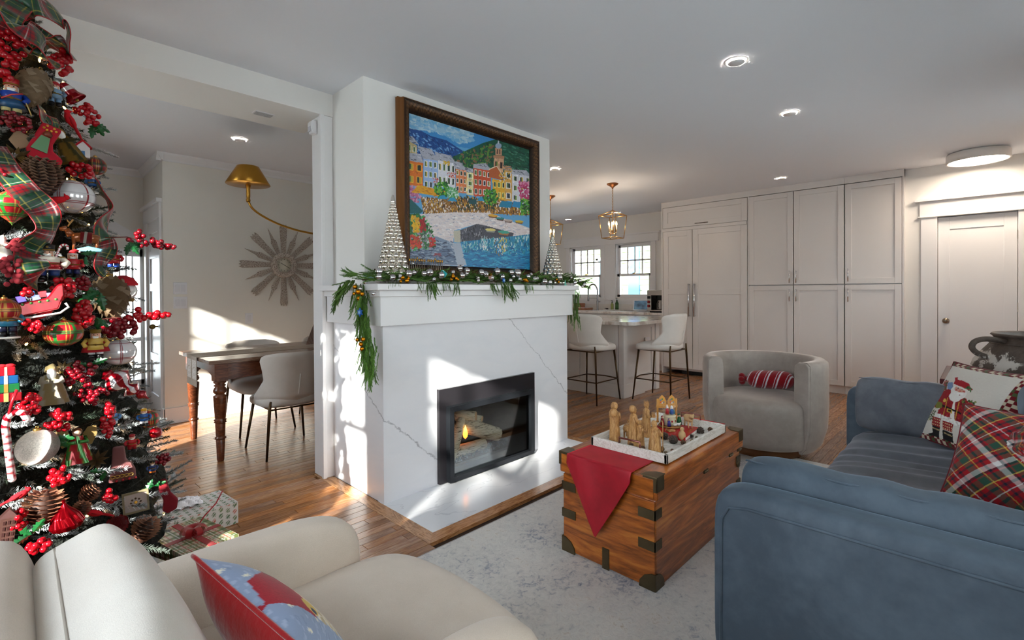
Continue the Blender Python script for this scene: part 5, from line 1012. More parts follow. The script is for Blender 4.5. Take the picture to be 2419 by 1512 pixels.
sa.poly([(462, 815), (530, 825), (500, 885), (495, 900), (415, 888), (412, 872), (460, 862)], (26, 24, 24)); sa.poly([(548, 832), (622, 845), (600, 900), (605, 955), (585, 945), (525, 895)], (26, 24, 24)); sa.line(465, 832, 525, 842, 8, (170, 150, 110)); sa.line(552, 850, 612, 862, 8, (170, 150, 110))
sd([(365, 790), (400, 720), (470, 690), (500, 715), (470, 770), (400, 810)], 70, [(60, 80, 44), (96, 110, 60), (40, 60, 36), (150, 150, 100)], 6, 12, .4); sa.line(340, 830, 470, 715, 4, (120, 60, 40))
sa.poly([(490, 640), (560, 650), (555, 690), (500, 695)], (120, 124, 50), .06); sd([(700, 640), (720, 600), (800, 610), (795, 650), (730, 665)], 40, [(90, 110, 50), (130, 140, 70), (60, 80, 40)]); sa.ell(765, 635, 22, 12, (170, 40, 50)); sa.ell(575, 632, 14, 12, (226, 190, 90))
sa.ell(680, 560, 60, 52, (236, 232, 226), .03); sa.ell(655, 600, 46, 34, (240, 237, 232), .03); sa.ell(690, 538, 42, 24, (214, 160, 140)); sa.ell(665, 545, 9, 7, (196, 100, 96)); sa.ell(722, 552, 9, 7, (196, 100, 96)); sa.ell(692, 552, 8, 8, (206, 120, 108)); sa.ell(676, 533, 4, 4, (40, 40, 50)); sa.ell(706, 537, 4, 4, (40, 40, 50)); sa.ell(692, 572, 26, 8, (246, 244, 240)); sa.ell(690, 582, 6, 3, (150, 50, 50))
sa.poly([(628, 520), (640, 480), (690, 470), (750, 490), (762, 520), (755, 545), (700, 520), (650, 515)], (170, 30, 40), .06); sa.poly([(640, 480), (630, 455), (655, 450), (660, 470), (690, 475)], (170, 30, 40)); sa.line(632, 510, 755, 545, 12, (232, 226, 216)); sd([(735, 510), (780, 520), (770, 545), (735, 535)], 14, [(40, 80, 44), (70, 110, 60), (170, 30, 40)])
def santa_front(u, v):
    c = sa.at(u, v); q = (((u*26).astype(int)+(v*26).astype(int)) % 2)[..., None]; q2 = (((u*13).astype(int)+(v*13).astype(int)) % 3 == 0)[..., None]
    pl = np.where(q == 0, L3((112, 16, 28)), np.where(q2, L3((70, 84, 46)), L3((210, 196, 170)))); bd = ((v > .945) | (v < .055) | (u > .90))[..., None]; return np.where(bd, pl, c)
pillow('santa_pillow', 'cream tapestry cushion with a standing Santa and red plaid border on the sofa', (3.264, .045, .662), (-.77, -.64, 0), (.276, -.345, .897), .46, .45, .13, santa_front, M('burgundy_back', (90, 20, 30), .8), DR, 190)
def plaid(u, v, s=1.0, base=(176, 24, 34), wl=.09):
    def band(x):
        x = (x*s) % 1; c = np.zeros(x.shape+(3,))+L3(base); w8 = np.ones(x.shape)*.5
        for lo, hi, cc_, ww in ((.0, wl, (235, 232, 228), .55), (.09, .13, (30, 40, 50), .8), (.16, .28, (44, 84, 66), .75), (.28, .30, (226, 200, 90), .95), (.36, .40, (30, 46, 60), .8), (.46, .475, (238, 236, 232), .95), (.53, .57, (40, 40, 52), .75), (.66, .78, (52, 92, 76), .75), (.80, .815, (226, 200, 90), .95), (.88, .92, (34, 40, 56), .8)):
            m = (x >= lo) & (x < hi); c[m] = L3(cc_); w8[m] = ww
        return c, w8
    a, wa = band(u); b, wb = band(v); wt = (wa/(wa+wb))[..., None]; return a*wt+b*(1-wt)
def plaid_front(u, v):
    a = .75; uu, vv = u*math.cos(a)-v*math.sin(a), u*math.sin(a)+v*math.cos(a)
    r = np.hypot(u-.60, v-.62); wob = .03*np.sin(v*7)+.02*np.sin(u*9); c1 = plaid(uu*2.0+wob, vv*2.0+wob); c2 = plaid(uu*2.3+.3, vv*2.3+.45); return np.where((r < .21)[..., None], c2, c1)
tp = pillow('plaid_cushion', 'tartan wool cushion with a puffed rosette, leaning on the sofa', (2.504, -.112, .625), (-.12, -.42, 0), (.2, -.08, .30), .42, .40, .17, plaid_front, plaid_front, M('plaid_welt', (120, 30, 40), .8), 190)
N_ = 50; u, v = np.meshgrid(np.linspace(0, 2*PI, N_), np.linspace(0, 1, N_), indexing='ij'); r = .085*np.sin(v*PI*.5)**.8*(1+.05*np.sin(u*9)*v); hgt = .05*np.cos(v*PI*.5)+.008*np.sin(u*7)*np.sin(v*PI)
Rv = Vector((-.12, -.42, 0)).normalized(); Uv = Vector((.2, -.08, .30)); Uv = (Uv-Rv*Uv.dot(Rv)).normalized(); Nn = Rv.cross(Uv); cen = np.array(Rv*.045+Uv*.055+Nn*.062)
Pq = cen+(r*np.cos(u))[..., None]*np.array(Rv)+(r*np.sin(u))[..., None]*np.array(Uv)+hgt[..., None]*np.array(Nn); O('rosette', gridmesh('rosette', Pq, plaid(np.cos(u)*r*14+.5, np.sin(u)*r*14+.2)), MATS['tapestry'], tp)
# --- beige armchair
BEI = fabric('beige_wool', (212, 196, 180), (220, 205, 190), scale=700); BEIW = fabric('beige_pale', (226, 217, 206), (232, 225, 215), scale=700)
ac = T('armchair', 'beige upholstered armchair in the left foreground', 'armchair', (.35, 1.0, .0))
P = sup3('y', .35, .40, .115, .2, .38, (.455, 1.02, .335), 120, 70); P[..., 2] += np.clip((P[..., 2]-.335)/.115, 0, 1)*(.022*(1-((P[..., 1]-1.02)/.35)**2)); P[..., 0] += .045*np.clip((P[..., 0]-.6)/.25, 0, 1)*(1-((P[..., 1]-1.02)/.36)**2)*1.0
O('seat_cushion', gridmesh('seat_cushion', P, closeu=True), BEI, ac, W=True)
def aarm(yc, w_):
    P = sup3('y', w_, .425, .245, .55, .36, (0, 0, 0), 120, 40); nx = P[..., 0]/.425; P[..., 2] += -.05*np.clip(-nx, 0, 1)*0-.02*np.clip(nx, 0, 1)**3; P[..., 1] *= 1+.12*np.clip(P[..., 2]/.245, 0, 1); return P+np.array([.315, yc, .355])
fa = O('arm', gridmesh('arm', aarm(1.405, .062), closeu=True), BEI, ac, W=True); na = O('arm', gridmesh('arm', aarm(.69, .058)+np.array([.03, 0, .012]), closeu=True), BEI, ac, W=True)
O('piping', B().tube([(.30, .632, .56), (.58, .632, .562), (.67, .632, .545), (.72, .632, .50), (.735, .632, .43), (.735, .632, .20)], .005, 8), BEI, na)
P = sup3('y', .40, .085, .33, .25, .45, (0, 0, 0), 80, 50); P = P @ np.array(Euler((0, -.12, 0)).to_matrix()).T+np.array([-.025, 1.03, .455]); O('back_frame', gridmesh('back_frame', P, closeu=True), BEI, ac, W=True)
O('base_frame', B().box(-.05, .72, .66, 1.40, .10, .24), BEI, ac, W=True, bev=.02)
P = sup3('y', .305, .075, .215, .14, .40, (0, 0, 0), 120, 110); P[..., 0] += wrinkle(P, .006, 26, 4)*np.clip(P[..., 0]/.1, 0, 1)+.03*np.clip(P[..., 0]/.075, 0, 1)*(1-(P[..., 1]/.325)**2)
Rb = np.array(Euler((0, -.38, 0)).to_matrix()); P = P @ Rb.T+np.array([.145, 1.02, .568]); bc = O('back_cushion', gridmesh('back_cushion', P, closeu=True), BEIW, ac, W=True)
O('seam', B().tube([tuple(Rb @ np.array([-.02, y, .2145-.004*(abs(y)/.3)**4])+np.array([.145, 1.02, .568])) for y in np.linspace(-.27, .27, 30)], .0022, 6), M('beige_seam', (170, 160, 148), .9), bc)
for x, y in ((.68, .70), (.68, 1.36), (-.02, .72), (-.02, 1.36)): O('leg', B().tube([(x, y, 0), (x, y, .11)], [.014, .022], 10), M('dark_leg', (52, 34, 24), .4), ac, W=True)
sf2 = Canvas(160, 160, (150, 166, 196)); 
for i in range(500): sf2.ell(R_.random(), R_.random(), .02, .006, R_.choice([(160, 176, 204), (140, 156, 188), (172, 186, 210)]))
for i in range(16):
    x, y = R_.random(), R_.random()
    for k in range(4): sf2.line(x-.02*math.cos(k*.785), y-.02*math.sin(k*.785), x+.02*math.cos(k*.785), y+.02*math.sin(k*.785), .006, (236, 232, 214))
sf2.map = lambda x, y: (x, y+.14)
sf2.ell(.46, .42, .27, .20, (226, 214, 190), .05); sf2.dabs([(.2, .3), (.72, .3), (.75, .55), (.2, .6)], 90, [(236, 228, 210), (200, 180, 140), (244, 240, 230)], .02, .04, .5); sf2.poly([(.20, .60), (.34, .84), (.58, .82), (.72, .62), (.48, .56)], (170, 26, 44), .08); sf2.poly([(.34, .84), (.20, .93), (.26, .96), (.44, .88)], (170, 26, 44)); sf2.ell(.20, .95, .03, .03, (240, 230, 200))
sf2.ell(.30, .58, .08, .05, (226, 190, 90)); sf2.ell(.26, .58, .03, .025, (40, 60, 90)); sf2.ell(.45, .50, .09, .07, (230, 190, 165)); sf2.ell(.62, .30, .2, .12, (90, 120, 50), .1); sf2.poly([(.60, .60), (.95, .40), (.97, .46), (.66, .68)], (150, 24, 40), .1); sf2.dabs([(.55, .1), (.95, .1), (.95, .36), (.6, .3)], 60, [(190, 160, 80), (150, 120, 60), (200, 190, 150)], .02, .04, .5)
pillow('santa_face_pillow', 'red-backed needlepoint cushion with pale blue Santa front on the beige armchair', (.362, 1.0, .57), (-.06, .42, .02), (-.17, -.02, .26), .40, .30, .135, lambda u, v: sf2.at(u, v), RV, RV, 150, .05)
# --- barrel swivel chair
TAU = velvet('taupe_velvet', (150, 139, 131), (168, 157, 149), ns=4)
sw = T('swivel_chair', 'taupe velvet barrel swivel chair beyond the trunk', 'armchair', (4.10, 1.25, .0), (0, 0, math.radians(188)))
A_ = math.radians(52); ang = np.linspace(A_, 2*PI-A_, 80)
prof_ = [(.36, .07), (.40, .12), (.432, .24), (.44, .40), (.44, .66), (.435, .715), (.41, .735), (.35, .735), (.325, .715), (.318, .66), (.316, .45), (.316, .20)]
P = np.array([[(r*math.cos(a), r*math.sin(a), z) for r, z in prof_] for a in ang]); nrm = O('shell', gridmesh('shell', P), TAU, sw)
for a, s_ in ((A_, 1), (2*PI-A_, -1)):
    b = B(); pr = [(r, z) for r, z in prof_]; pts = [(r*math.cos(a), r*math.sin(a), z) for r, z in pr]; k = Vector((math.sin(a), -math.cos(a), 0))*(.022 if s_ > 0 else -.022)
    b.add(pts+[(p[0]+k.x, p[1]+k.y, p[2]*.985+.006) for p in pts], [(i, (i+1) % 12, 12+(i+1) % 12, 12+i) for i in range(12)]+[tuple(range(12, 24))], True); O('arm_front', b, TAU, sw, bev=.006)
    O('welt', B().tube([pts[i] for i in range(0, 12)], .0035, 6), TAU, sw)
O('seat', gridmesh('seat', supell(.372, .372, .185, .30, .95, 90, 40, (.045, 0, .268)), closeu=True), TAU, sw)
O('plinth', B().lathe([(.27, .012), (.275, .02), (.275, .085), (.0001, .085)], 40), M('walnut_plinth', (128, 84, 48), .4), sw)
cp_ = T('candy_pillow', 'red knitted candy-shaped cushion with white stripes on the swivel chair', 'cushion', (4.17, 1.215, .545), (0, .06, math.radians(98)))
N_ = 90; u, v = np.meshgrid(np.linspace(0, 2*PI, N_), np.linspace(-1, 1, N_*2), indexing='ij'); prx = .17*v; rr_ = .078*np.clip(1-np.abs(v)**5, 0, 1)**.5+.012*0
rr_ = rr_*(1+.02*np.sin(u*30)*np.sin(v*60)); st_ = ((v*2.3+u/(2*PI)*2) % 1); white = ((st_ > .10) & (st_ < .24)) | ((st_ > .42) & (st_ < .47)); C_ = np.where(white[..., None], L3((232, 226, 232)), L3((150, 10, 24)))
YR = M('chenille', vcol=True, rough=.95, sheen=.4, bump=(260, .8, .006)); O('body', gridmesh('body', np.stack([prx, rr_*np.cos(u), rr_*np.sin(u)*.9], -1), C_), YR, cp_)
for s_ in (-1, 1):
    b = B(); b.col = tuple(L3((140, 8, 22)))
    for k in range(5): a = 2*PI*k/5; b.sph((s_*.205, .026*math.cos(a), .026*math.sin(a)), .024, 10, 7)
    b.tube([(s_*.15, 0, 0), (s_*.19, 0, 0)], .022, 10); O('twisted_end', b, YR, cp_)
# ================================================================ camphor trunk
TRK = wood('trunk_wood', (84, 36, 10), (172, 92, 34), (212, 136, 62), .33, (1.0, 6, 9), coat=.35, strength=.2, rings=3.0); TRKS = wood('trunk_wood_end', (70, 30, 8), (178, 96, 32), (214, 136, 54), .33, (6, 1.0, 8), coat=.35, strength=.2, rings=3.0)
BRS = M('aged_brass', (104, 92, 70), .42, .85, var=.25, bump=(60, .3, .002))
tk = T('storage_chest', 'old brass-bound camphor wood trunk used as a coffee table', 'chest', (2.31, 1.21, .012))
b0 = O('body', B().box(1.835, 2.79, .97, 1.448, .012, .385), TRK, tk, W=True, bev=.006)
O('end_panel', B().box(1.828, 1.836, .972, 1.446, .03, .380), TRKS, tk, W=True, bev=.002)
O('lid', B().box(1.82, 2.803, .955, 1.462, .388, .485), TRK, tk, W=True, bev=.007); O('lid_end', B().box(1.8145, 1.8205, .97, 1.448, .395, .478), TRKS, tk, W=True, bev=.002)
O('plinth_strip', B().box(1.829, 1.834, 1.0, 1.42, .02, .05), MATS['trunk_wood_end'], tk, W=True)
def cornerb(x, y, z0, z1, sx_, sy_, dx, dy):   # L-shaped strap around the vertical edge at x,y
    return B().box(min(x, x-sx_*.0035), max(x, x-sx_*.0035), min(y, y+dy*-sy_*-1), max(y, y+dy*-sy_*-1), z0, z1)
for (x, y, sx_, sy_) in ((1.828, .97, 1, 1), (1.828, 1.448, 1, -1), (2.79, .97, -1, 1), (2.79, 1.448, -1, -1)):
    for z0 in (.175, .305): O('brass_strap', B().box(min(x, x-.004*sx_), max(x, x-.004*sx_), min(y-.004*sy_, y+.075*sy_), max(y-.004*sy_, y+.075*sy_), z0, z0+.04).box(min(x-.004*sx_, x+.055*sx_), max(x-.004*sx_, x+.055*sx_), min(y, y-.004*sy_), max(y, y-.004*sy_), z0, z0+.04), BRS, tk, W=True, fix=False)
    q = [(0, .012), (.075, .012), (.072, .04), (.052, .065), (.02, .08), (0, .082)]
    O('corner_bracket', B().prism([(y-.004*sy_+a*sy_, z) for a, z in q], min(x, x-.006*sx_), max(x, x-.006*sx_), 'x').prism([(x-.004*sx_+a*sx_, z) for a, z in q], min(y, y-.006*sy_), max(y, y-.006*sy_), 'y'), BRS, tk, W=True)
    X, Y = x-.012*sx_, y-.016*sy_
    O('lid_corner', B().box(min(X, X+.004*sx_), max(X, X+.004*sx_), min(Y, Y+.065*sy_), max(Y, Y+.065*sy_), .425, .487).box(min(X, X+.065*sx_), max(X, X+.065*sx_), min(Y, Y+.004*sy_), max(Y, Y+.004*sy_), .425, .487).prism([(X, Y), (X+.075*sx_, Y), (X+.07*sx_, Y+.04*sy_), (X+.04*sx_, Y+.07*sy_), (X, Y+.075*sy_)], .485, .489), BRS, tk, W=True, bev=.0015)
O('brass_strap', B().box(1.824, 1.829, 1.19, 1.225, .012, .105), BRS, tk, W=True)
for x in (2.30, 2.62, 2.74): O('hinge', B().box(x-.022, x+.022, .951, .957, .380, .396).tube([(x-.022, .951, .388), (x+.022, .951, .388)], .004, 6), BRS, tk, W=True)
O('escutcheon', B().tube([(2.76, .968, .30), (2.76, .962, .30)], .018, 14), BRS, tk, W=True)
RVV = velvet('crimson_velvet', (150, 4, 26), (176, 10, 36), rough=.6, ns=6)
rr2 = T('velvet_runner', 'crimson velvet runner under the tray with a pointed end hanging down', 'table runner', (1.81, 1.22, .4885))
N1, N2 = 50, 40; y0, y1 = 1.062, 1.402
s_, q_ = np.meshgrid(np.linspace(0, 1, N1), np.linspace(0, 1, N2), indexing='ij'); YY = y0+(y1-y0)*q_; XX = 1.80+1.03*s_; ZZ = .4895+.0008*np.sin(XX*30+YY*20); O('top_cloth', gridmesh('top_cloth', np.stack([XX, YY, ZZ], -1)), RVV, rr2, W=True).modifiers.new('t', 'SOLIDIFY').thickness = .002
dep = .04+.295*(1-np.abs(q_-.52)/.52*(q_ < .52)-np.abs(q_-.52)/.48*(q_ >= .52)); ZH = .4895-s_*dep; XH = 1.803-.010*np.sin(s_*PI*.5)-.004*np.sin(q_*9+s_*3); XH[0] = 1.803; O('hanging_end', gridmesh('hanging_end', np.stack([XH, YY, ZH], -1)), RVV, rr2, W=True).modifiers.new('t', 'SOLIDIFY').thickness = .002
XH = 2.83+.006*np.sin(s_*PI*.5); O('far_end', gridmesh('far_end', np.stack([XH, YY, .4895-s_*.12], -1)), RVV, rr2, W=True)
WW = wood('whitewash', (196, 186, 172), (226, 220, 212), (238, 234, 228), .6, (3, 12, 12))
ty = T('wooden_tray', 'whitewashed rectangular wooden tray with metal handles on the trunk', 'tray', (2.31, 1.19, .491))
TX0, TX1, TY0, TY1, TZ = 1.985, 2.66, .995, 1.395, .4905
for a in ((TX0, TX1, TY0, TY0+.014), (TX0, TX1, TY1-.014, TY1), (TX0, TX0+.014, TY0, TY1), (TX1-.014, TX1, TY0, TY1)): O('rim', B().box(*a, TZ, TZ+.042), WW, ty, W=True, bev=.002)
O('bottom_board', B().box(TX0+.01, TX1-.01, TY0+.01, TY1-.01, TZ, TZ+.008), WW, ty, W=True)
for x in (TX0+.007, TX1-.007): O('handle', B().tube([(x, 1.13, TZ+.04), (x, 1.13, TZ+.068), (x, 1.24, TZ+.068), (x, 1.24, TZ+.04)], .0045, 8), M('copper_handle', (150, 96, 90), .3, .9), ty, W=True)
FZ = TZ+.0085
OLW = wood('olive_wood', (120, 76, 38), (180, 128, 72), (212, 168, 112), .5, (46, 46, 9), strength=.2, rings=4.0)
def robe(b, h, w_, d_, folds=9, am=.10, top=.80, lean=0.0):
    n, m = 56, 22; vs = []
    for i in range(m):
        f = i/(m-1); z = f*h*top; k = (1-f)**.8; R = (.55+.45*k) if f < .93 else .55*(1-(f-.93)/.07*.6)
        sh_ = 1.0 if f < .55 else 1+.18*math.sin((f-.55)/.45*PI)
        for j in range(n):
            a = 2*PI*j/n; q = 1+am*(.25+.75*k)*math.sin(a*folds+f*2)*.5+am*.4*math.sin(a*5+f*5); vs.append((w_*R*q*sh_*math.cos(a)+lean*f*f, d_*R*q*math.sin(a), z))
    f_ = [(i*n+j, i*n+(j+1) % n, (i+1)*n+(j+1) % n, (i+1)*n+j) for i in range(m-1) for j in range(n)]+[tuple((m-1)*n+j for j in range(n)), tuple(range(n-1, -1, -1))]
    return b.add(vs, f_)
def carved(px, py, h, lab, kind, rot, w_=.028, name='carved_figurine', mat_=None, Z=FZ, cat='figurine'):
    p = atz(px, py, Z); t = T(name, lab, cat, (p.x, p.y, Z), (0, 0, rot)); m = mat_ or OLW
    if kind == 'sheep' or kind == 'donkey':
        L = h; leg = .42 if kind == 'sheep' else .45
        O('body', gridmesh('body', supell(L*.55, L*.27, L*.28, .9, .9, 24, 14, (0, 0, L*.68)), closeu=True), m, t)
        for x in (-.33, .33):
            for y in (-.13, .13): O('leg', B().tube([(x*L, y*L, 0), (x*L*.95, y*L, L*.52)], [L*.045, L*.07], 8), m, t)
        O('head', B().tube([(L*.42, 0, L*.78), (L*.62, 0, L*.98), (L*.82, 0, L*.90)], [L*.16, L*.14, L*.07], 10).sph((L*.60, L*.13, L*1.04), L*.06, 8, 5, (1, 1, 1.6)).sph((L*.60, -L*.13, L*1.04), L*.06, 8, 5, (1, 1, 1.6)), m, t); return t
    b = B(); robe(b, h, w_, w_*.85); O('robe', b, m, t, bev=0)
    hr = h*.072; O('head', B().sph((0, 0, h*.88), hr, 16, 11, (.92, 1, 1.2)).sph((0, w_*.0+hr*.95, h*.875), hr*.24, 8, 5, (1, 1, 1.3)).lathe([(hr*.5, h*.76), (hr*.55, h*.84)], 10).lathe([(hr*.55, h*.79), (hr*.75, h*.84), (hr*.3, h*.86)], 10, (0, hr*.35, 0)), m, t)
    if kind in ('hood', 'sack', 'kneel'): O('hood', gridmesh('hood', supell(hr*1.18, hr*1.1, hr*1.35, .9, .9, 24, 14, (0, -hr*.38, h*.885)), closeu=True), m, t)
    if kind in ('crown', 'box'):
        b = B(); [b.prism([(-hr*.25, h*.93), (hr*.25, h*.93), (0, h*1.0)], -hr*.08, hr*.08, 'y').xf(Matrix.Identity(4)) for _ in range(0)]
        pts = []
        for k in range(7):
            a = 2*PI*k/7; b.add([(hr*.95*math.cos(a-.35), hr*.95*math.sin(a-.35), h*.925), (hr*.95*math.cos(a+.35), hr*.95*math.sin(a+.35), h*.925), (hr*1.1*math.cos(a), hr*1.1*math.sin(a), h*1.0), (hr*.7*math.cos(a), hr*.7*math.sin(a), h*.925)], [(0, 1, 2), (1, 3, 2), (3, 0, 2)], False)
        b.lathe([(hr*.9, h*.90), (hr*1.0, h*.90), (hr*1.0, h*.93), (hr*.85, h*.935)], 14); O('crown', b, m, t)
    for s_ in (-1, 1): O('arm', B().tube([(s_*w_*.72, 0, h*.72), (s_*w_*.85, w_*.35, h*.58), (s_*w_*.25, w_*.85, h*.56)], [w_*.28, w_*.27, w_*.16], 10), m, t)
    O('hand', B().sph((w_*.1, w_*.95, h*.56), w_*.2, 10, 6), m, t)
    if kind == 'sack': O('sack', gridmesh('sack', supell(w_*.7, w_*.62, h*.11, .9, .9, 20, 12, (0, -w_*.95, h*.74)), closeu=True), m, t)
    if kind == 'box': O('casket', B().cbox((0, w_*1.15, h*.60), w_*1.5, w_*.6, h*.10), m, t, bev=.002)
    if kind == 'kneel': O('staff', B().tube([(w_*1.05, w_*.5, 0), (w_*1.05, w_*.5, h*.95), (w_*.85, w_*.5, h*1.02), (w_*.7, w_*.5, h*.96)], .0022, 6), m, t)
    if kind == 'crown': O('offering', B().lathe([(w_*.2, h*.52), (w_*.3, h*.58), (w_*.1, h*.66)], 10, (0, w_*1.1, 0)), m, t)
    return t
carved(1452, 1044, .205, 'carved wooden shepherd with a sack on his back, tallest at the left of the tray', 'sack', -1.2)
carved(1497, 1052, .200, 'carved wooden bearded king with smooth head holding a gift, second from left', 'hood', -2.3, .033)
carved(1527, 1030, .185, 'carved wooden crowned figure holding a casket, at the back of the tray', 'box', -2.6, .031)
carved(1512, 1056, .135, 'small carved wooden crowned figure in front of the bearded king', 'crown', -2.2, .026)
carved(1547, 1070, .155, 'dark carved wooden shepherd with a staff at the front of the tray', 'kneel', -2.0, .034)
carved(1482, 1034, .075, 'carved wooden reclining donkey between the standing figures', 'donkey', .3, name='carved_animal')
carved(1626, 1009, .072, 'pale carved wooden sheep standing on the red booklet', 'sheep', -2.3, name='carved_animal', mat_=M('pale_wood', (206, 168, 120), .55, bump=(200, .3)), Z=TZ+.030)
t = carved(1586, 1028, .045, 'small carved wooden animal lying below the snow globe', 'donkey', 2.6, name='carved_animal'); t.scale = (1, 1, .7)
t = T('stone_chunk', 'pale carved wooden lamb sitting among the pine cones', 'figurine', tuple(atz(1611, 1040, FZ)), (0, 0, -1.2)); O('body', gridmesh('body', supell(.018, .022, .024, .9, .9, 20, 12, (0, 0, .024)), closeu=True), MATS['pale_wood'], t); O('head', B().sph((0, .014, .052), .011, 12, 8).sph((0, .026, .05), .006, 8, 6), MATS['pale_wood'], t); t.name = 'carved_animal'
bk = T('red_booklet', 'red booklet lying on the tray beside the snow globe', 'booklet', (2.42, 1.20, FZ), (0, 0, .12)); O('cover', B().box(-.11, .12, -.12, .075, .0, .020), M('bright_red', (186, 16, 24), .45), bk, bev=.0015); O('gold_line', B().box(-.02, .10, -.108, -.104, .0201, .0206).box(0, .08, -.098, -.094, .0201, .0206), GT, bk); O('pages', B().box(-.105, .122, -.121, .07, .003, .017), M('paper', (225, 222, 215), .8), bk)
# snow globe
gp = atz(1582, 1016, FZ+.0); sg = T('snow_globe', 'nativity snow globe with a gothic window arch behind it', 'snow globe', (gp.x, gp.y, TZ+.0295), (0, 0, -.75))
CRM = M('cream_ceramic', (226, 214, 180), .35); ORG = M('amber_resin', (222, 158, 78), .45)
def vc(name, fn, par, m='painted_resin', fix=True):
    b = B(); b.col = (1, 1, 1); fn(b); return O(name, b, M('painted_resin', vcol=True, rough=.4), par, fix=fix)
O('base', B().lathe([(.058, 0), (.060, .006), (.055, .012), (.0001, .012)], 40), M('bronze_rim', (150, 104, 54), .4, .4), sg); O('globe_stand', B().lathe([(.040, .012), (.036, .03), (.030, .052), (.034, .058), (.030, .062)], 36), CRM, sg)
O('gem', B().sph((0, -.036, .034), .005, 8, 6).sph((.02, -.030, .036), .004, 8, 6).sph((-.02, -.030, .036), .004, 8, 6), M('gem_red', (160, 20, 30), .2), sg)
GL2 = NT('globe_glass'); tr_ = GL2.n('BsdfTransparent'); gg = GL2.n('BsdfGlossy'); gg.inputs['Roughness'].default_value = .03; fr2 = GL2.n('LayerWeight', _Blend=.5); fr3 = GL2.math('ADD', GL2.math('MULTIPLY', GL2.math('POWER', fr2.outputs['Facing'], 4.0), .6), .05); mx2 = GL2.n('MixShader', i0=fr3, i1=tr_.outputs[0], i2=gg.outputs[0]); GL2.t.links.new(mx2.outputs[0], GL2.t.nodes['Material Output'].inputs[0])
O('glass_globe', B().sph((0, 0, .100), .041, 36, 20), GL2.m, sg)
for (x, y, h, c1, c2) in ((-.014, 0, .05, (180, 30, 40), (236, 224, 214)), (.010, -.004, .046, (30, 90, 170), (240, 240, 244)), (.022, .008, .034, (60, 140, 160), (214, 170, 140))):
    def fn(b, x=x, y=y, h=h, c1=c1, c2=c2):
        b.col = tuple(L3(c1)); b.lathe([(.010, .066), (.009, .066+h*.4), (.005, .066+h*.66)], 12, (x, y, 0)); b.col = tuple(L3(c2)); b.sph((x, y, .066+h*.78), .0062, 10, 7); b.lathe([(.0072, .066+h*.58), (.0075, .066+h*.8), (.003, .066+h)], 10, (x, y+.002, 0))
    vc('inner_figure', fn, sg)
def fig(b, x, y, h, c1, c2=(214, 170, 140), z=.012):
    b.col = tuple(L3(c1)); b.lathe([(h*.24, z), (h*.20, z+h*.4), (h*.13, z+h*.72)], 12, (x, y, 0)); b.col = tuple(L3(c2)); b.sph((x, y-.002, z+h*.82), h*.11, 10, 7); b.col = tuple(L3(c1)); b.lathe([(h*.13, z+h*.80), (h*.13, z+h*.92), (h*.03, z+h)], 10, (x, y+.002, 0))
for nm, a in (('outer_figure', (-.046, -.016, .05, (150, 16, 34))), ('outer_figure', (-.020, -.044, .042, (50, 40, 130))), ('outer_figure', (.048, -.012, .058, (20, 96, 50)))): vc(nm, lambda b, a=a: fig(b, *a), sg)
def lamb(b, x, y): b.col = tuple(L3((236, 234, 228))); b.sph((x, y, .020), .007, 10, 7, (1.5, 1, 1)); b.sph((x+.010, y, .026), .0045, 8, 6); [b.tube([(x+dx, y, .012), (x+dx, y, .018)], .0016, 5) for dx in (-.006, .006)]
for a in ((.012, -.046), (.034, -.038)): vc('lamb', lambda b, a=a: lamb(b, *a), sg)
arch = [(-.024, 0), (.024, 0), (.024, .022), (.014, .044), (0, .058), (-.014, .044), (-.024, .022)]
for cx_ in (-.027, .027):
    O('gothic_arch', B().prism([(cx_+a, .104+z) for a, z in arch], .038, .044, 'y'), ORG, sg, bev=.0015)
    def win(b, cx_=cx_):
        for k, c in enumerate(((30, 120, 60), (60, 120, 190), (220, 60, 50), (240, 236, 230), (60, 120, 190), (220, 160, 40))):
            a = PI/2+2*PI*k/6; b.col = tuple(L3(c)); b.lathe([(.0001, 0), (.0045, 0)], 6, (cx_+.010*math.cos(a), 0, 0)) if False else b.cbox((cx_+.010*math.cos(a), .037, .128+.011*math.sin(a)), .006, .002, .007)
    vc('stained_glass', win, sg)
for x, r in ((-.052, .0055), (0, .004), (.052, .0055)): O('column', B().lathe([(r*1.4, .012), (r*1.4, .018), (r, .022), (r, .09), (r*1.4, .094), (r*1.3, .104), (r, .108), (r*.9, .14 if x else .11)], 12, (x, .041, 0)), ORG, sg)
O('cornice', B().box(-.055, .055, .036, .046, .09, .104), ORG, sg, bev=.002)
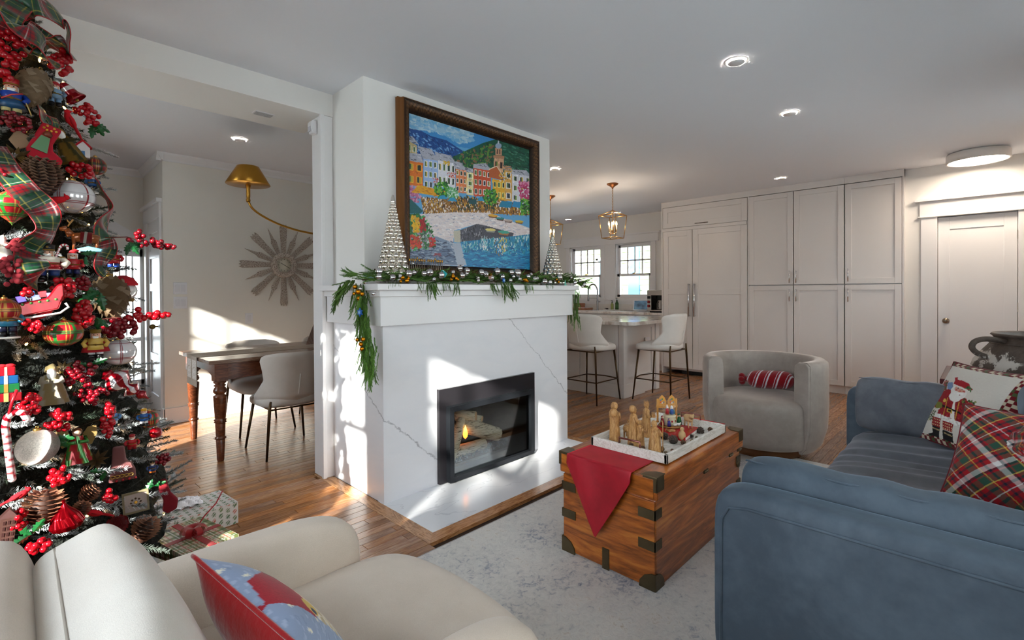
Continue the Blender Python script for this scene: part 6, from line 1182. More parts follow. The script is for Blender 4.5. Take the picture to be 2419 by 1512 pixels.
# cones and acorns on the tray
CONE = M('pine_cone_brown', vcol=True, rough=.6)
def cone_mesh(name, L, R, rows=9, per=9, c0=(58, 38, 28), c1=(128, 96, 72), open_=.6):
    b = B(); b.col = tuple(L3(c0)); b.lathe([(.0001, 0), (R*.55, L*.12), (R*.5, L*.6), (.0001, L*.96)], 12)
    for i in range(rows):
        f = (i+.5)/rows; z = f*L*.92; rad = R*math.sin(PI*(.18+.75*(1-f)))**.8; n = max(5, int(per*(.5+.5*rad/R)))
        for j in range(n):
            a = 2*PI*(j+.5*(i % 2))/n+i*.2; ca, sa_ = math.cos(a), math.sin(a); w_ = rad*2.2/n*1.15; up = L/rows*open_; t0 = rad*.35; tx, ty_ = -sa_, ca
            V = [(t0*ca, t0*sa_, z-up*.3), (rad*.8*ca+tx*w_, rad*.8*sa_+ty_*w_, z+up*.2), (rad*1.05*ca, rad*1.05*sa_, z+up*.75), (rad*.8*ca-tx*w_, rad*.8*sa_-ty_*w_, z+up*.2), (rad*.8*ca, rad*.8*sa_, z+up*.6-L/rows*.5)]
            k = b.n; b.col = tuple(L3(c0)); b.add([V[0], V[4]], [], False); b.col = tuple(L3(c1)); b.add([V[1], V[2], V[3]], [], False)
            for q in ((0, 2, 3), (0, 3, 4), (1, 3, 2), (1, 4, 3)): b.f.append(tuple(k+x for x in q)); b.sm.append(False)
    return b
CM1 = cone_mesh('scales', .055, .017).mesh('scales'); CM2 = cone_mesh('scales', .040, .022, 7, 9, (44, 32, 28), (112, 96, 86)).mesh('scales')
for me in (CM1, CM2): me.materials.append(CONE)
for px, py, me, rz, rx, s_, lab in ((1570, 1032, CM2, 0, .9, 1.0, 'dark open pine cone below the snow globe'), (1590, 1041, CM2, 2, 1.1, 1.1, 'grey-tipped round pine cone, largest of the tray middle'), (1613, 1044, CM1, -.9, 1.5, .75, 'slim brown pine cone lying right of the round grey one'),
                               (1654, 1018, CM2, 1, 1.4, .95, 'reddish-brown pine cone near the right end of the tray'), (1677, 1014, CM1, -1.0, 1.5, .8, 'long pine cone at the far right corner of the tray'), (1633, 1029, CM2, .4, 1.5, .7, 'small brown pine cone in the right part of the tray'),
                               (1492, 1050, CM1, 2.2, 1.5, .75, 'pine cone lying behind the tray handle, left one'), (1519, 1060, CM1, 2.2, 1.5, .7, 'pine cone lying in front of the carved figures, right one')):
    p = atz(px, py, FZ+.012); t = T('pine_cone', lab, 'pine cone', (p.x, p.y, FZ+.014*s_), (rx, 0, rz), group='pine cones on the tray'); o = bpy.data.objects.new('scales', me); COL.objects.link(o); o.parent = t; o.scale = (s_,)*3; o.location = (0, 0, -.02*s_)
NUT = M('acorn_brown', (110, 62, 36), .3); CAPM = M('acorn_cap', (112, 96, 74), .8, bump=(200, .5))
for px, py, lab, m, s_ in ((1562, 1063, 'shiny dark purple round nut at the front of the tray', M('plum_nut', (66, 34, 44), .2), 1.4), (1573, 1070, 'acorn lying beside the dark round nut', NUT, 1.0), (1588, 1066, 'brown acorn nearest the front corner of the tray', NUT, 1.0), (1634, 1041, 'small pale acorn among the pine cones', M('pale_nut', (170, 140, 104), .4), .9), (1646, 1034, 'dark metallic acorn near the right pine cones', M('dark_nut', (70, 60, 56), .25), .9)):
    p = atz(px, py, FZ+.008); t = T('acorn', lab, 'acorn', (p.x, p.y, FZ+.009*s_), (1.3, 0, R_.uniform(0, 6))); t.scale = (s_,)*3
    O('nut', B().lathe([(.0001, -.012), (.002, -.011), (.0075, -.004), (.008, .003), (.006, .006)], 14), m, t); O('cap', B().lathe([(.0085, .002), (.0088, .006), (.005, .011), (.0012, .012), (.001, .017)], 14), CAPM, t)
# ================================================================ urn and red side table behind the sofa
DRW = M('dark_red_paint', (84, 18, 26), .35)
st2 = T('side_table', 'dark red painted side table beside the far end of the sofa', 'table', (4.75, -.30, 0)); O('table_top', B().box(4.32, 5.10, -.85, .215, .61, .655), DRW, st2, W=True, bev=.006); O('apron', B().box(4.36, 5.06, -.8, .17, .52, .61), DRW, st2, W=True)
for x, y in ((4.38, .15), (5.02, .15), (4.38, -.78), (5.02, -.78)): O('leg', B().tube([(x, y, 0.0), (x, y, .53)], [.02, .03], 12), DRW, st2, W=True)
t7 = NT('weathered_clay'); v = t7.co(); a = t7.noise(v, 5, 6, .7, .8); zz = t7.n('SeparateXYZ', i0=v).outputs[2]; mk_ = t7.n('MapRange', i0=t7.math('ADD', t7.math('MULTIPLY', a, 1.0), t7.n('MapRange', i0=t7.math('ABSOLUTE', t7.math('SUBTRACT', zz, .775)), i1=0, i2=.12, i3=.12, i4=-.12).outputs[0]), i1=.55, i2=.60).outputs[0]
t7.set(Base_Color=t7.mix(mk_, t7.ramp(t7.noise(v, 14, 5, .7), [(.3, s2l((64, 54, 48))), (.7, s2l((104, 90, 80)))]), s2l((214, 208, 200))), Roughness=.6); t7.bump(t7.noise(v, 60, 5, .7), .5, .004); CLAY = t7.m
ur = T('clay_urn', 'large weathered grey-brown clay urn with white flaking on the red side table', 'urn', (4.66, -.325, .655))
O('vessel', B().lathe([(.28, 0), (.35, .025), (.395, .075), (.385, .115), (.352, .165), (.322, .205), (.300, .235), (.285, .255), (.280, .270), (.288, .283), (.300, .292), (.292, .303), (.270, .296), (.258, .26), (.28, .2)], 56, (4.66, -.325, .655)), CLAY, ur, W=True)
O('handle', B().tube(crv([(4.50, -.11, .905), (4.455, -.02, .925), (4.43, .04, .91), (4.42, .06, .87), (4.44, .035, .83), (4.47, -.02, .80)], 5), .0175, 12), CLAY, ur, W=True); O('handle', B().tube([(4.86, -.55, .915), (4.93, -.64, .93), (4.93, -.66, .86), (4.88, -.6, .82)], .018, 10), CLAY, ur, W=True)
O('rope_line', B().tube([(4.66+.302*math.cos(a), -.325+.302*math.sin(a), .655+.236) for a in [2*PI*i/48 for i in range(49)]], .004, 6, False), CLAY, ur, W=True)
# ================================================================ gifts
def paperbox(name, lab, c, rot, w_, d_, h_, colf, mat_, res=.005):
    t = T(name, lab, 'gift', c, (0, 0, rot)); VV, FF, CC, n = [], [], [], 0
    for ax, lo in (('t', 0), ('f', 0), ('b', 0), ('l', 0), ('r', 0)):
        A, Bv = {'t': (w_, d_), 'f': (w_, h_), 'b': (w_, h_), 'l': (d_, h_), 'r': (d_, h_)}[ax]; nu, nv = int(A/res)+2, int(Bv/res)+2
        u, v = np.meshgrid(np.linspace(0, A, nu), np.linspace(0, Bv, nv), indexing='ij'); z = 0*u
        P = {'t': np.stack([u-w_/2, v-d_/2, z+h_], -1), 'f': np.stack([u-w_/2, z-d_/2, v], -1), 'b': np.stack([u-w_/2, z+d_/2, v], -1), 'l': np.stack([z-w_/2, u-d_/2, v], -1), 'r': np.stack([z+w_/2, u-d_/2, v], -1)}[ax]
        C = colf(u+{'t': 0, 'f': 0, 'b': .1, 'l': .2, 'r': .3}[ax], v); idx = np.arange(nu*nv).reshape(nu, nv)+n; n += nu*nv
        VV.append(P.reshape(-1, 3)); CC.append(C.reshape(-1, 3)); FF.append(np.stack([idx[:-1, :-1].ravel(), idx[1:, :-1].ravel(), idx[1:, 1:].ravel(), idx[:-1, 1:].ravel()], 1))
    O('wrapping', trimesh('wrapping', np.concatenate(VV), np.concatenate(FF), np.concatenate(CC)), mat_, t); return t
PAP = M('gift_paper', vcol=True, rough=.35)
def motif(u, v, cell, bgc, cols, fn):
    j = np.floor(u/cell).astype(int); a = (u/cell-j)-.5; vv = v/cell+(j % 2)*.5; i = np.floor(vv).astype(int); b = vv-i-.5; sel = (i*7+j*3) % len(cols); C = np.zeros(u.shape+(3,))+L3(bgc)
    for k, c in enumerate(cols): m = fn(a, b) & (sel == k); C[m] = L3(c)
    return C
def orn(u, v):
    C = motif(u, v, .034, (226, 224, 222), [(90, 120, 84), (196, 110, 96), (120, 140, 100), (96, 130, 100)], lambda a, b: (a*a/.085+b*b/.13 < 1) & (np.abs(((a-b)*9) % 1-.5) > .14)); return C
paperbox('gift_box', 'white gift box printed with green and red baubles, by the tree', (.655, 3.02, 0.001), .10, .34, .25, .115, orn, PAP)
PLG = lambda u, v: plaidg(u, v)
def plaidg(u, v):
    C = np.zeros(u.shape+(3,))+L3((206, 196, 176)); a = (u/.052) % 1; b = (v/.052) % 1
    for x in (a, b): C = np.where(((x > .1) & (x < .5))[..., None], C*L3((120, 140, 96))*1.6, C)
    for x in (a, b): C = np.where(((x > .72) & (x < .77))[..., None], L3((176, 60, 52)), C); C = np.where(((x > .29) & (x < .32))[..., None], L3((226, 226, 214)), C)
    return C
g2 = paperbox('gift_box', 'green and cream plaid gift box with a red organza bow', (.58, 2.70, 0.001), .22, .235, .36, .10, plaidg, PAP, .004)
RBN = M('red_organza', (170, 14, 28), .45, alpha=.82, sheen=.4)
O('ribbon', B().box(-.119, .119, -.02, .012, .1005, .102).box(-.015, .015, -.1815, .1815, .1005, .1025).box(-.015, .015, -.183, -.1805, 0, .1), RBN, g2)
def loop(b, ang, L, w_, z0, h): 
    pts = []; n = 14
    for i in range(n+1):
        a = PI*2*i/n; r = L*(1-math.cos(a))/2; zz_ = z0+h*math.sin(a)*.5+h*.35; pts.append((r, zz_))
    ca, sa_ = math.cos(ang), math.sin(ang); vs = []
    for r, z in pts:
        for s_ in (-1, 1): vs.append((r*ca-s_*w_/2*sa_, r*sa_+s_*w_/2*ca-.004, z))
    b.add(vs, [(2*i, 2*i+1, 2*i+3, 2*i+2) for i in range(n)])
b = B()
for k in range(7): loop(b, k*.9+.3, .055, .026, .105, .045)
b.tube([(0, 0, .11), (.06, .02, .16), (.13, .05, .19), (.17, .06, .24)], .0035, 5).sph((0, 0, .115), .016, 10, 7); O('bow', b, RBN, g2, fix=False)
def fir(u, v): return motif(u, v, .05, (228, 232, 234), [(60, 100, 60), (70, 110, 66)], lambda a, b: (np.abs(a) < (.32-b*.62)*.75) & (b > -.36) & (b < .38) & ((b*9) % 1 < .62) | ((np.abs(a) < .02) & (np.abs(b) < .42)))
paperbox('gift_box', 'white gift box printed with small green fir trees, nearest the armchair', (.385, 2.52, 0.001), .35, .16, .36, .075, fir, PAP, .004)
def tart(u, v): return plaid(u*9, v*9, 1.0, (24, 44, 70))
paperbox('gift_box', 'small navy tartan gift box tucked beside the fir-tree box', (.50, 2.36, 0.001), .2, .14, .1, .05, tart, PAP, .004)
t = T('tissue_paper', 'crumpled white tissue paper sticking up behind the bauble-print gift', 'paper', (.60, 3.08, .116)); n_ = 24; u, v = np.meshgrid(np.linspace(-1, 1, n_), np.linspace(-1, 1, n_), indexing='ij'); O('sheet', gridmesh('sheet', np.stack([u*.10, v*.07, .03*(1-u*u)*(1-v*v)+.012*np.abs(np.sin(u*7+v*3))*np.abs(np.cos(v*6))+.002], -1), smooth=False), M('tissue', (240, 238, 244), .7), t)
# ================================================================ Christmas tree
TA = (-.19, 2.86); RZ = np.array([.05, .15, .38, .58, .89, 1.45, 1.85, 2.2, 2.45, 2.56]); RR = np.array([.67, .73, .745, .68, .60, .515, .42, .345, .27, .115])
def trad(z): return float(np.interp(z, RZ, RR))
def hit(px, py, off=0.0):
    d = ray(px, py); t = 1.0
    while t < 4.2:
        x, y, z = d[0]*t, d[1]*t, CH+d[2]*t
        if z < 0.03 or math.hypot(x-TA[0], y-TA[1]) < trad(z)+off: break
        t += .004
    if t >= 4.19:   # beside the tree: nearest approach to the axis
        t = (d[0]*TA[0]+d[1]*TA[1])/(d[0]**2+d[1]**2)
    return Vector((d[0]*t, d[1]*t, CH+d[2]*t))
def depth(p): return float(CM[2] @ (np.array(p)-np.array([0, 0, CH])))
TR = T('christmas_tree', 'tall frosted Christmas tree crowded with red berries, ribbons and ornaments', 'christmas tree', (TA[0], TA[1], 0))
O('trunk', B().tube([(TA[0], TA[1], .0), (TA[0], TA[1], 2.5)], [.05, .015], 10), M('tree_trunk', (60, 42, 30), .9), TR, W=True)
u, v = np.meshgrid(np.linspace(0, 2*PI, 90, endpoint=False), np.linspace(.10, 2.54, 70), indexing='ij'); rr_ = np.interp(v, RZ, RR)*(.86+.04*np.sin(u*9+v*23)+.05*np.sin(u*17-v*31))
O('shaded_core', gridmesh('shaded_core', np.stack([TA[0]+rr_*np.cos(u), TA[1]+rr_*np.sin(u), v], -1), closeu=True), M('core_shade', (14, 20, 14), .95, bump=(60, 1.0, .03)), TR, W=True, kind='stuff')  # near-black solid core, the shade deep in the tree put into its colour
rt = random.Random(11); FK = [sprig(.15, 150, .023, .85, rt, .06, .0017) for _ in range(4)]+[sprig(.10, 100, .020, .7, rt, .03, .0017) for _ in range(2)]
NEED = M('frosted_needles', vcol=True, rough=.75)
def tcol():
    k = rt.random(); g = np.array(L3((30, 44, 34)))*rt.uniform(.6, 1.2)
    tip = np.array(L3((214, 220, 224)))*rt.uniform(.75, 1.0) if k < .50 else (np.array(L3((120, 132, 122))) if k < .72 else np.array(L3((54, 72, 54))))
    return g, tip
def camside(a): return math.cos(a-math.atan2(-TA[1], -TA[0]))
its = []
for i in range(1900):
    z = rt.uniform(.10, 2.52); a = rt.uniform(0, 2*PI)
    if camside(a) < -.35 and rt.random() < .6: continue
    r = trad(z)*rt.uniform(.70, .97)-(.06 if z < 2 else .11); d = (math.cos(a+rt.uniform(-.6, .6)), math.sin(a+rt.uniform(-.6, .6)), rt.uniform(-.35, .5)); its.append((rt.randrange(6), (TA[0]+r*math.cos(a), TA[1]+r*math.sin(a), z), d, rt.uniform(0, 6), rt.uniform(.8, 1.1), *tcol()))
O('branches', trimesh('branches', *many(FK, its)), NEED, TR, W=True, kind='stuff')
BM = []
for k in range(6):
    c0, c1 = (L3((34, 46, 38)), L3((222, 226, 230))) if k != 3 else (L3((80, 62, 44)), L3((176, 156, 130))); V, F, C = many(FK, [(k, (0, 0, 0), (1, 0, 0), 0, 1.0, c0, c1)]); me = trimesh('branch_tip', V, F, C); me.materials.append(NEED); BM.append(me)
for i in range(150):
    a0 = math.atan2(-TA[1], -TA[0]); a = a0+rt.uniform(-.6, 1.75); z = rt.uniform(.12, 2.48); r = trad(z)*rt.uniform(.84, .98)-(.07 if z < 2 else .12)
    o = bpy.data.objects.new('branch_tip', BM[rt.randrange(6)]); COL.objects.link(o); o.parent = TR; o.location = (r*math.cos(a), r*math.sin(a), z)
    dv = Vector((math.cos(a+rt.uniform(-.5, .5)), math.sin(a+rt.uniform(-.5, .5)), rt.uniform(-.3, .35))); o.rotation_euler = dv.to_track_quat('X', 'Z').to_euler(); o.scale = (rt.uniform(.75, 1.05),)*3
for i in range(90):
    px, py = rt.uniform(0, 330), rt.uniform(180, 1300); p = hit(px, py, -.03)
    if math.hypot(p.x-TA[0], p.y-TA[1]) > trad(p.z)+.01: continue
    z = p.z; a = math.atan2(p.y-TA[1], p.x-TA[0]); o = bpy.data.objects.new('branch_tip', BM[rt.choice([0, 1, 2, 4, 5, 3] if i % 3 else [4, 5])]); COL.objects.link(o); o.parent = TR; o.location = p-Vector((TA[0], TA[1], 0))-Vector((math.cos(a), math.sin(a), 0))*.02
    o.rotation_euler = Vector((math.cos(a+rt.uniform(-.9, .9)), math.sin(a+rt.uniform(-.9, .9)), rt.uniform(-.5, .4))).to_track_quat('X', 'Z').to_euler(); o.scale = (rt.uniform(.55, .8),)*3
for px, py, dx in ((385, 1005, 1.1), (420, 1122, 1.2), (415, 1165, 1.1), (375, 1080, 1.0), (330, 1000, 1), (340, 860, .9), (320, 1180, 1), (90, 1260, 1), (240, 1200, 1.2), (40, 1200, 1.2), (30, 750, 1), (75, 1110, 1), (190, 1130, 1.2), (215, 600, 1), (190, 560, .9), (255, 800, .9), (300, 700, .9), (60, 160, .8), (150, 300, .9), (240, 350, .9), (200, 150, .1)):
    if dx < .2: continue
    p = hit(px, py, -.02); a = math.atan2(p.y-TA[1], p.x-TA[0]); o = bpy.data.objects.new('branch_tip', BM[rt.choice([0, 1, 2, 4])]); COL.objects.link(o); o.parent = TR; o.location = p-Vector((TA[0], TA[1], 0))-Vector((math.cos(a), math.sin(a), 0))*.06
    o.rotation_euler = Vector((math.cos(a+.5), math.sin(a+.5), rt.uniform(-.1, .15))).to_track_quat('X', 'Z').to_euler(); o.scale = (dx,)*3
O('tree_stand', B().lathe([(.20, 0), (.20, .02), (.06, .05), (.055, .14)], 20, (TA[0], TA[1], 0)), M('stand_green', (30, 50, 36), .5), TR, W=True)
sl = T('string_lights', 'string of tiny warm white lights wound through the tree', 'string lights', (TA[0], TA[1], .3)); pts = []; BP = []
for i in range(620):
    f = i/619; z = .18+2.3*f; a = f*2*PI*15; r = trad(z)*(.90+.03*math.sin(i*1.7)); pts.append((TA[0]+r*math.cos(a), TA[1]+r*math.sin(a), z+.012*math.sin(i*.9)))
    if i % 4 == 0 and camside(a) > -.3: BP.append(pts[-1])
O('wire', B().tube(pts, .0013, 4, False), M('wire_dark', (18, 26, 18), .7), sl, W=True, fix=False)
bme = B().lathe([(.0015, -.008), (.0034, -.003), (.0034, .004), (.0001, .009)], 8).mesh('bulb'); bme.materials.append(M('fairy_bulb', (255, 214, 140), .4, em=((255, 190, 96), 22)))
for p in BP[:290]:
    o = bpy.data.objects.new('bulb', bme); COL.objects.link(o); o.parent = sl; d = (Vector(p)-Vector((TA[0], TA[1], p[2]))).normalized(); o.location = Vector(p)+d*.025-sl.location; o.rotation_euler = (rt.uniform(-1, 1), rt.uniform(-1, 1), 0)
# ---------------- ornament kit: unit height, facing local -Y
HOOK = M('hook_gold', (196, 156, 80), .3, 1.0)
def place(name, lab, px, py, h, off=.02, roll=0.0, cat='ornament', group=None, yawo=0.0):
    p = hit(px, py, off); s_ = h/FPX*depth(p); t = T(name, lab, cat, tuple(p), (0, roll, math.atan2(p.y, p.x)-PI/2+yawo), group); t.scale = (s_,)*3; return t
PAINT = M('ornament_paint', vcol=True, rough=.28); GLOSSP = M('ornament_gloss', vcol=True, rough=.14, metal=.35, coat=.5); FELT = M('ornament_felt', vcol=True, rough=.9); GLIT = M('ornament_glitter', vcol=True, rough=.4, metal=.15, bump=(900, 1.0, .01))
def V(name, par, col, fn, mat_=None, **k):
    b = B(); b.col = tuple(L3(col)); fn(b); return O(name, b, mat_ or PAINT, par, **k)
def cap(t, z=.5): V('cap', t, (196, 150, 70), lambda b: b.lathe([(.09, z-.03), (.09, z+.05), (.04, z+.06)], 12).tube([(.03*math.cos(a), 0, z+.09+.03*math.sin(a)) for a in [2*PI*i/8 for i in range(9)]], .008, 5, False), HOOK)
def gball(t, colf, mat_, sx=1.0, shape=None, N=64):
    u, v = np.meshgrid(np.linspace(0, 2*PI, N*2), np.linspace(0, PI, N), indexing='ij'); r, z = (np.sin(v)*.5*sx, -np.cos(v)*.5) if shape is None else shape(v)
    O('bauble', gridmesh('bauble', np.stack([r*np.cos(u), r*np.sin(u), z], -1), colf(u/(2*PI), v/PI)), mat_, t)
def plaidball(bg1, g, gold=(190, 150, 70), ns=6):
    def f(u, v):
        C = np.zeros(u.shape+(3,))+L3(bg1); a = (u*ns) % 1; b = (v*4.2) % 1
        C = np.where(((b > .1) & (b < .42))[..., None], L3(g)*.9+.1*C, C); C = np.where(((a > .0) & (a < .16))[..., None], L3(g), C)
        for lo in (.30, .62, .80): C = np.where(((a > lo) & (a < lo+.035))[..., None], L3(gold), C)
        for lo in (.05, .25, .55, .75): C = np.where(((b > lo) & (b < lo+.05))[..., None], L3((60, 14, 20)), C)
        C = np.where(((b > .88) & (b < .92))[..., None], L3((236, 232, 220)), C); return C
    return f
def stripeball(u, v):
    C = np.zeros(u.shape+(3,))+L3((226, 224, 226)); a = (u*5) % 1; b = (v*2.6+.2) % 1
    for x in (a, b):
        for lo in (.10, .17): C = np.where(((x > lo) & (x < lo+.035))[..., None], L3((150, 16, 30)), C)
        C = np.where(((x > .6) & (x < .615))[..., None], L3((200, 196, 198)), C)
    return C
for px, py, h, sx, lab, f, m, yw in ((170, 465, 78, 1.12, 'pearl white ball with red ribbon lines beside a cardinal, upper tree', stripeball, GLOSSP, .2), (281, 832, 60, 1.15, 'pearl white ball with red ribbon lines at the right edge of mid tree', stripeball, GLOSSP, .9),
                                (150, 787, 62, 1.18, 'oval red and green tartan ball with gold stripes, mid tree', plaidball((170, 22, 34), (30, 110, 44)), PAINT, 0), (225, 393, 44, 1, 'dark red tartan ball at the right of the upper tree', plaidball((120, 18, 28), (30, 60, 40)), PAINT, 1),
                                (352, 990, 40, 1, 'small red tartan ball at the right edge of the lower tree', plaidball((176, 24, 34), (30, 90, 50)), PAINT, 0), (10, 735, 60, 1, 'red and gold patterned ball at the far left edge, mid tree', plaidball((140, 20, 30), (150, 110, 50)), PAINT, .5)):
    t = place('ball_ornament', lab, px, py, h, .035, 0, yawo=yw); gball(t, f, m, sx); cap(t)
t = place('ball_ornament', 'large silver glitter ball in the lower left of the tree', 88, 1056, 80, .05); gball(t, lambda u, v: np.zeros(u.shape+(3,))+L3((190, 186, 180))*(.7+.5*NR.random(u.shape))[..., None], M('silver_glitter', vcol=True, rough=.38, metal=.85, bump=(900, 1.0, .01)), 1.0, N=90); cap(t)
t = place('drop_ornament', 'turnip-shaped red and green tartan drop ornament at the left edge', 28, 492, 84, .04); gball(t, plaidball((170, 24, 34), (36, 130, 50)), PAINT, 1, lambda v: (np.where(v < PI*.6, .5*np.sin(v/(PI*.6)*PI*.5)**1.6, .5*np.cos((v-PI*.6)/(PI*.4)*PI*.5)**.8), -.5+v/PI)); cap(t)
t = place('ball_ornament', 'small shiny dark red ball at the right edge of the lower tree', 368, 1022, 26, .03); gball(t, lambda u, v: np.zeros(u.shape+(3,))+L3((150, 10, 24)), GLOSSP); cap(t)
t = place('tinsel_ball', 'red glittering tinsel ball just above the armchair', 277, 1240, 46, .03); V('core', t, (130, 8, 20), lambda b: b.sph((0, 0, 0), .42, 20, 14), GLIT)
b = B(); b.col = tuple(L3((170, 12, 26)))
for i in range(420):
    d = Vector((rt.gauss(0, 1), rt.gauss(0, 1), rt.gauss(0, 1))).normalized(); e = d.orthogonal().normalized()*.03; b.add([tuple(d*.38-e), tuple(d*.38+e), tuple(d*.52)], [(0, 1, 2)], False)
O('tinsel', b, GLIT, t, fix=False)
# champagne scaled eggs and cones
def egg(t, c, c2):
    n = 26
    def f(b):
        b.lathe([(.0001, -.48), (.10, -.42), (.26, -.2), (.33, .05), (.28, .28), (.14, .44), (.0001, .47)], 24)
        for i in range(11):
            z = -.42+i*.082; r = float(np.interp(z, [-.5, -.2, .05, .28, .5], [.05, .27, .34, .29, .05]))
            for j in range(10): a = 2*PI*(j+.5*(i % 2))/10; ca, sa_ = math.cos(a), math.sin(a); w_ = r*.34; k = b.n; b.col = tuple(L3(c if (i+j) % 3 else c2)); b.add([(r*ca+sa_*w_, r*sa_-ca*w_, z+.05), (r*ca-sa_*w_, r*sa_+ca*w_, z+.05), ((r+.035)*ca, (r+.035)*sa_, z-.055), (r*.95*ca, r*.95*sa_, z+.09)], [(0, 1, 2), (0, 3, 1)], False)
    V('scales', t, c, f, GLIT, fix=False); cap(t, .46)
egg(place('cone_ornament', 'large champagne glitter cone ornament near the top of the tree', 78, 210, 98, .05, .25), (196, 166, 130), (224, 200, 166)); egg(place('cone_ornament', 'long champagne glitter cone ornament at the right edge of mid tree', 262, 705, 112, .03, -.1), (160, 130, 96), (196, 170, 136))
BIGC = cone_mesh('scales', 1.0, .42, 13, 13, (52, 36, 30), (150, 120, 100), .8).mesh('scales'); BIGC.materials.append(CONE)
BIGD = cone_mesh('scales', 1.0, .52, 8, 11, (60, 36, 26), (176, 120, 92), .8).mesh('scales'); BIGD.materials.append(CONE)
for px, py, h, me, lab, rl, off in ((98, 418, 100, BIGC, 'big dark pine cone with pale scale tips in the upper tree', .1, .05), (102, 1198, 84, BIGD, 'big glossy brown open pine cone beside the red foil drop', .2, .05), (210, 1166, 42, BIGD, 'small grey-brown pine cone above the two lower cardinals', .9, .03), (192, 1203, 38, BIGD, 'small pine cone touching the red foil drop', .4, .05), (343, 1250, 60, BIGD, 'dark pine cone lying low beside the plaid gift', .5, .02), (58, 805, 22, BIGD, 'tiny frosted gold cone on the left, mid tree', 1.2, .03)):
    t = place('pine_cone', lab, px, py, h, off, rl, 'pine cone'); o = bpy.data.objects.new('scales', me); COL.objects.link(o); o.parent = t; o.location = (0, 0, -.5)
# cardinals
def cardinal(px, py, h, roll, lab, flip=1, off=.05):
    t = place('cardinal_ornament', lab, px, py, h, off, roll); t.scale.x *= flip
    V('body', t, (196, 10, 28), lambda b: b.tube([(-.50, 0, -.10), (-.30, 0, -.04), (0, 0, .02), (.25, 0, .10), (.42, 0, .20)], [.07, .17, .23, .19, .13], 16), FELT); V('head', t, (206, 14, 30), lambda b: b.sph((.47, 0, .26), .15, 16, 11).tube([(.42, 0, .34), (.36, 0, .50)], [.09, .01], 10), FELT)
    V('tail', t, (170, 10, 26), lambda b: b.tube([(-.45, 0, -.08), (-.85, 0, -.20), (-1.15, 0, -.30)], [.09, .09, .05], 8), FELT); V('wing', t, (176, 12, 26), lambda b: b.tube([(.15, -.17, .10), (-.2, -.2, .0), (-.6, -.10, -.14)], [.05, .09, .02], 8), FELT); V('beak', t, (30, 20, 20), lambda b: b.tube([(.56, 0, .24), (.60, -.03, .23)], [.10, .06], 10).tube([(.60, 0, .24), (.70, 0, .22)], [.05, .005], 8)); return t
cardinal(165, 285, 38, .85, 'red felt cardinal diving head-up beside the berries, upper tree', -1); cardinal(133, 474, 38, 0, 'red cardinal perched in front of the upper pearl white ball'); cardinal(108, 738, 44, -.55, 'bright red cardinal perched in front of the red sleigh')
cardinal(45, 1172, 36, -.15, 'red cardinal at the lower left edge of the tree, above the big cone'); cardinal(222, 1213, 34, .18, 'red cardinal facing left, just right of the red foil drop', -1)
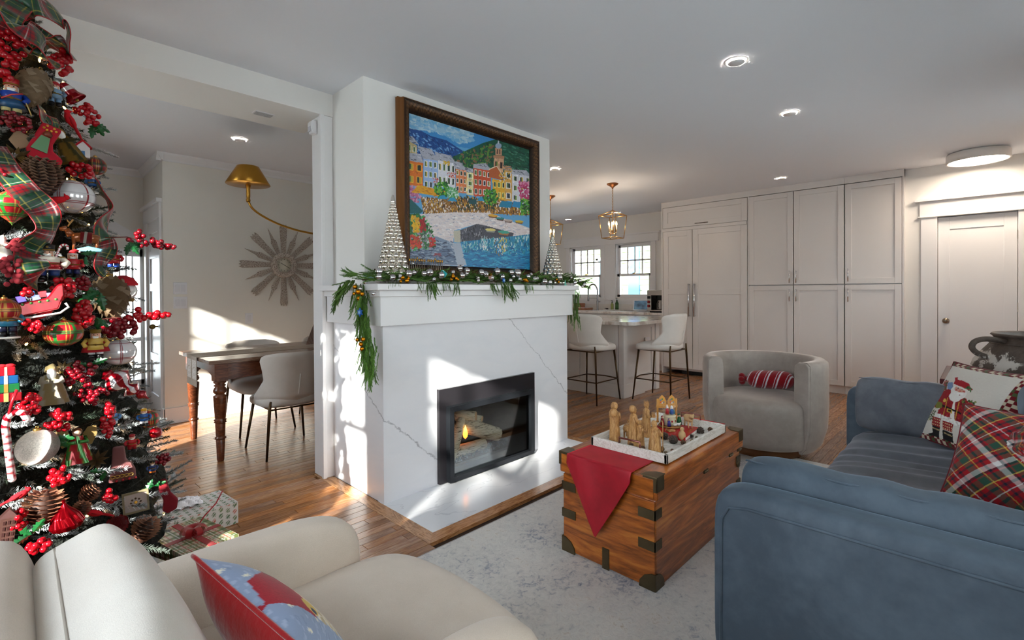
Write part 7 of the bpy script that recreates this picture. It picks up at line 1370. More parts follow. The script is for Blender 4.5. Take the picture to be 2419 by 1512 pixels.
# nutcrackers and other figures
def nut(px, py, h, lab, coat, pants, hat, hatc=(20, 16, 18), beard=(236, 234, 230), name='nutcracker_ornament', fat=1.0, roll=0, base=None, boots=(16, 14, 16), off=.04):
    t = place(name, lab, px, py, h, off, roll); f = fat
    V('legs', t, pants, lambda b: b.lathe([(.09*f, -.36), (.09*f, -.14)], 12, (-.10*f, 0, 0)).lathe([(.09*f, -.36), (.09*f, -.14)], 12, (.10*f, 0, 0))); V('boots', t, boots, lambda b: b.lathe([(.10*f, -.48), (.095*f, -.33)], 12, (-.10*f, 0, 0)).lathe([(.10*f, -.48), (.095*f, -.33)], 12, (.10*f, 0, 0)).sph((-.10*f, -.08, -.46), .09*f, 10, 6, (1, 1, .6)).sph((.10*f, -.08, -.46), .09*f, 10, 6, (1, 1, .6)))
    V('coat', t, coat, lambda b: b.lathe([(.23*f, -.18), (.20*f, -.05), (.19*f, .05), (.22*f, .14), (.12*f, .19)], 20)); V('belt', t, (196, 150, 60), lambda b: b.lathe([(.205*f, -.04), (.215*f, -.02), (.205*f, .0)], 20).sph((0, -.21*f, -.02), .035, 8, 5), GLIT)
    V('arm', t, coat, lambda b: b.tube([(-.22*f, 0, .13), (-.30*f, -.04, .02), (-.24*f, -.15, -.07)], .06*f, 10)); V('arm', t, coat, lambda b: b.tube([(.22*f, 0, .13), (.30*f, -.04, .02), (.24*f, -.15, -.07)], .06*f, 10)); V('epaulettes', t, (206, 160, 70), lambda b: b.sph((-.22*f, 0, .16), .06*f, 10, 6, (1, 1, .5)).sph((.22*f, 0, .16), .06*f, 10, 6, (1, 1, .5)), GLIT)
    V('head', t, (222, 168, 140), lambda b: b.lathe([(.10, .17), (.125, .20), (.125, .32), (.10, .34)], 16).sph((0, -.125, .265), .026, 8, 6)); V('hair_and_beard', t, beard, lambda b: b.lathe([(.135, .20), (.14, .30), (.12, .34)], 14, (0, .03, 0)).sph((0, -.10, .19), .075, 12, 8, (1, .6, 1.1)).sph((-.05, -.125, .235), .03, 8, 5, (1.2, .6, .6)).sph((.05, -.125, .235), .03, 8, 5, (1.2, .6, .6)), FELT); V('eyes', t, (20, 20, 24), lambda b: b.sph((-.045, -.12, .295), .015, 6, 4).sph((.045, -.12, .295), .015, 6, 4))
    if hat == 'tall': V('hat', t, hatc, lambda b: b.lathe([(.14, .335), (.15, .40), (.16, .50), (.0001, .52)], 18)); V('hat_band', t, (206, 160, 70), lambda b: b.lathe([(.15, .34), (.155, .36), (.15, .375)], 18).sph((0, -.15, .43), .03, 8, 5), GLIT)
    elif hat == 'santa': V('hat', t, hatc, lambda b: b.tube([(0, 0, .33), (.02, 0, .42), (.08, 0, .48), (.16, 0, .46)], [.13, .10, .06, .03], 12), FELT); V('hat_trim', t, (240, 238, 234), lambda b: b.lathe([(.13, .32), (.15, .34), (.13, .365)], 16).sph((.18, 0, .44), .035, 8, 6), FELT)
    elif hat == 'crown': V('hat', t, (214, 168, 70), lambda b: b.lathe([(.13, .34), (.16, .46), (.12, .42), (.0001, .42)], 10), GLIT)
    else: V('hat', t, hatc, lambda b: b.lathe([(.14, .34), (.135, .42), (.10, .46), (.0001, .47)], 16))
    if base: V('stand', t, base, lambda b: b.lathe([(.26*f, -.53), (.26*f, -.48), (.0001, -.48)], 18))
    return t
t = nut(27, 234, 92, 'blue-coated nutcracker in a tartan kilt near the top left of the tree', (24, 60, 150), (196, 180, 120), 'tall', (170, 20, 30), boots=(60, 50, 40)); V('kilt', t, (24, 70, 110), lambda b: b.lathe([(.30, -.24), (.21, -.05)], 20)); V('sash', t, (196, 60, 60), lambda b: b.tube([(.2, -.12, .15), (0, -.23, .05), (-.18, -.14, -.06)], .02, 6)); V('sabre', t, (206, 180, 110), lambda b: b.tube([(.26, -.15, -.05), (.36, -.10, -.36)], .015, 6))
t = nut(130, 222, 60, 'pale blue soldier with a red hat beside the champagne cone', (120, 150, 176), (110, 140, 170), 'cap', (176, 30, 40))
t = nut(112, 622, 88, 'stout white-haired nutcracker in a red and white coat, mid tree', (226, 216, 200), (30, 60, 120), 'tall', fat=1.3); V('red_vest', t, (180, 20, 34), lambda b: b.lathe([(.31, -.16), (.275, -.05), (.27, .02)], 20), GLOSSP)
t = nut(172, 624, 68, 'small Santa nutcracker holding a tiny green tree', (176, 24, 34), (30, 40, 90), 'santa', (196, 24, 34), base=(50, 130, 60)); V('little_tree', t, (40, 120, 80), lambda b: b.lathe([(.10, .0), (.04, .10), (.08, .10), (.03, .2), (.06, .2), (.0001, .3)], 10, (.34, -.05, 0)))
nut(268, 612, 58, 'nutcracker in a red coat near the right-hand ribbon, half hidden', (176, 24, 34), (40, 70, 150), 'crown'); nut(219, 432, 44, 'small blue-trousered soldier near the upper right ribbon', (30, 80, 140), (30, 60, 110), 'cap', (20, 20, 24), base=(226, 222, 216))
t = nut(18, 755, 84, 'toy soldier in a teal coat shouldering a rifle, left edge of mid tree', (40, 110, 140), (30, 34, 60), 'cap', (40, 110, 130), base=(230, 226, 218)); V('rifle', t, (150, 96, 80), lambda b: b.tube([(-.34, -.12, .30), (.30, -.2, -.02)], .035, 6))
t = nut(226, 812, 74, 'gold-crowned Santa nutcracker with black boots and red cape, mid tree', (206, 170, 80), (226, 226, 230), 'crown'); V('cape', t, (160, 16, 30), lambda b: b.lathe([(.36, -.26), (.24, .12)], 18, (0, .08, 0), 1, .7), FELT)
nut(266, 985, 48, 'small ornament of a blue soldier in the lower middle of the tree', (90, 140, 190), (226, 226, 230), 'tall'); nut(340, 985, 44, 'snowman-like nutcracker with a yellow hat at the right of the lower tree', (40, 90, 160), (226, 226, 230), 'cap', (226, 176, 40)); nut(312, 1046, 44, 'thin red nutcracker near the pink boot ornament', (170, 20, 32), (150, 16, 30), 'cap', (160, 20, 30)); nut(360, 1105, 34, 'tiny nutcracker with an orange base low at the right edge', (40, 60, 110), (226, 120, 40), 'tall')
def robed(px, py, h, lab, rc, c2, face=(226, 180, 150), name='figure_ornament', mat_=None, wings=None, roll=0):
    t = place(name, lab, px, py, h, .04, roll); mt = mat_ or GLIT; N_ = 40; u, v = np.meshgrid(np.linspace(0, 2*PI, N_), np.linspace(0, 1, 24), indexing='ij'); r = (.30-.16*v+.05*np.sin(u*5+v*3)*(1-v)); z = -.48+.72*v; k = (np.sin(u*5+v*3) > .4)[..., None]
    O('robe', gridmesh('robe', np.stack([r*np.cos(u), r*.8*np.sin(u), z], -1), np.where(k, L3(c2), L3(rc))), mt, t); V('head', t, face, lambda b: b.sph((0, -.03, .32), .095, 14, 9)); V('arm', t, c2, lambda b: b.tube([(-.16, 0, .18), (-.20, -.14, .08), (-.04, -.20, .10)], .05, 8), mt); V('arm', t, c2, lambda b: b.tube([(.16, 0, .18), (.20, -.14, .08), (.04, -.20, .10)], .05, 8), mt)
    if wings:
        for s_ in (-1, 1): V('wing', t, wings, lambda b, s_=s_: b.prism([(s_*.05, .12), (s_*.22, .42), (s_*.40, .44), (s_*.42, .2), (s_*.30, -.08), (s_*.12, .0)], .08, .12, 'y'), GLIT, bev=.02)
        V('hair', t, (110, 60, 30), lambda b: b.sph((0, .0, .345), .105, 12, 8))
    else: V('hood', t, rc, lambda b: b.tube([(0, .02, .30), (0, .03, .42), (.03, .05, .50)], [.13, .11, .02], 12), mt); V('beard', t, (238, 236, 230), lambda b: b.sph((0, -.09, .25), .09, 12, 8, (1, .7, 1.5)), FELT)
    return t
robed(122, 908, 96, 'gold and cream Father Christmas ornament in a long robe', (222, 200, 140), (240, 232, 210)); robed(155, 343, 84, 'bearded Santa in gold robe with a gold harp, upper tree', (180, 140, 60), (90, 84, 40), roll=-.35)
robed(182, 1050, 88, 'angel ornament with gold wings and a red and green gown', (170, 18, 30), (50, 130, 50), mat_=GLOSSP, wings=(214, 180, 110), name='angel_ornament'); robed(6, 585, 60, 'cream-robed Santa ornament cut by the left edge of the picture', (222, 212, 196), (236, 230, 220), mat_=FELT)
# boots, stockings, sleigh, bell ...
def outline(px, py, h, lab, name, pts, col, mat_, th=.10, roll=0, trim=None, extra=None, off=.05, yawo=0):
    t = place(name, lab, px, py, h, off, roll, yawo=yawo); V('body', t, col, lambda b: b.prism(pts, -th, th, 'y'), mat_, bev=.05, seg=3)
    if trim: V('cuff', t, trim, lambda b: b.box(-.24, .24, -th-.04, th+.04, .38, .5), FELT, bev=.03)
    if extra: extra(t)
    return t
BOOT = [(-.20, .5), (.20, .5), (.17, .05), (.24, -.12), (.48, -.25), (.50, -.42), (.40, -.5), (-.16, -.5), (-.24, -.3)]
def lady(t):
    V('lady_gown', t, (90, 130, 90), lambda b: b.prism([(-.10, .15), (.08, .15), (.16, -.25), (-.17, -.25)], -.14, -.10, 'y')); V('lady_head', t, (226, 180, 150), lambda b: b.sph((0, -.12, .23), .06, 10, 6)); V('lady_hair', t, (120, 50, 30), lambda b: b.lathe([(.09, .17), (.10, .25), (.05, .31)], 12, (0, -.09, 0))); V('rosettes', t, (214, 160, 50), lambda b: [b.sph((.12*math.cos(k), -.12, .38+.06*math.sin(k*2)), .03, 6, 4) for k in range(6)])
outline(103, 338, 90, 'red needlepoint boot picturing a lady in green, upper tree', 'boot_ornament', BOOT, (176, 20, 40), FELT, roll=.35, extra=lady)
t = outline(70, 330, 70, 'beige burlap star-shaped bow behind the red needlepoint boot', 'bow_ornament', [(-.5, -.1), (-.3, .3), (0, .1), (.4, .4), (.5, .1), (.2, -.1), (.4, -.45), (0, -.25), (-.3, -.4)], (150, 122, 96), FELT, .03, off=.01)
def chain(t): V('gold_chain', t, (214, 170, 80), lambda b: [b.tube([(-.2+.1*k+.05*math.cos(a), -.13, -.30+.04*math.sin(a)) for a in [2*PI*i/8 for i in range(9)]], .014, 5, False) for k in range(5)], HOOK); V('gems', t, (170, 16, 30), lambda b: [b.sph((-.12+.14*k, -.12, -.42), .035, 8, 5) for k in range(4)], GLOSSP)
outline(288, 1096, 84, 'rose-pink glitter boot with gold chain trim in the lower tree', 'boot_ornament', [(-.20, .5), (.06, .5), (.10, .1), (.22, .0), (.30, -.2), (.32, -.46), (-.30, -.46), (-.24, -.2)], (176, 110, 110), GLIT, .12, extra=chain)
outline(391, 1172, 84, 'small dark red felt stocking with white piping above the white gift', 'stocking_ornament', [(-.12, .5), (.02, .5), (.12, .1), (.30, -.15), (.26, -.42), (.05, -.5), (-.08, -.4), (-.05, -.1), (-.16, .2)], (120, 10, 26), FELT, .05, off=.03)
def slg(t):
    for x, z, c in ((-.28, .22, (120, 90, 200)), (-.05, .30, (60, 120, 190)), (.2, .26, (200, 60, 70)), (.38, .2, (160, 150, 210)), (.05, .16, (190, 190, 230))): V('present', t, c, lambda b, x=x, z=z: b.cbox((x, 0, z), .22, .2, .22), GLOSSP, rot=(0, .3*x, 0), bev=.02)
    V('runner', t, (236, 232, 226), lambda b: b.tube([(-.75, -.18, -.42), (.5, -.18, -.45), (.75, -.18, -.3), (.7, -.18, -.15)], .035, 8)); V('trim', t, (70, 120, 60), lambda b: [b.sph((-.5+.2*k, -.22, .02), .045, 6, 4) for k in range(6)])
outline(84, 716, 72, 'red sleigh ornament piled with shiny presents, mid tree', 'sleigh_ornament', [(-.75, .15), (-.5, .05), (.3, .12), (.62, .48), (.78, .5), (.72, .1), (.5, -.32), (-.5, -.36), (-.72, -.1)], (160, 18, 30), GLOSSP, .2, roll=-.2, extra=slg)
t = place('reindeer_ornament', 'brown reindeer ornament wearing a patterned saddle blanket', 200, 562, 66, .05)
V('body', t, (150, 84, 44), lambda b: b.tube([(-.35, 0, .0), (0, 0, .02), (.4, 0, -.05)], [.16, .19, .17], 14).tube([(-.35, 0, .05), (-.48, 0, .28)], [.13, .09], 10), GLOSSP); V('head', t, (160, 92, 50), lambda b: b.tube([(-.46, 0, .30), (-.66, 0, .26)], [.11, .06], 10), GLOSSP); V('antlers', t, (196, 150, 90), lambda b: [b.tube([(-.44, s_*.04, .38), (-.38, s_*.14, .5), (-.30, s_*.12, .62)], .02, 5) and b.tube([(-.38, s_*.14, .5), (-.46, s_*.2, .58)], .015, 5) for s_ in (-1, 1)])
for x in (-.28, .34):
    for y in (-.09, .09): V('leg', t, (140, 76, 40), lambda b, x=x, y=y: b.tube([(x, y, -.08), (x-.02, y, -.48)], [.06, .03], 8), GLOSSP)
V('blanket', t, (170, 30, 40), lambda b: b.tube([(-.12, 0, .02), (.2, 0, .0)], .205, 16), GLIT); V('blanket_band', t, (230, 226, 214), lambda b: b.tube([(-.02, 0, .02), (.06, 0, .01)], .212, 16), GLIT); V('ice_base', t, (130, 190, 210), lambda b: b.prism([(-.3, -.5), (.45, -.5), (.5, -.38), (.1, -.3), (-.2, -.4)], -.15, .15, 'y'), GLOSSP, bev=.03)
t = place('snowman_ornament', 'round white snowman head with red hat and holly, right edge of mid tree', 291, 682, 62, .04); V('head', t, (232, 232, 230), lambda b: b.sph((0, 0, -.08), .44, 22, 14, (1, 1, .85)), GLOSSP); V('hat', t, (176, 20, 34), lambda b: b.lathe([(.45, .12), (.46, .2), (.32, .4), (.1, .5), (.0001, .52)], 20), FELT); V('holly', t, (20, 110, 60), lambda b: b.prism([(-.15, -.1), (0, -.02), (.14, -.12), (.02, -.2)], -.46, -.42, 'y')); V('base', t, (196, 150, 70), lambda b: b.lathe([(.3, -.5), (.36, -.42), (.3, -.36)], 20), GLIT)
def spiral(n, tw, zz=None):
    def f(u, v): return np.where(((u*n+v*tw) % 1 < .5)[..., None], L3((160, 10, 28)), L3((232, 228, 230)))
    return f
t = place('candy_ornament', 'large red and white wrapped-candy finial ornament, lower right tree', 300, 912, 112, .04, -.85)
SH = lambda v: (np.interp(v/PI, [0, .06, .12, .20, .30, .42, .50, .54, .60, .68, .74, .78, .84, .92, 1], [.02, .12, .10, .20, .27, .18, .07, .10, .20, .12, .05, .09, .10, .03, .002]), .5-v/PI)
gball(t, lambda u, v: np.where(((v > .14) & (v < .70) & ((u*6+v*2.0) % 1 > .55))[..., None], L3((232, 228, 232)), L3((150, 8, 26))), GLOSSP, 1, SH, 70)
def cane(px, py, h, lab, roll, n=1):
    t = place('candy_cane', lab, px, py, h, .05, roll); P = [(0, 0, -.5), (0, 0, .25), (.03, 0, .38), (.11, 0, .44), (.19, 0, .40), (.22, 0, .30)]; L = 80; cu = np.array(P); s_ = np.linspace(0, 5, L); C3 = np.stack([np.interp(s_, range(6), cu[:, k]) for k in range(3)], -1)
    d = np.gradient(C3, axis=0); d /= np.linalg.norm(d, axis=1)[:, None]; nn = np.tile([0, 1.0, 0], (L, 1)); bb = np.cross(d, nn); al = np.cumsum(np.r_[0, np.linalg.norm(np.diff(C3, axis=0), axis=1)]); u = np.linspace(0, 2*PI, 20)
    Pq = C3[None]+.045*(np.cos(u)[:, None, None]*nn[None]+np.sin(u)[:, None, None]*bb[None]); k = ((al[None]*9+u[:, None]/(2*PI)) % 1); O('cane', gridmesh('cane', Pq, np.where((k < .45)[..., None], L3((176, 14, 34)), L3((236, 232, 232)))), GLOSSP, t); V('tip', t, (236, 232, 232), lambda b: b.sph((0, 0, -.5), .045, 10, 6).sph((.22, 0, .30), .045, 10, 6)); return t
t = cane(18, 1050, 168, 'large red and white striped candy cane at the left edge of the tree', -.08); t.scale.x *= 1; V('ribbon', t, (196, 20, 34), lambda b: b.tube([(.05, -.02, .42), (.10, -.05, .6), (.16, -.03, .75)], .02, 6))
cane(135, 600, 60, 'slim candy cane behind the stout nutcracker', .3)
t = place('foil_drop', 'shiny red foil drop ornament tapering upwards, low on the tree', 155, 1216, 72, .09, -.1); u, v = np.meshgrid(np.linspace(0, 2*PI, 90), np.linspace(0, 1, 40), indexing='ij'); r = np.interp(v, [0, .05, .2, .5, .75, .9, 1], [.02, .36, .44, .34, .12, .04, .05])*(1+.06*np.sin(u*11+v*7)*(1-v*.5)); O('foil', gridmesh('foil', np.stack([r*np.cos(u), r*np.sin(u), -.5+v], -1)), M('red_foil', (150, 4, 18), .16, .85), t)
t = place('bell_ornament', 'red and white striped bell near the top of the tree', 163, 216, 44, .04, -.7); gball(t, lambda u, v: np.where(((v > .3) & (v < .5))[..., None], L3((228, 222, 218)), L3((150, 14, 30))), GLOSSP, 1, lambda v: (np.interp(v/PI, [0, .1, .3, .7, .95, 1], [.02, .2, .26, .34, .5, .48]), .5-v/PI)); V('clapper', t, (206, 160, 80), lambda b: b.sph((0, 0, -.5), .08, 10, 6), HOOK)
t = place('framed_ornament', 'square gold-framed mirror ornament with amber centre, lower tree', 321, 1186, 50, .05, -.05)
for a in ((-.5, .5, .42, .5), (-.5, .5, -.5, -.42), (-.5, -.42, -.42, .42), (.42, .5, -.42, .42)): V('frame_bar', t, (206, 190, 150), lambda b, a=a: b.box(a[0], a[1], -.06, .06, a[2], a[3]), GLIT)
V('panel', t, (190, 176, 170), lambda b: b.box(-.42, .42, -.01, .02, -.42, .42), GLOSSP); V('tile', t, (120, 96, 80), lambda b: [b.prism([(.18*math.cos(a)+.05, .18*math.sin(a)), (.18*math.cos(a), .18*math.sin(a)+.05), (.18*math.cos(a)-.05, .18*math.sin(a)), (.18*math.cos(a), .18*math.sin(a)-.05)], -.04, -.01, 'y') for a in [k*PI/4 for k in range(8)]], GLIT); V('amber_centre', t, (240, 180, 60), lambda b: b.sph((0, -.03, 0), .07, 10, 6), GLOSSP)
t = place('tower_ornament', 'brown miniature brick tower ornament at the lower left edge', 18, 1243, 84, .06, .1); V('tower', t, (110, 70, 60), lambda b: b.box(-.16, .16, -.12, .12, -.5, .25), GLIT); V('roof', t, (120, 80, 76), lambda b: b.prism([(-.2, .25), (.2, .25), (0, .5)], -.13, .13, 'y'), GLIT); V('windows', t, (60, 36, 34), lambda b: [b.box(-.10+.09*i, -.05+.09*i, -.13, -.12, -.4+.16*j, -.3+.16*j) for i in range(3) for j in range(4)])
t = place('gift_stack_ornament', 'stack of colourful little presents with a red bow, left edge of the tree', 14, 905, 88, .05)
for z, w_, c, c2 in ((-.36, .30, (150, 16, 30), (226, 200, 120)), (-.12, .26, (30, 110, 60), (196, 150, 60)), (.1, .24, (30, 90, 150), (226, 226, 230)), (.32, .18, (196, 24, 40), (240, 230, 200))): V('present', t, c, lambda b, z=z, w_=w_: b.cbox((0, 0, z), w_*2, w_*1.6, .22), GLOSSP, bev=.02); V('band', t, c2, lambda b, z=z, w_=w_: b.cbox((0, 0, z), w_*.3, w_*1.66, .225), GLIT)
V('bow', t, (196, 16, 30), lambda b: b.sph((-.08, 0, .46), .08, 10, 6, (1.4, .6, .7)).sph((.08, 0, .46), .08, 10, 6, (1.4, .6, .7)), FELT)
t = place('house_ornament', 'little red and white house ornament in the upper right of the tree', 196, 352, 42, .03); V('house', t, (222, 214, 214), lambda b: b.prism([(-.3, -.5), (.3, -.5), (.3, .1), (0, .45), (-.3, .1)], -.2, .2, 'y')); V('roof', t, (170, 20, 34), lambda b: b.prism([(-.4, .08), (0, .5), (.4, .08), (.3, .05), (0, .38), (-.3, .05)], -.25, .25, 'y'), FELT); V('door', t, (60, 110, 160), lambda b: b.box(-.08, .08, -.22, -.2, -.5, -.15))
def leafy(px, py, h, lab, cols, n=9):
    t = place('gold_poinsettia', lab, px, py, h, .02); 
    for k in range(n):
        a = 2*PI*k/n; r = .5 if k % 2 else .4; V('petal', t, cols[k % 2], lambda b, a=a, r=r: b.add([(0, -.05, 0), (r*.5*math.cos(a-.35), -.10, r*.5*math.sin(a-.35)), (r*math.cos(a), -.04, r*math.sin(a)), (r*.5*math.cos(a+.35), -.10, r*.5*math.sin(a+.35)), (r*.5*math.cos(a), -.16, r*.5*math.sin(a))], [(0, 1, 4), (1, 2, 4), (2, 3, 4), (3, 0, 4)], False), GLIT, fix=False)
leafy(38, 372, 66, 'gold glitter poinsettia left of the big upper pine cone', ((150, 120, 60), (110, 90, 50))); leafy(228, 1085, 60, 'old-gold poinsettia beside the pink boot ornament', ((120, 90, 50), (96, 74, 44))); leafy(150, 870, 46, 'gold glitter poinsettia above the cream Father Christmas', ((160, 130, 70), (120, 96, 56)))
# ---------------- berries, holly, ribbons
BER = B().sph((0, 0, 0), 1, 10, 7).mesh('berry'); BER.materials.append(M('red_berry', (176, 8, 24), .18, coat=.4)); BER2 = B().sph((0, 0, 0), 1, 10, 7).mesh('berry'); BER2.materials.append(M('dark_berry', (120, 6, 22), .22, coat=.3)); BER3 = B().sph((0, 0, 0), 1, 10, 7).mesh('berry'); BER3.materials.append(M('frosted_berry', (170, 44, 56), .7, bump=(300, .8)))
def berries(px, py, sx, sy, n, r, lab, me=BER, off=.06, rot=0.0):
    c = hit(px, py, off); d = depth(c); t = T('berry_spray', lab, 'berry spray', tuple(c), (0, 0, math.atan2(c.y, c.x)-PI/2)); k = d/FPX
    n = int(n*1.35)
    for i in range(n):
        for _ in range(20):
            a, b_ = rt.uniform(-1, 1), rt.uniform(-1, 1)
            if a*a+b_*b_ < 1: break
        x, z = a*sx*k*.75, -b_*sy*k; x, z = x*math.cos(rot)-z*math.sin(rot), x*math.sin(rot)+z*math.cos(rot); o = bpy.data.objects.new('berry', me); COL.objects.link(o); o.parent = t; o.location = (x, rt.uniform(-.012, .012)-.012*(1-a*a-b_*b_), z); o.scale = (r*k*rt.uniform(.85, 1.1),)*3
    b = B()
    for i in range(6): a = rt.uniform(-1, 1); b.tube([(0, .05, 0), (a*sx*k*.5, .01, rt.uniform(-1, 1)*sy*k*.6)], .0012, 4)
    O('stem', b, M('berry_stem', (110, 50, 40), .7), t); return t
for a in ((16, 95, 42, 52, 26, 8.5, 'large bright red berries at the very top left corner of the tree'), (15, 165, 22, 40, 14, 8, 'red berries below the top left berries, above the blue-kilted nutcracker'), (143, 148, 26, 30, 20, 7, 'red berries at the right of the tree top, below the ribbon loop'), (205, 272, 30, 26, 30, 5.5, 'fine red berries sticking out right, beside the upper holly leaves'),
          (195, 402, 34, 16, 17, 6.5, 'red berries just above the upper pearl white ball'), (40, 288, 40, 22, 30, 5, 'dark red berries below the blue-kilted nutcracker', BER2), (40, 578, 22, 14, 10, 6, 'frosted red berries left of the long ribbon', BER3), (26, 640, 34, 34, 28, 6.5, 'frosted red berries at the left edge beside the ribbon end', BER3), (150, 683, 27, 28, 26, 6.5, 'bright red berries under the stout nutcracker'),
          (196, 668, 18, 16, 12, 6, 'dark red berries right of the bright bunch in mid tree', BER2), (198, 745, 24, 34, 30, 6.2, 'bright red berries beside the oval tartan ball'), (75, 770, 28, 14, 12, 6, 'red berries trailing below the sleigh', BER), (70, 955, 26, 24, 26, 6.5, 'bright red berries left of the cream Father Christmas'), (140, 995, 30, 26, 30, 6.5, 'bright red berries above the silver glitter ball'),
          (140, 1122, 24, 22, 18, 7, 'red berries below the angel ornament'), (255, 985, 14, 46, 20, 6.5, 'string of red berries hanging in the lower middle of the tree'), (190, 885, 42, 30, 34, 6, 'maroon berries above the striped candy finial', BER2), (215, 935, 40, 22, 26, 5.5, 'maroon berries right of the cream Father Christmas', BER2), (262, 1170, 18, 12, 9, 7, 'few red berries left of the gold-framed ornament'),
          (45, 1230, 22, 26, 22, 6.5, 'red berries between the brick tower and the big brown cone'), (92, 1292, 24, 16, 14, 7, 'red berries just above the armchair back'), (285, 775, 40, 22, 34, 7, 'dark red berries along the stem below the long champagne cone', BER2), (383, 1085, 20, 12, 20, 4.5, 'fine red berries at the right edge of the lower tree', BER2), (60, 690, 16, 12, 8, 5.5, 'few red berries above the sleigh', BER), (6, 420, 10, 18, 8, 5.5, 'few dark berries cut by the left edge above the tartan drop', BER2)): berries(*a)
def fixed_spray(p, n, r, L, lab, me, dz=0.0, rr0=.02):
    t = T('berry_spray', lab, 'berry spray', tuple(p)); rg2 = random.Random(3)
    for i in range(n): f = rg2.random(); o = bpy.data.objects.new('berry', me); COL.objects.link(o); o.parent = t; o.location = (L*f, rg2.gauss(0, rr0*.6)+.0, dz*f+rg2.gauss(0, rr0*(.6-.3*f))); o.scale = (r*rg2.uniform(.85, 1.1),)*3
    O('stem', B().tube([(-.10, .02, -.01), (0, 0, 0), (L, 0, dz)], .002, 5), MATS['berry_stem'], t); return t
p = aty(300, 560, 2.45); fixed_spray(p, 44, .0095, .16, 'red berry branch jutting out to the right in front of the panelled door', BER2, -.035, .022); p = aty(300, 748, 2.45); fixed_spray(p, 26, .0125, .14, 'larger red berries jutting out right, level with the door knob', BER, -.0, .016)
LEAF = [(0, 0), (.10, .12), (.05, .16), (.20, .26), (.13, .34), (.25, .46), (.15, .52), (.22, .66), (.10, .72), (.10, .86), (0, 1), (-.10, .86), (-.10, .72), (-.22, .66), (-.15, .52), (-.25, .46), (-.13, .34), (-.20, .26), (-.05, .16), (-.10, .12)]
HOL = M('holly_leaf', (24, 84, 42), .22, coat=.3)
def lfmesh():
    b = B(); vs = [(x, .10*abs(x)*1.5, z) for x, z in LEAF]; n = len(vs); mid = [(0, -.03, .25), (0, -.05, .5), (0, -.03, .75)]; b.add(vs+mid, [(i, i+1, n) for i in range(0, 5)]+[(5, n+1, n), (5, 6, n+1), (6, 7, n+1), (7, 8, n+2), (7, n+2, n+1), (8, 9, n+2), (9, 10, n+2), (10, 11, n+2), (11, 12, n+2), (12, 13, n+2), (13, n+1, n+2), (13, 14, n+1), (14, 15, n+1), (15, n, n+1), (15, 16, n), (16, 17, n), (17, 18, n), (18, 19, n), (19, 0, n)], False); me = b.mesh('leaf'); me.materials.append(HOL); return me
LF = lfmesh()
def holly(px, py, h, lab, angs, off=.07, fixed=None):
    p = fixed or hit(px, py, off); k = h/FPX*depth(p); t = T('holly_sprig', lab, 'holly', tuple(p), (0, 0, math.atan2(p.y, p.x)-PI/2)); t.scale = (k,)*3
    for a in angs: o = bpy.data.objects.new('leaf', LF); COL.objects.link(o); o.parent = t; o.rotation_euler = (rt.uniform(-.4, .4), a, rt.uniform(-.4, .4)); o.location = (0, rt.uniform(-.1, .1), 0)
    return t
for a in ((222, 290, 40, 'holly leaves below the upper right berries', (1.9, 2.6, 3.3)), (236, 690, 46, 'dark holly leaves in the middle right of the tree', (4.2, 5.0, 3.0)), (226, 750, 34, 'bright green holly leaves over the bright berries', (3.1, 2.4)), (128, 1035, 40, 'bright green holly leaves on the silver glitter ball', (3.4, 2.5, 1.7)), (365, 1148, 28, 'holly leaf at the right of the lower tree', (1.2, 4.5)), (75, 1262, 44, 'dark holly leaves beside the low red berries', (5.4, 4.4, .6)), (215, 860, 36, 'holly leaves below the gold Santa nutcracker', (4.6, 1.2)), (190, 600, 30, 'dark holly leaf near the right ribbon', (1.4,)), (345, 1162, 30, 'holly leaves above the gold-framed ornament', (.4, 3.7)), (250, 1112, 30, 'holly leaf left of the pink boot ornament', (4.9, 3.4))): holly(*a)
holly(0, 0, 34, 'holly leaves under the berry branch in front of the door', (3.2, 2.6, 1.9), fixed=aty(306, 572, 2.44))
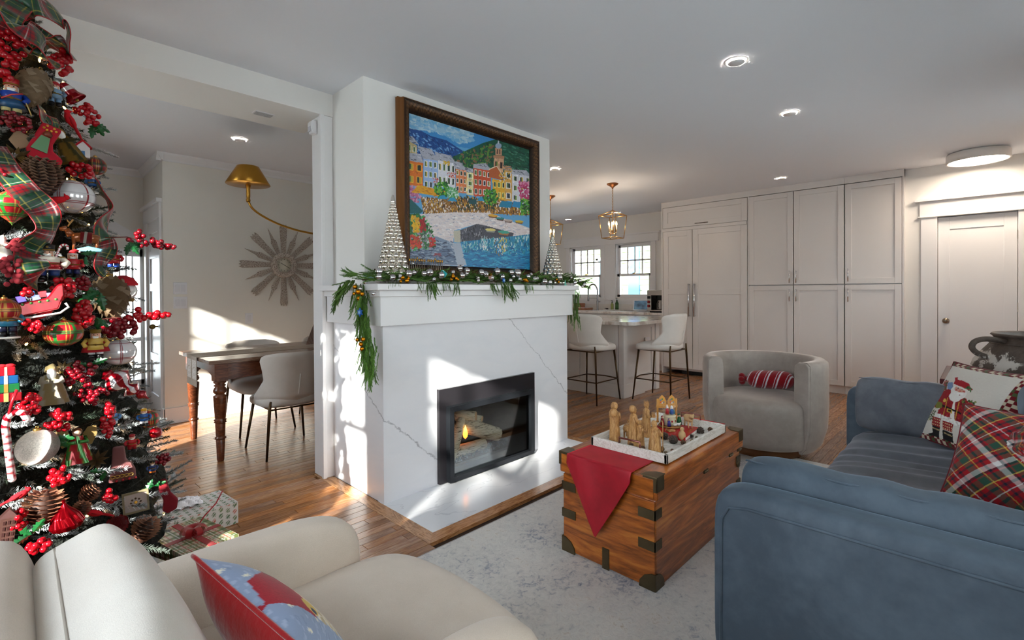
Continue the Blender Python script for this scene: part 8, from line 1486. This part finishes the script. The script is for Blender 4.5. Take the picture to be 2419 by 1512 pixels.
def ribbon(lab, path, wd, amp=.3, sc_=6.0):
    """path: list of (px,py,off,roll)"""
    C = np.array([tuple(hit(p[0], p[1], p[2])) for p in path]); n = 40*len(path); s_ = np.linspace(0, len(path)-1, n)
    def cr(a):  # smooth interpolation
        i = np.clip(s_.astype(int), 0, len(path)-2); f = s_-i; p0, p1, p2, p3 = a[np.clip(i-1, 0, None)], a[i], a[i+1], a[np.clip(i+2, None, len(path)-1)]; f = f[:, None] if a.ndim > 1 else f
        return .5*((2*p1)+(-p0+p2)*f+(2*p0-5*p1+4*p2-p3)*f**2+(-p0+3*p1-3*p2+p3)*f**3)
    X = cr(C); roll = cr(np.array([p[3] for p in path], float)); d = np.gradient(X, axis=0); d /= np.linalg.norm(d, axis=1)[:, None]; out = X-np.array([TA[0], TA[1], 0]); out[:, 2] = 0; out /= np.linalg.norm(out, axis=1)[:, None]
    side = np.cross(d, out); side /= np.linalg.norm(side, axis=1)[:, None]; nn = np.cross(side, d); al = np.cumsum(np.r_[0, np.linalg.norm(np.diff(X, axis=0), axis=1)])
    sd_ = side*np.cos(roll)[:, None]+nn*np.sin(roll)[:, None]; w_ = np.linspace(-.5, .5, 26); P = X[:, None]+sd_[:, None]*(w_*wd)[None, :, None]+nn[:, None]*(amp*.03*np.sin(al*40)[:, None]*np.cos(w_*3)[None])[..., None]
    U_ = np.tile(w_[None]+.5, (n, 1)); A_ = np.tile((al/wd)[:, None], (1, 26)); C_ = plaid(U_*1.0, A_*1.0+.1, 1.0, (14, 84, 44), .025)*.7; k = plaid(U_+.35, A_+.3, 1.0, (160, 10, 26), .025)*.75; C_ = np.where(((A_*1.0 % 1 < .45))[..., None], k, C_); C_[:, :1] = L3((170, 12, 26)); C_[:, -1:] = L3((170, 12, 26))
    t = T('tartan_ribbon', lab, 'ribbon', tuple(C[0])); o = O('ribbon', gridmesh('ribbon', P, C_), M('ribbon_satin', vcol=True, rough=.32, sheen=.4), t, W=True); o.modifiers.new('t', 'SOLIDIFY').thickness = .0012
    O('wired_edge', B().tube([tuple(q) for q in P[::4, 0]], .0018, 5).tube([tuple(q) for q in P[::4, -1]], .0018, 5), M('ribbon_edge', (170, 12, 26), .4, sheen=.3), t, W=True)
ribbon('red and green tartan ribbon loops heaped at the top of the tree, right loop', [(35, 15, .06, 0), (90, 10, .14, .3), (150, 55, .12, .5), (160, 110, .12, .8), (120, 110, .03, .5), (60, 70, .0, 0)], .095); ribbon('tartan ribbon loop with green centre at the top left of the tree', [(10, 20, .05, 0), (45, 60, .15, .2), (95, 95, .15, .4), (110, 140, .10, .9), (75, 120, .0, .3)], .085)
ribbon('short tartan ribbon crossing the very top left corner', [(0, 70, .08, 0), (18, 30, .12, .3), (40, 5, .1, .5)], .085); ribbon('tartan ribbon winding down past the big cone and the tartan drop', [(-25, 345, .03, .1), (15, 400, .08, .2), (60, 455, .10, 0), (105, 500, .12, -.2), (108, 545, .10, .5), (75, 590, .06, .1), (78, 630, .09, -.4), (95, 665, .04, .6)], .085, .4)
ribbon('dark tartan ribbon falling down the right side of mid tree', [(205, 415, .0, 0), (240, 450, .06, .3), (262, 500, .08, .6), (240, 545, .07, 0), (255, 590, .07, -.3), (235, 630, .03, .2), (245, 650, .03, .5)], .075, .4); ribbon('short tartan ribbon behind the diving cardinal', [(95, 255, .0, 0), (110, 285, .06, .4), (135, 300, .03, 0)], .06)
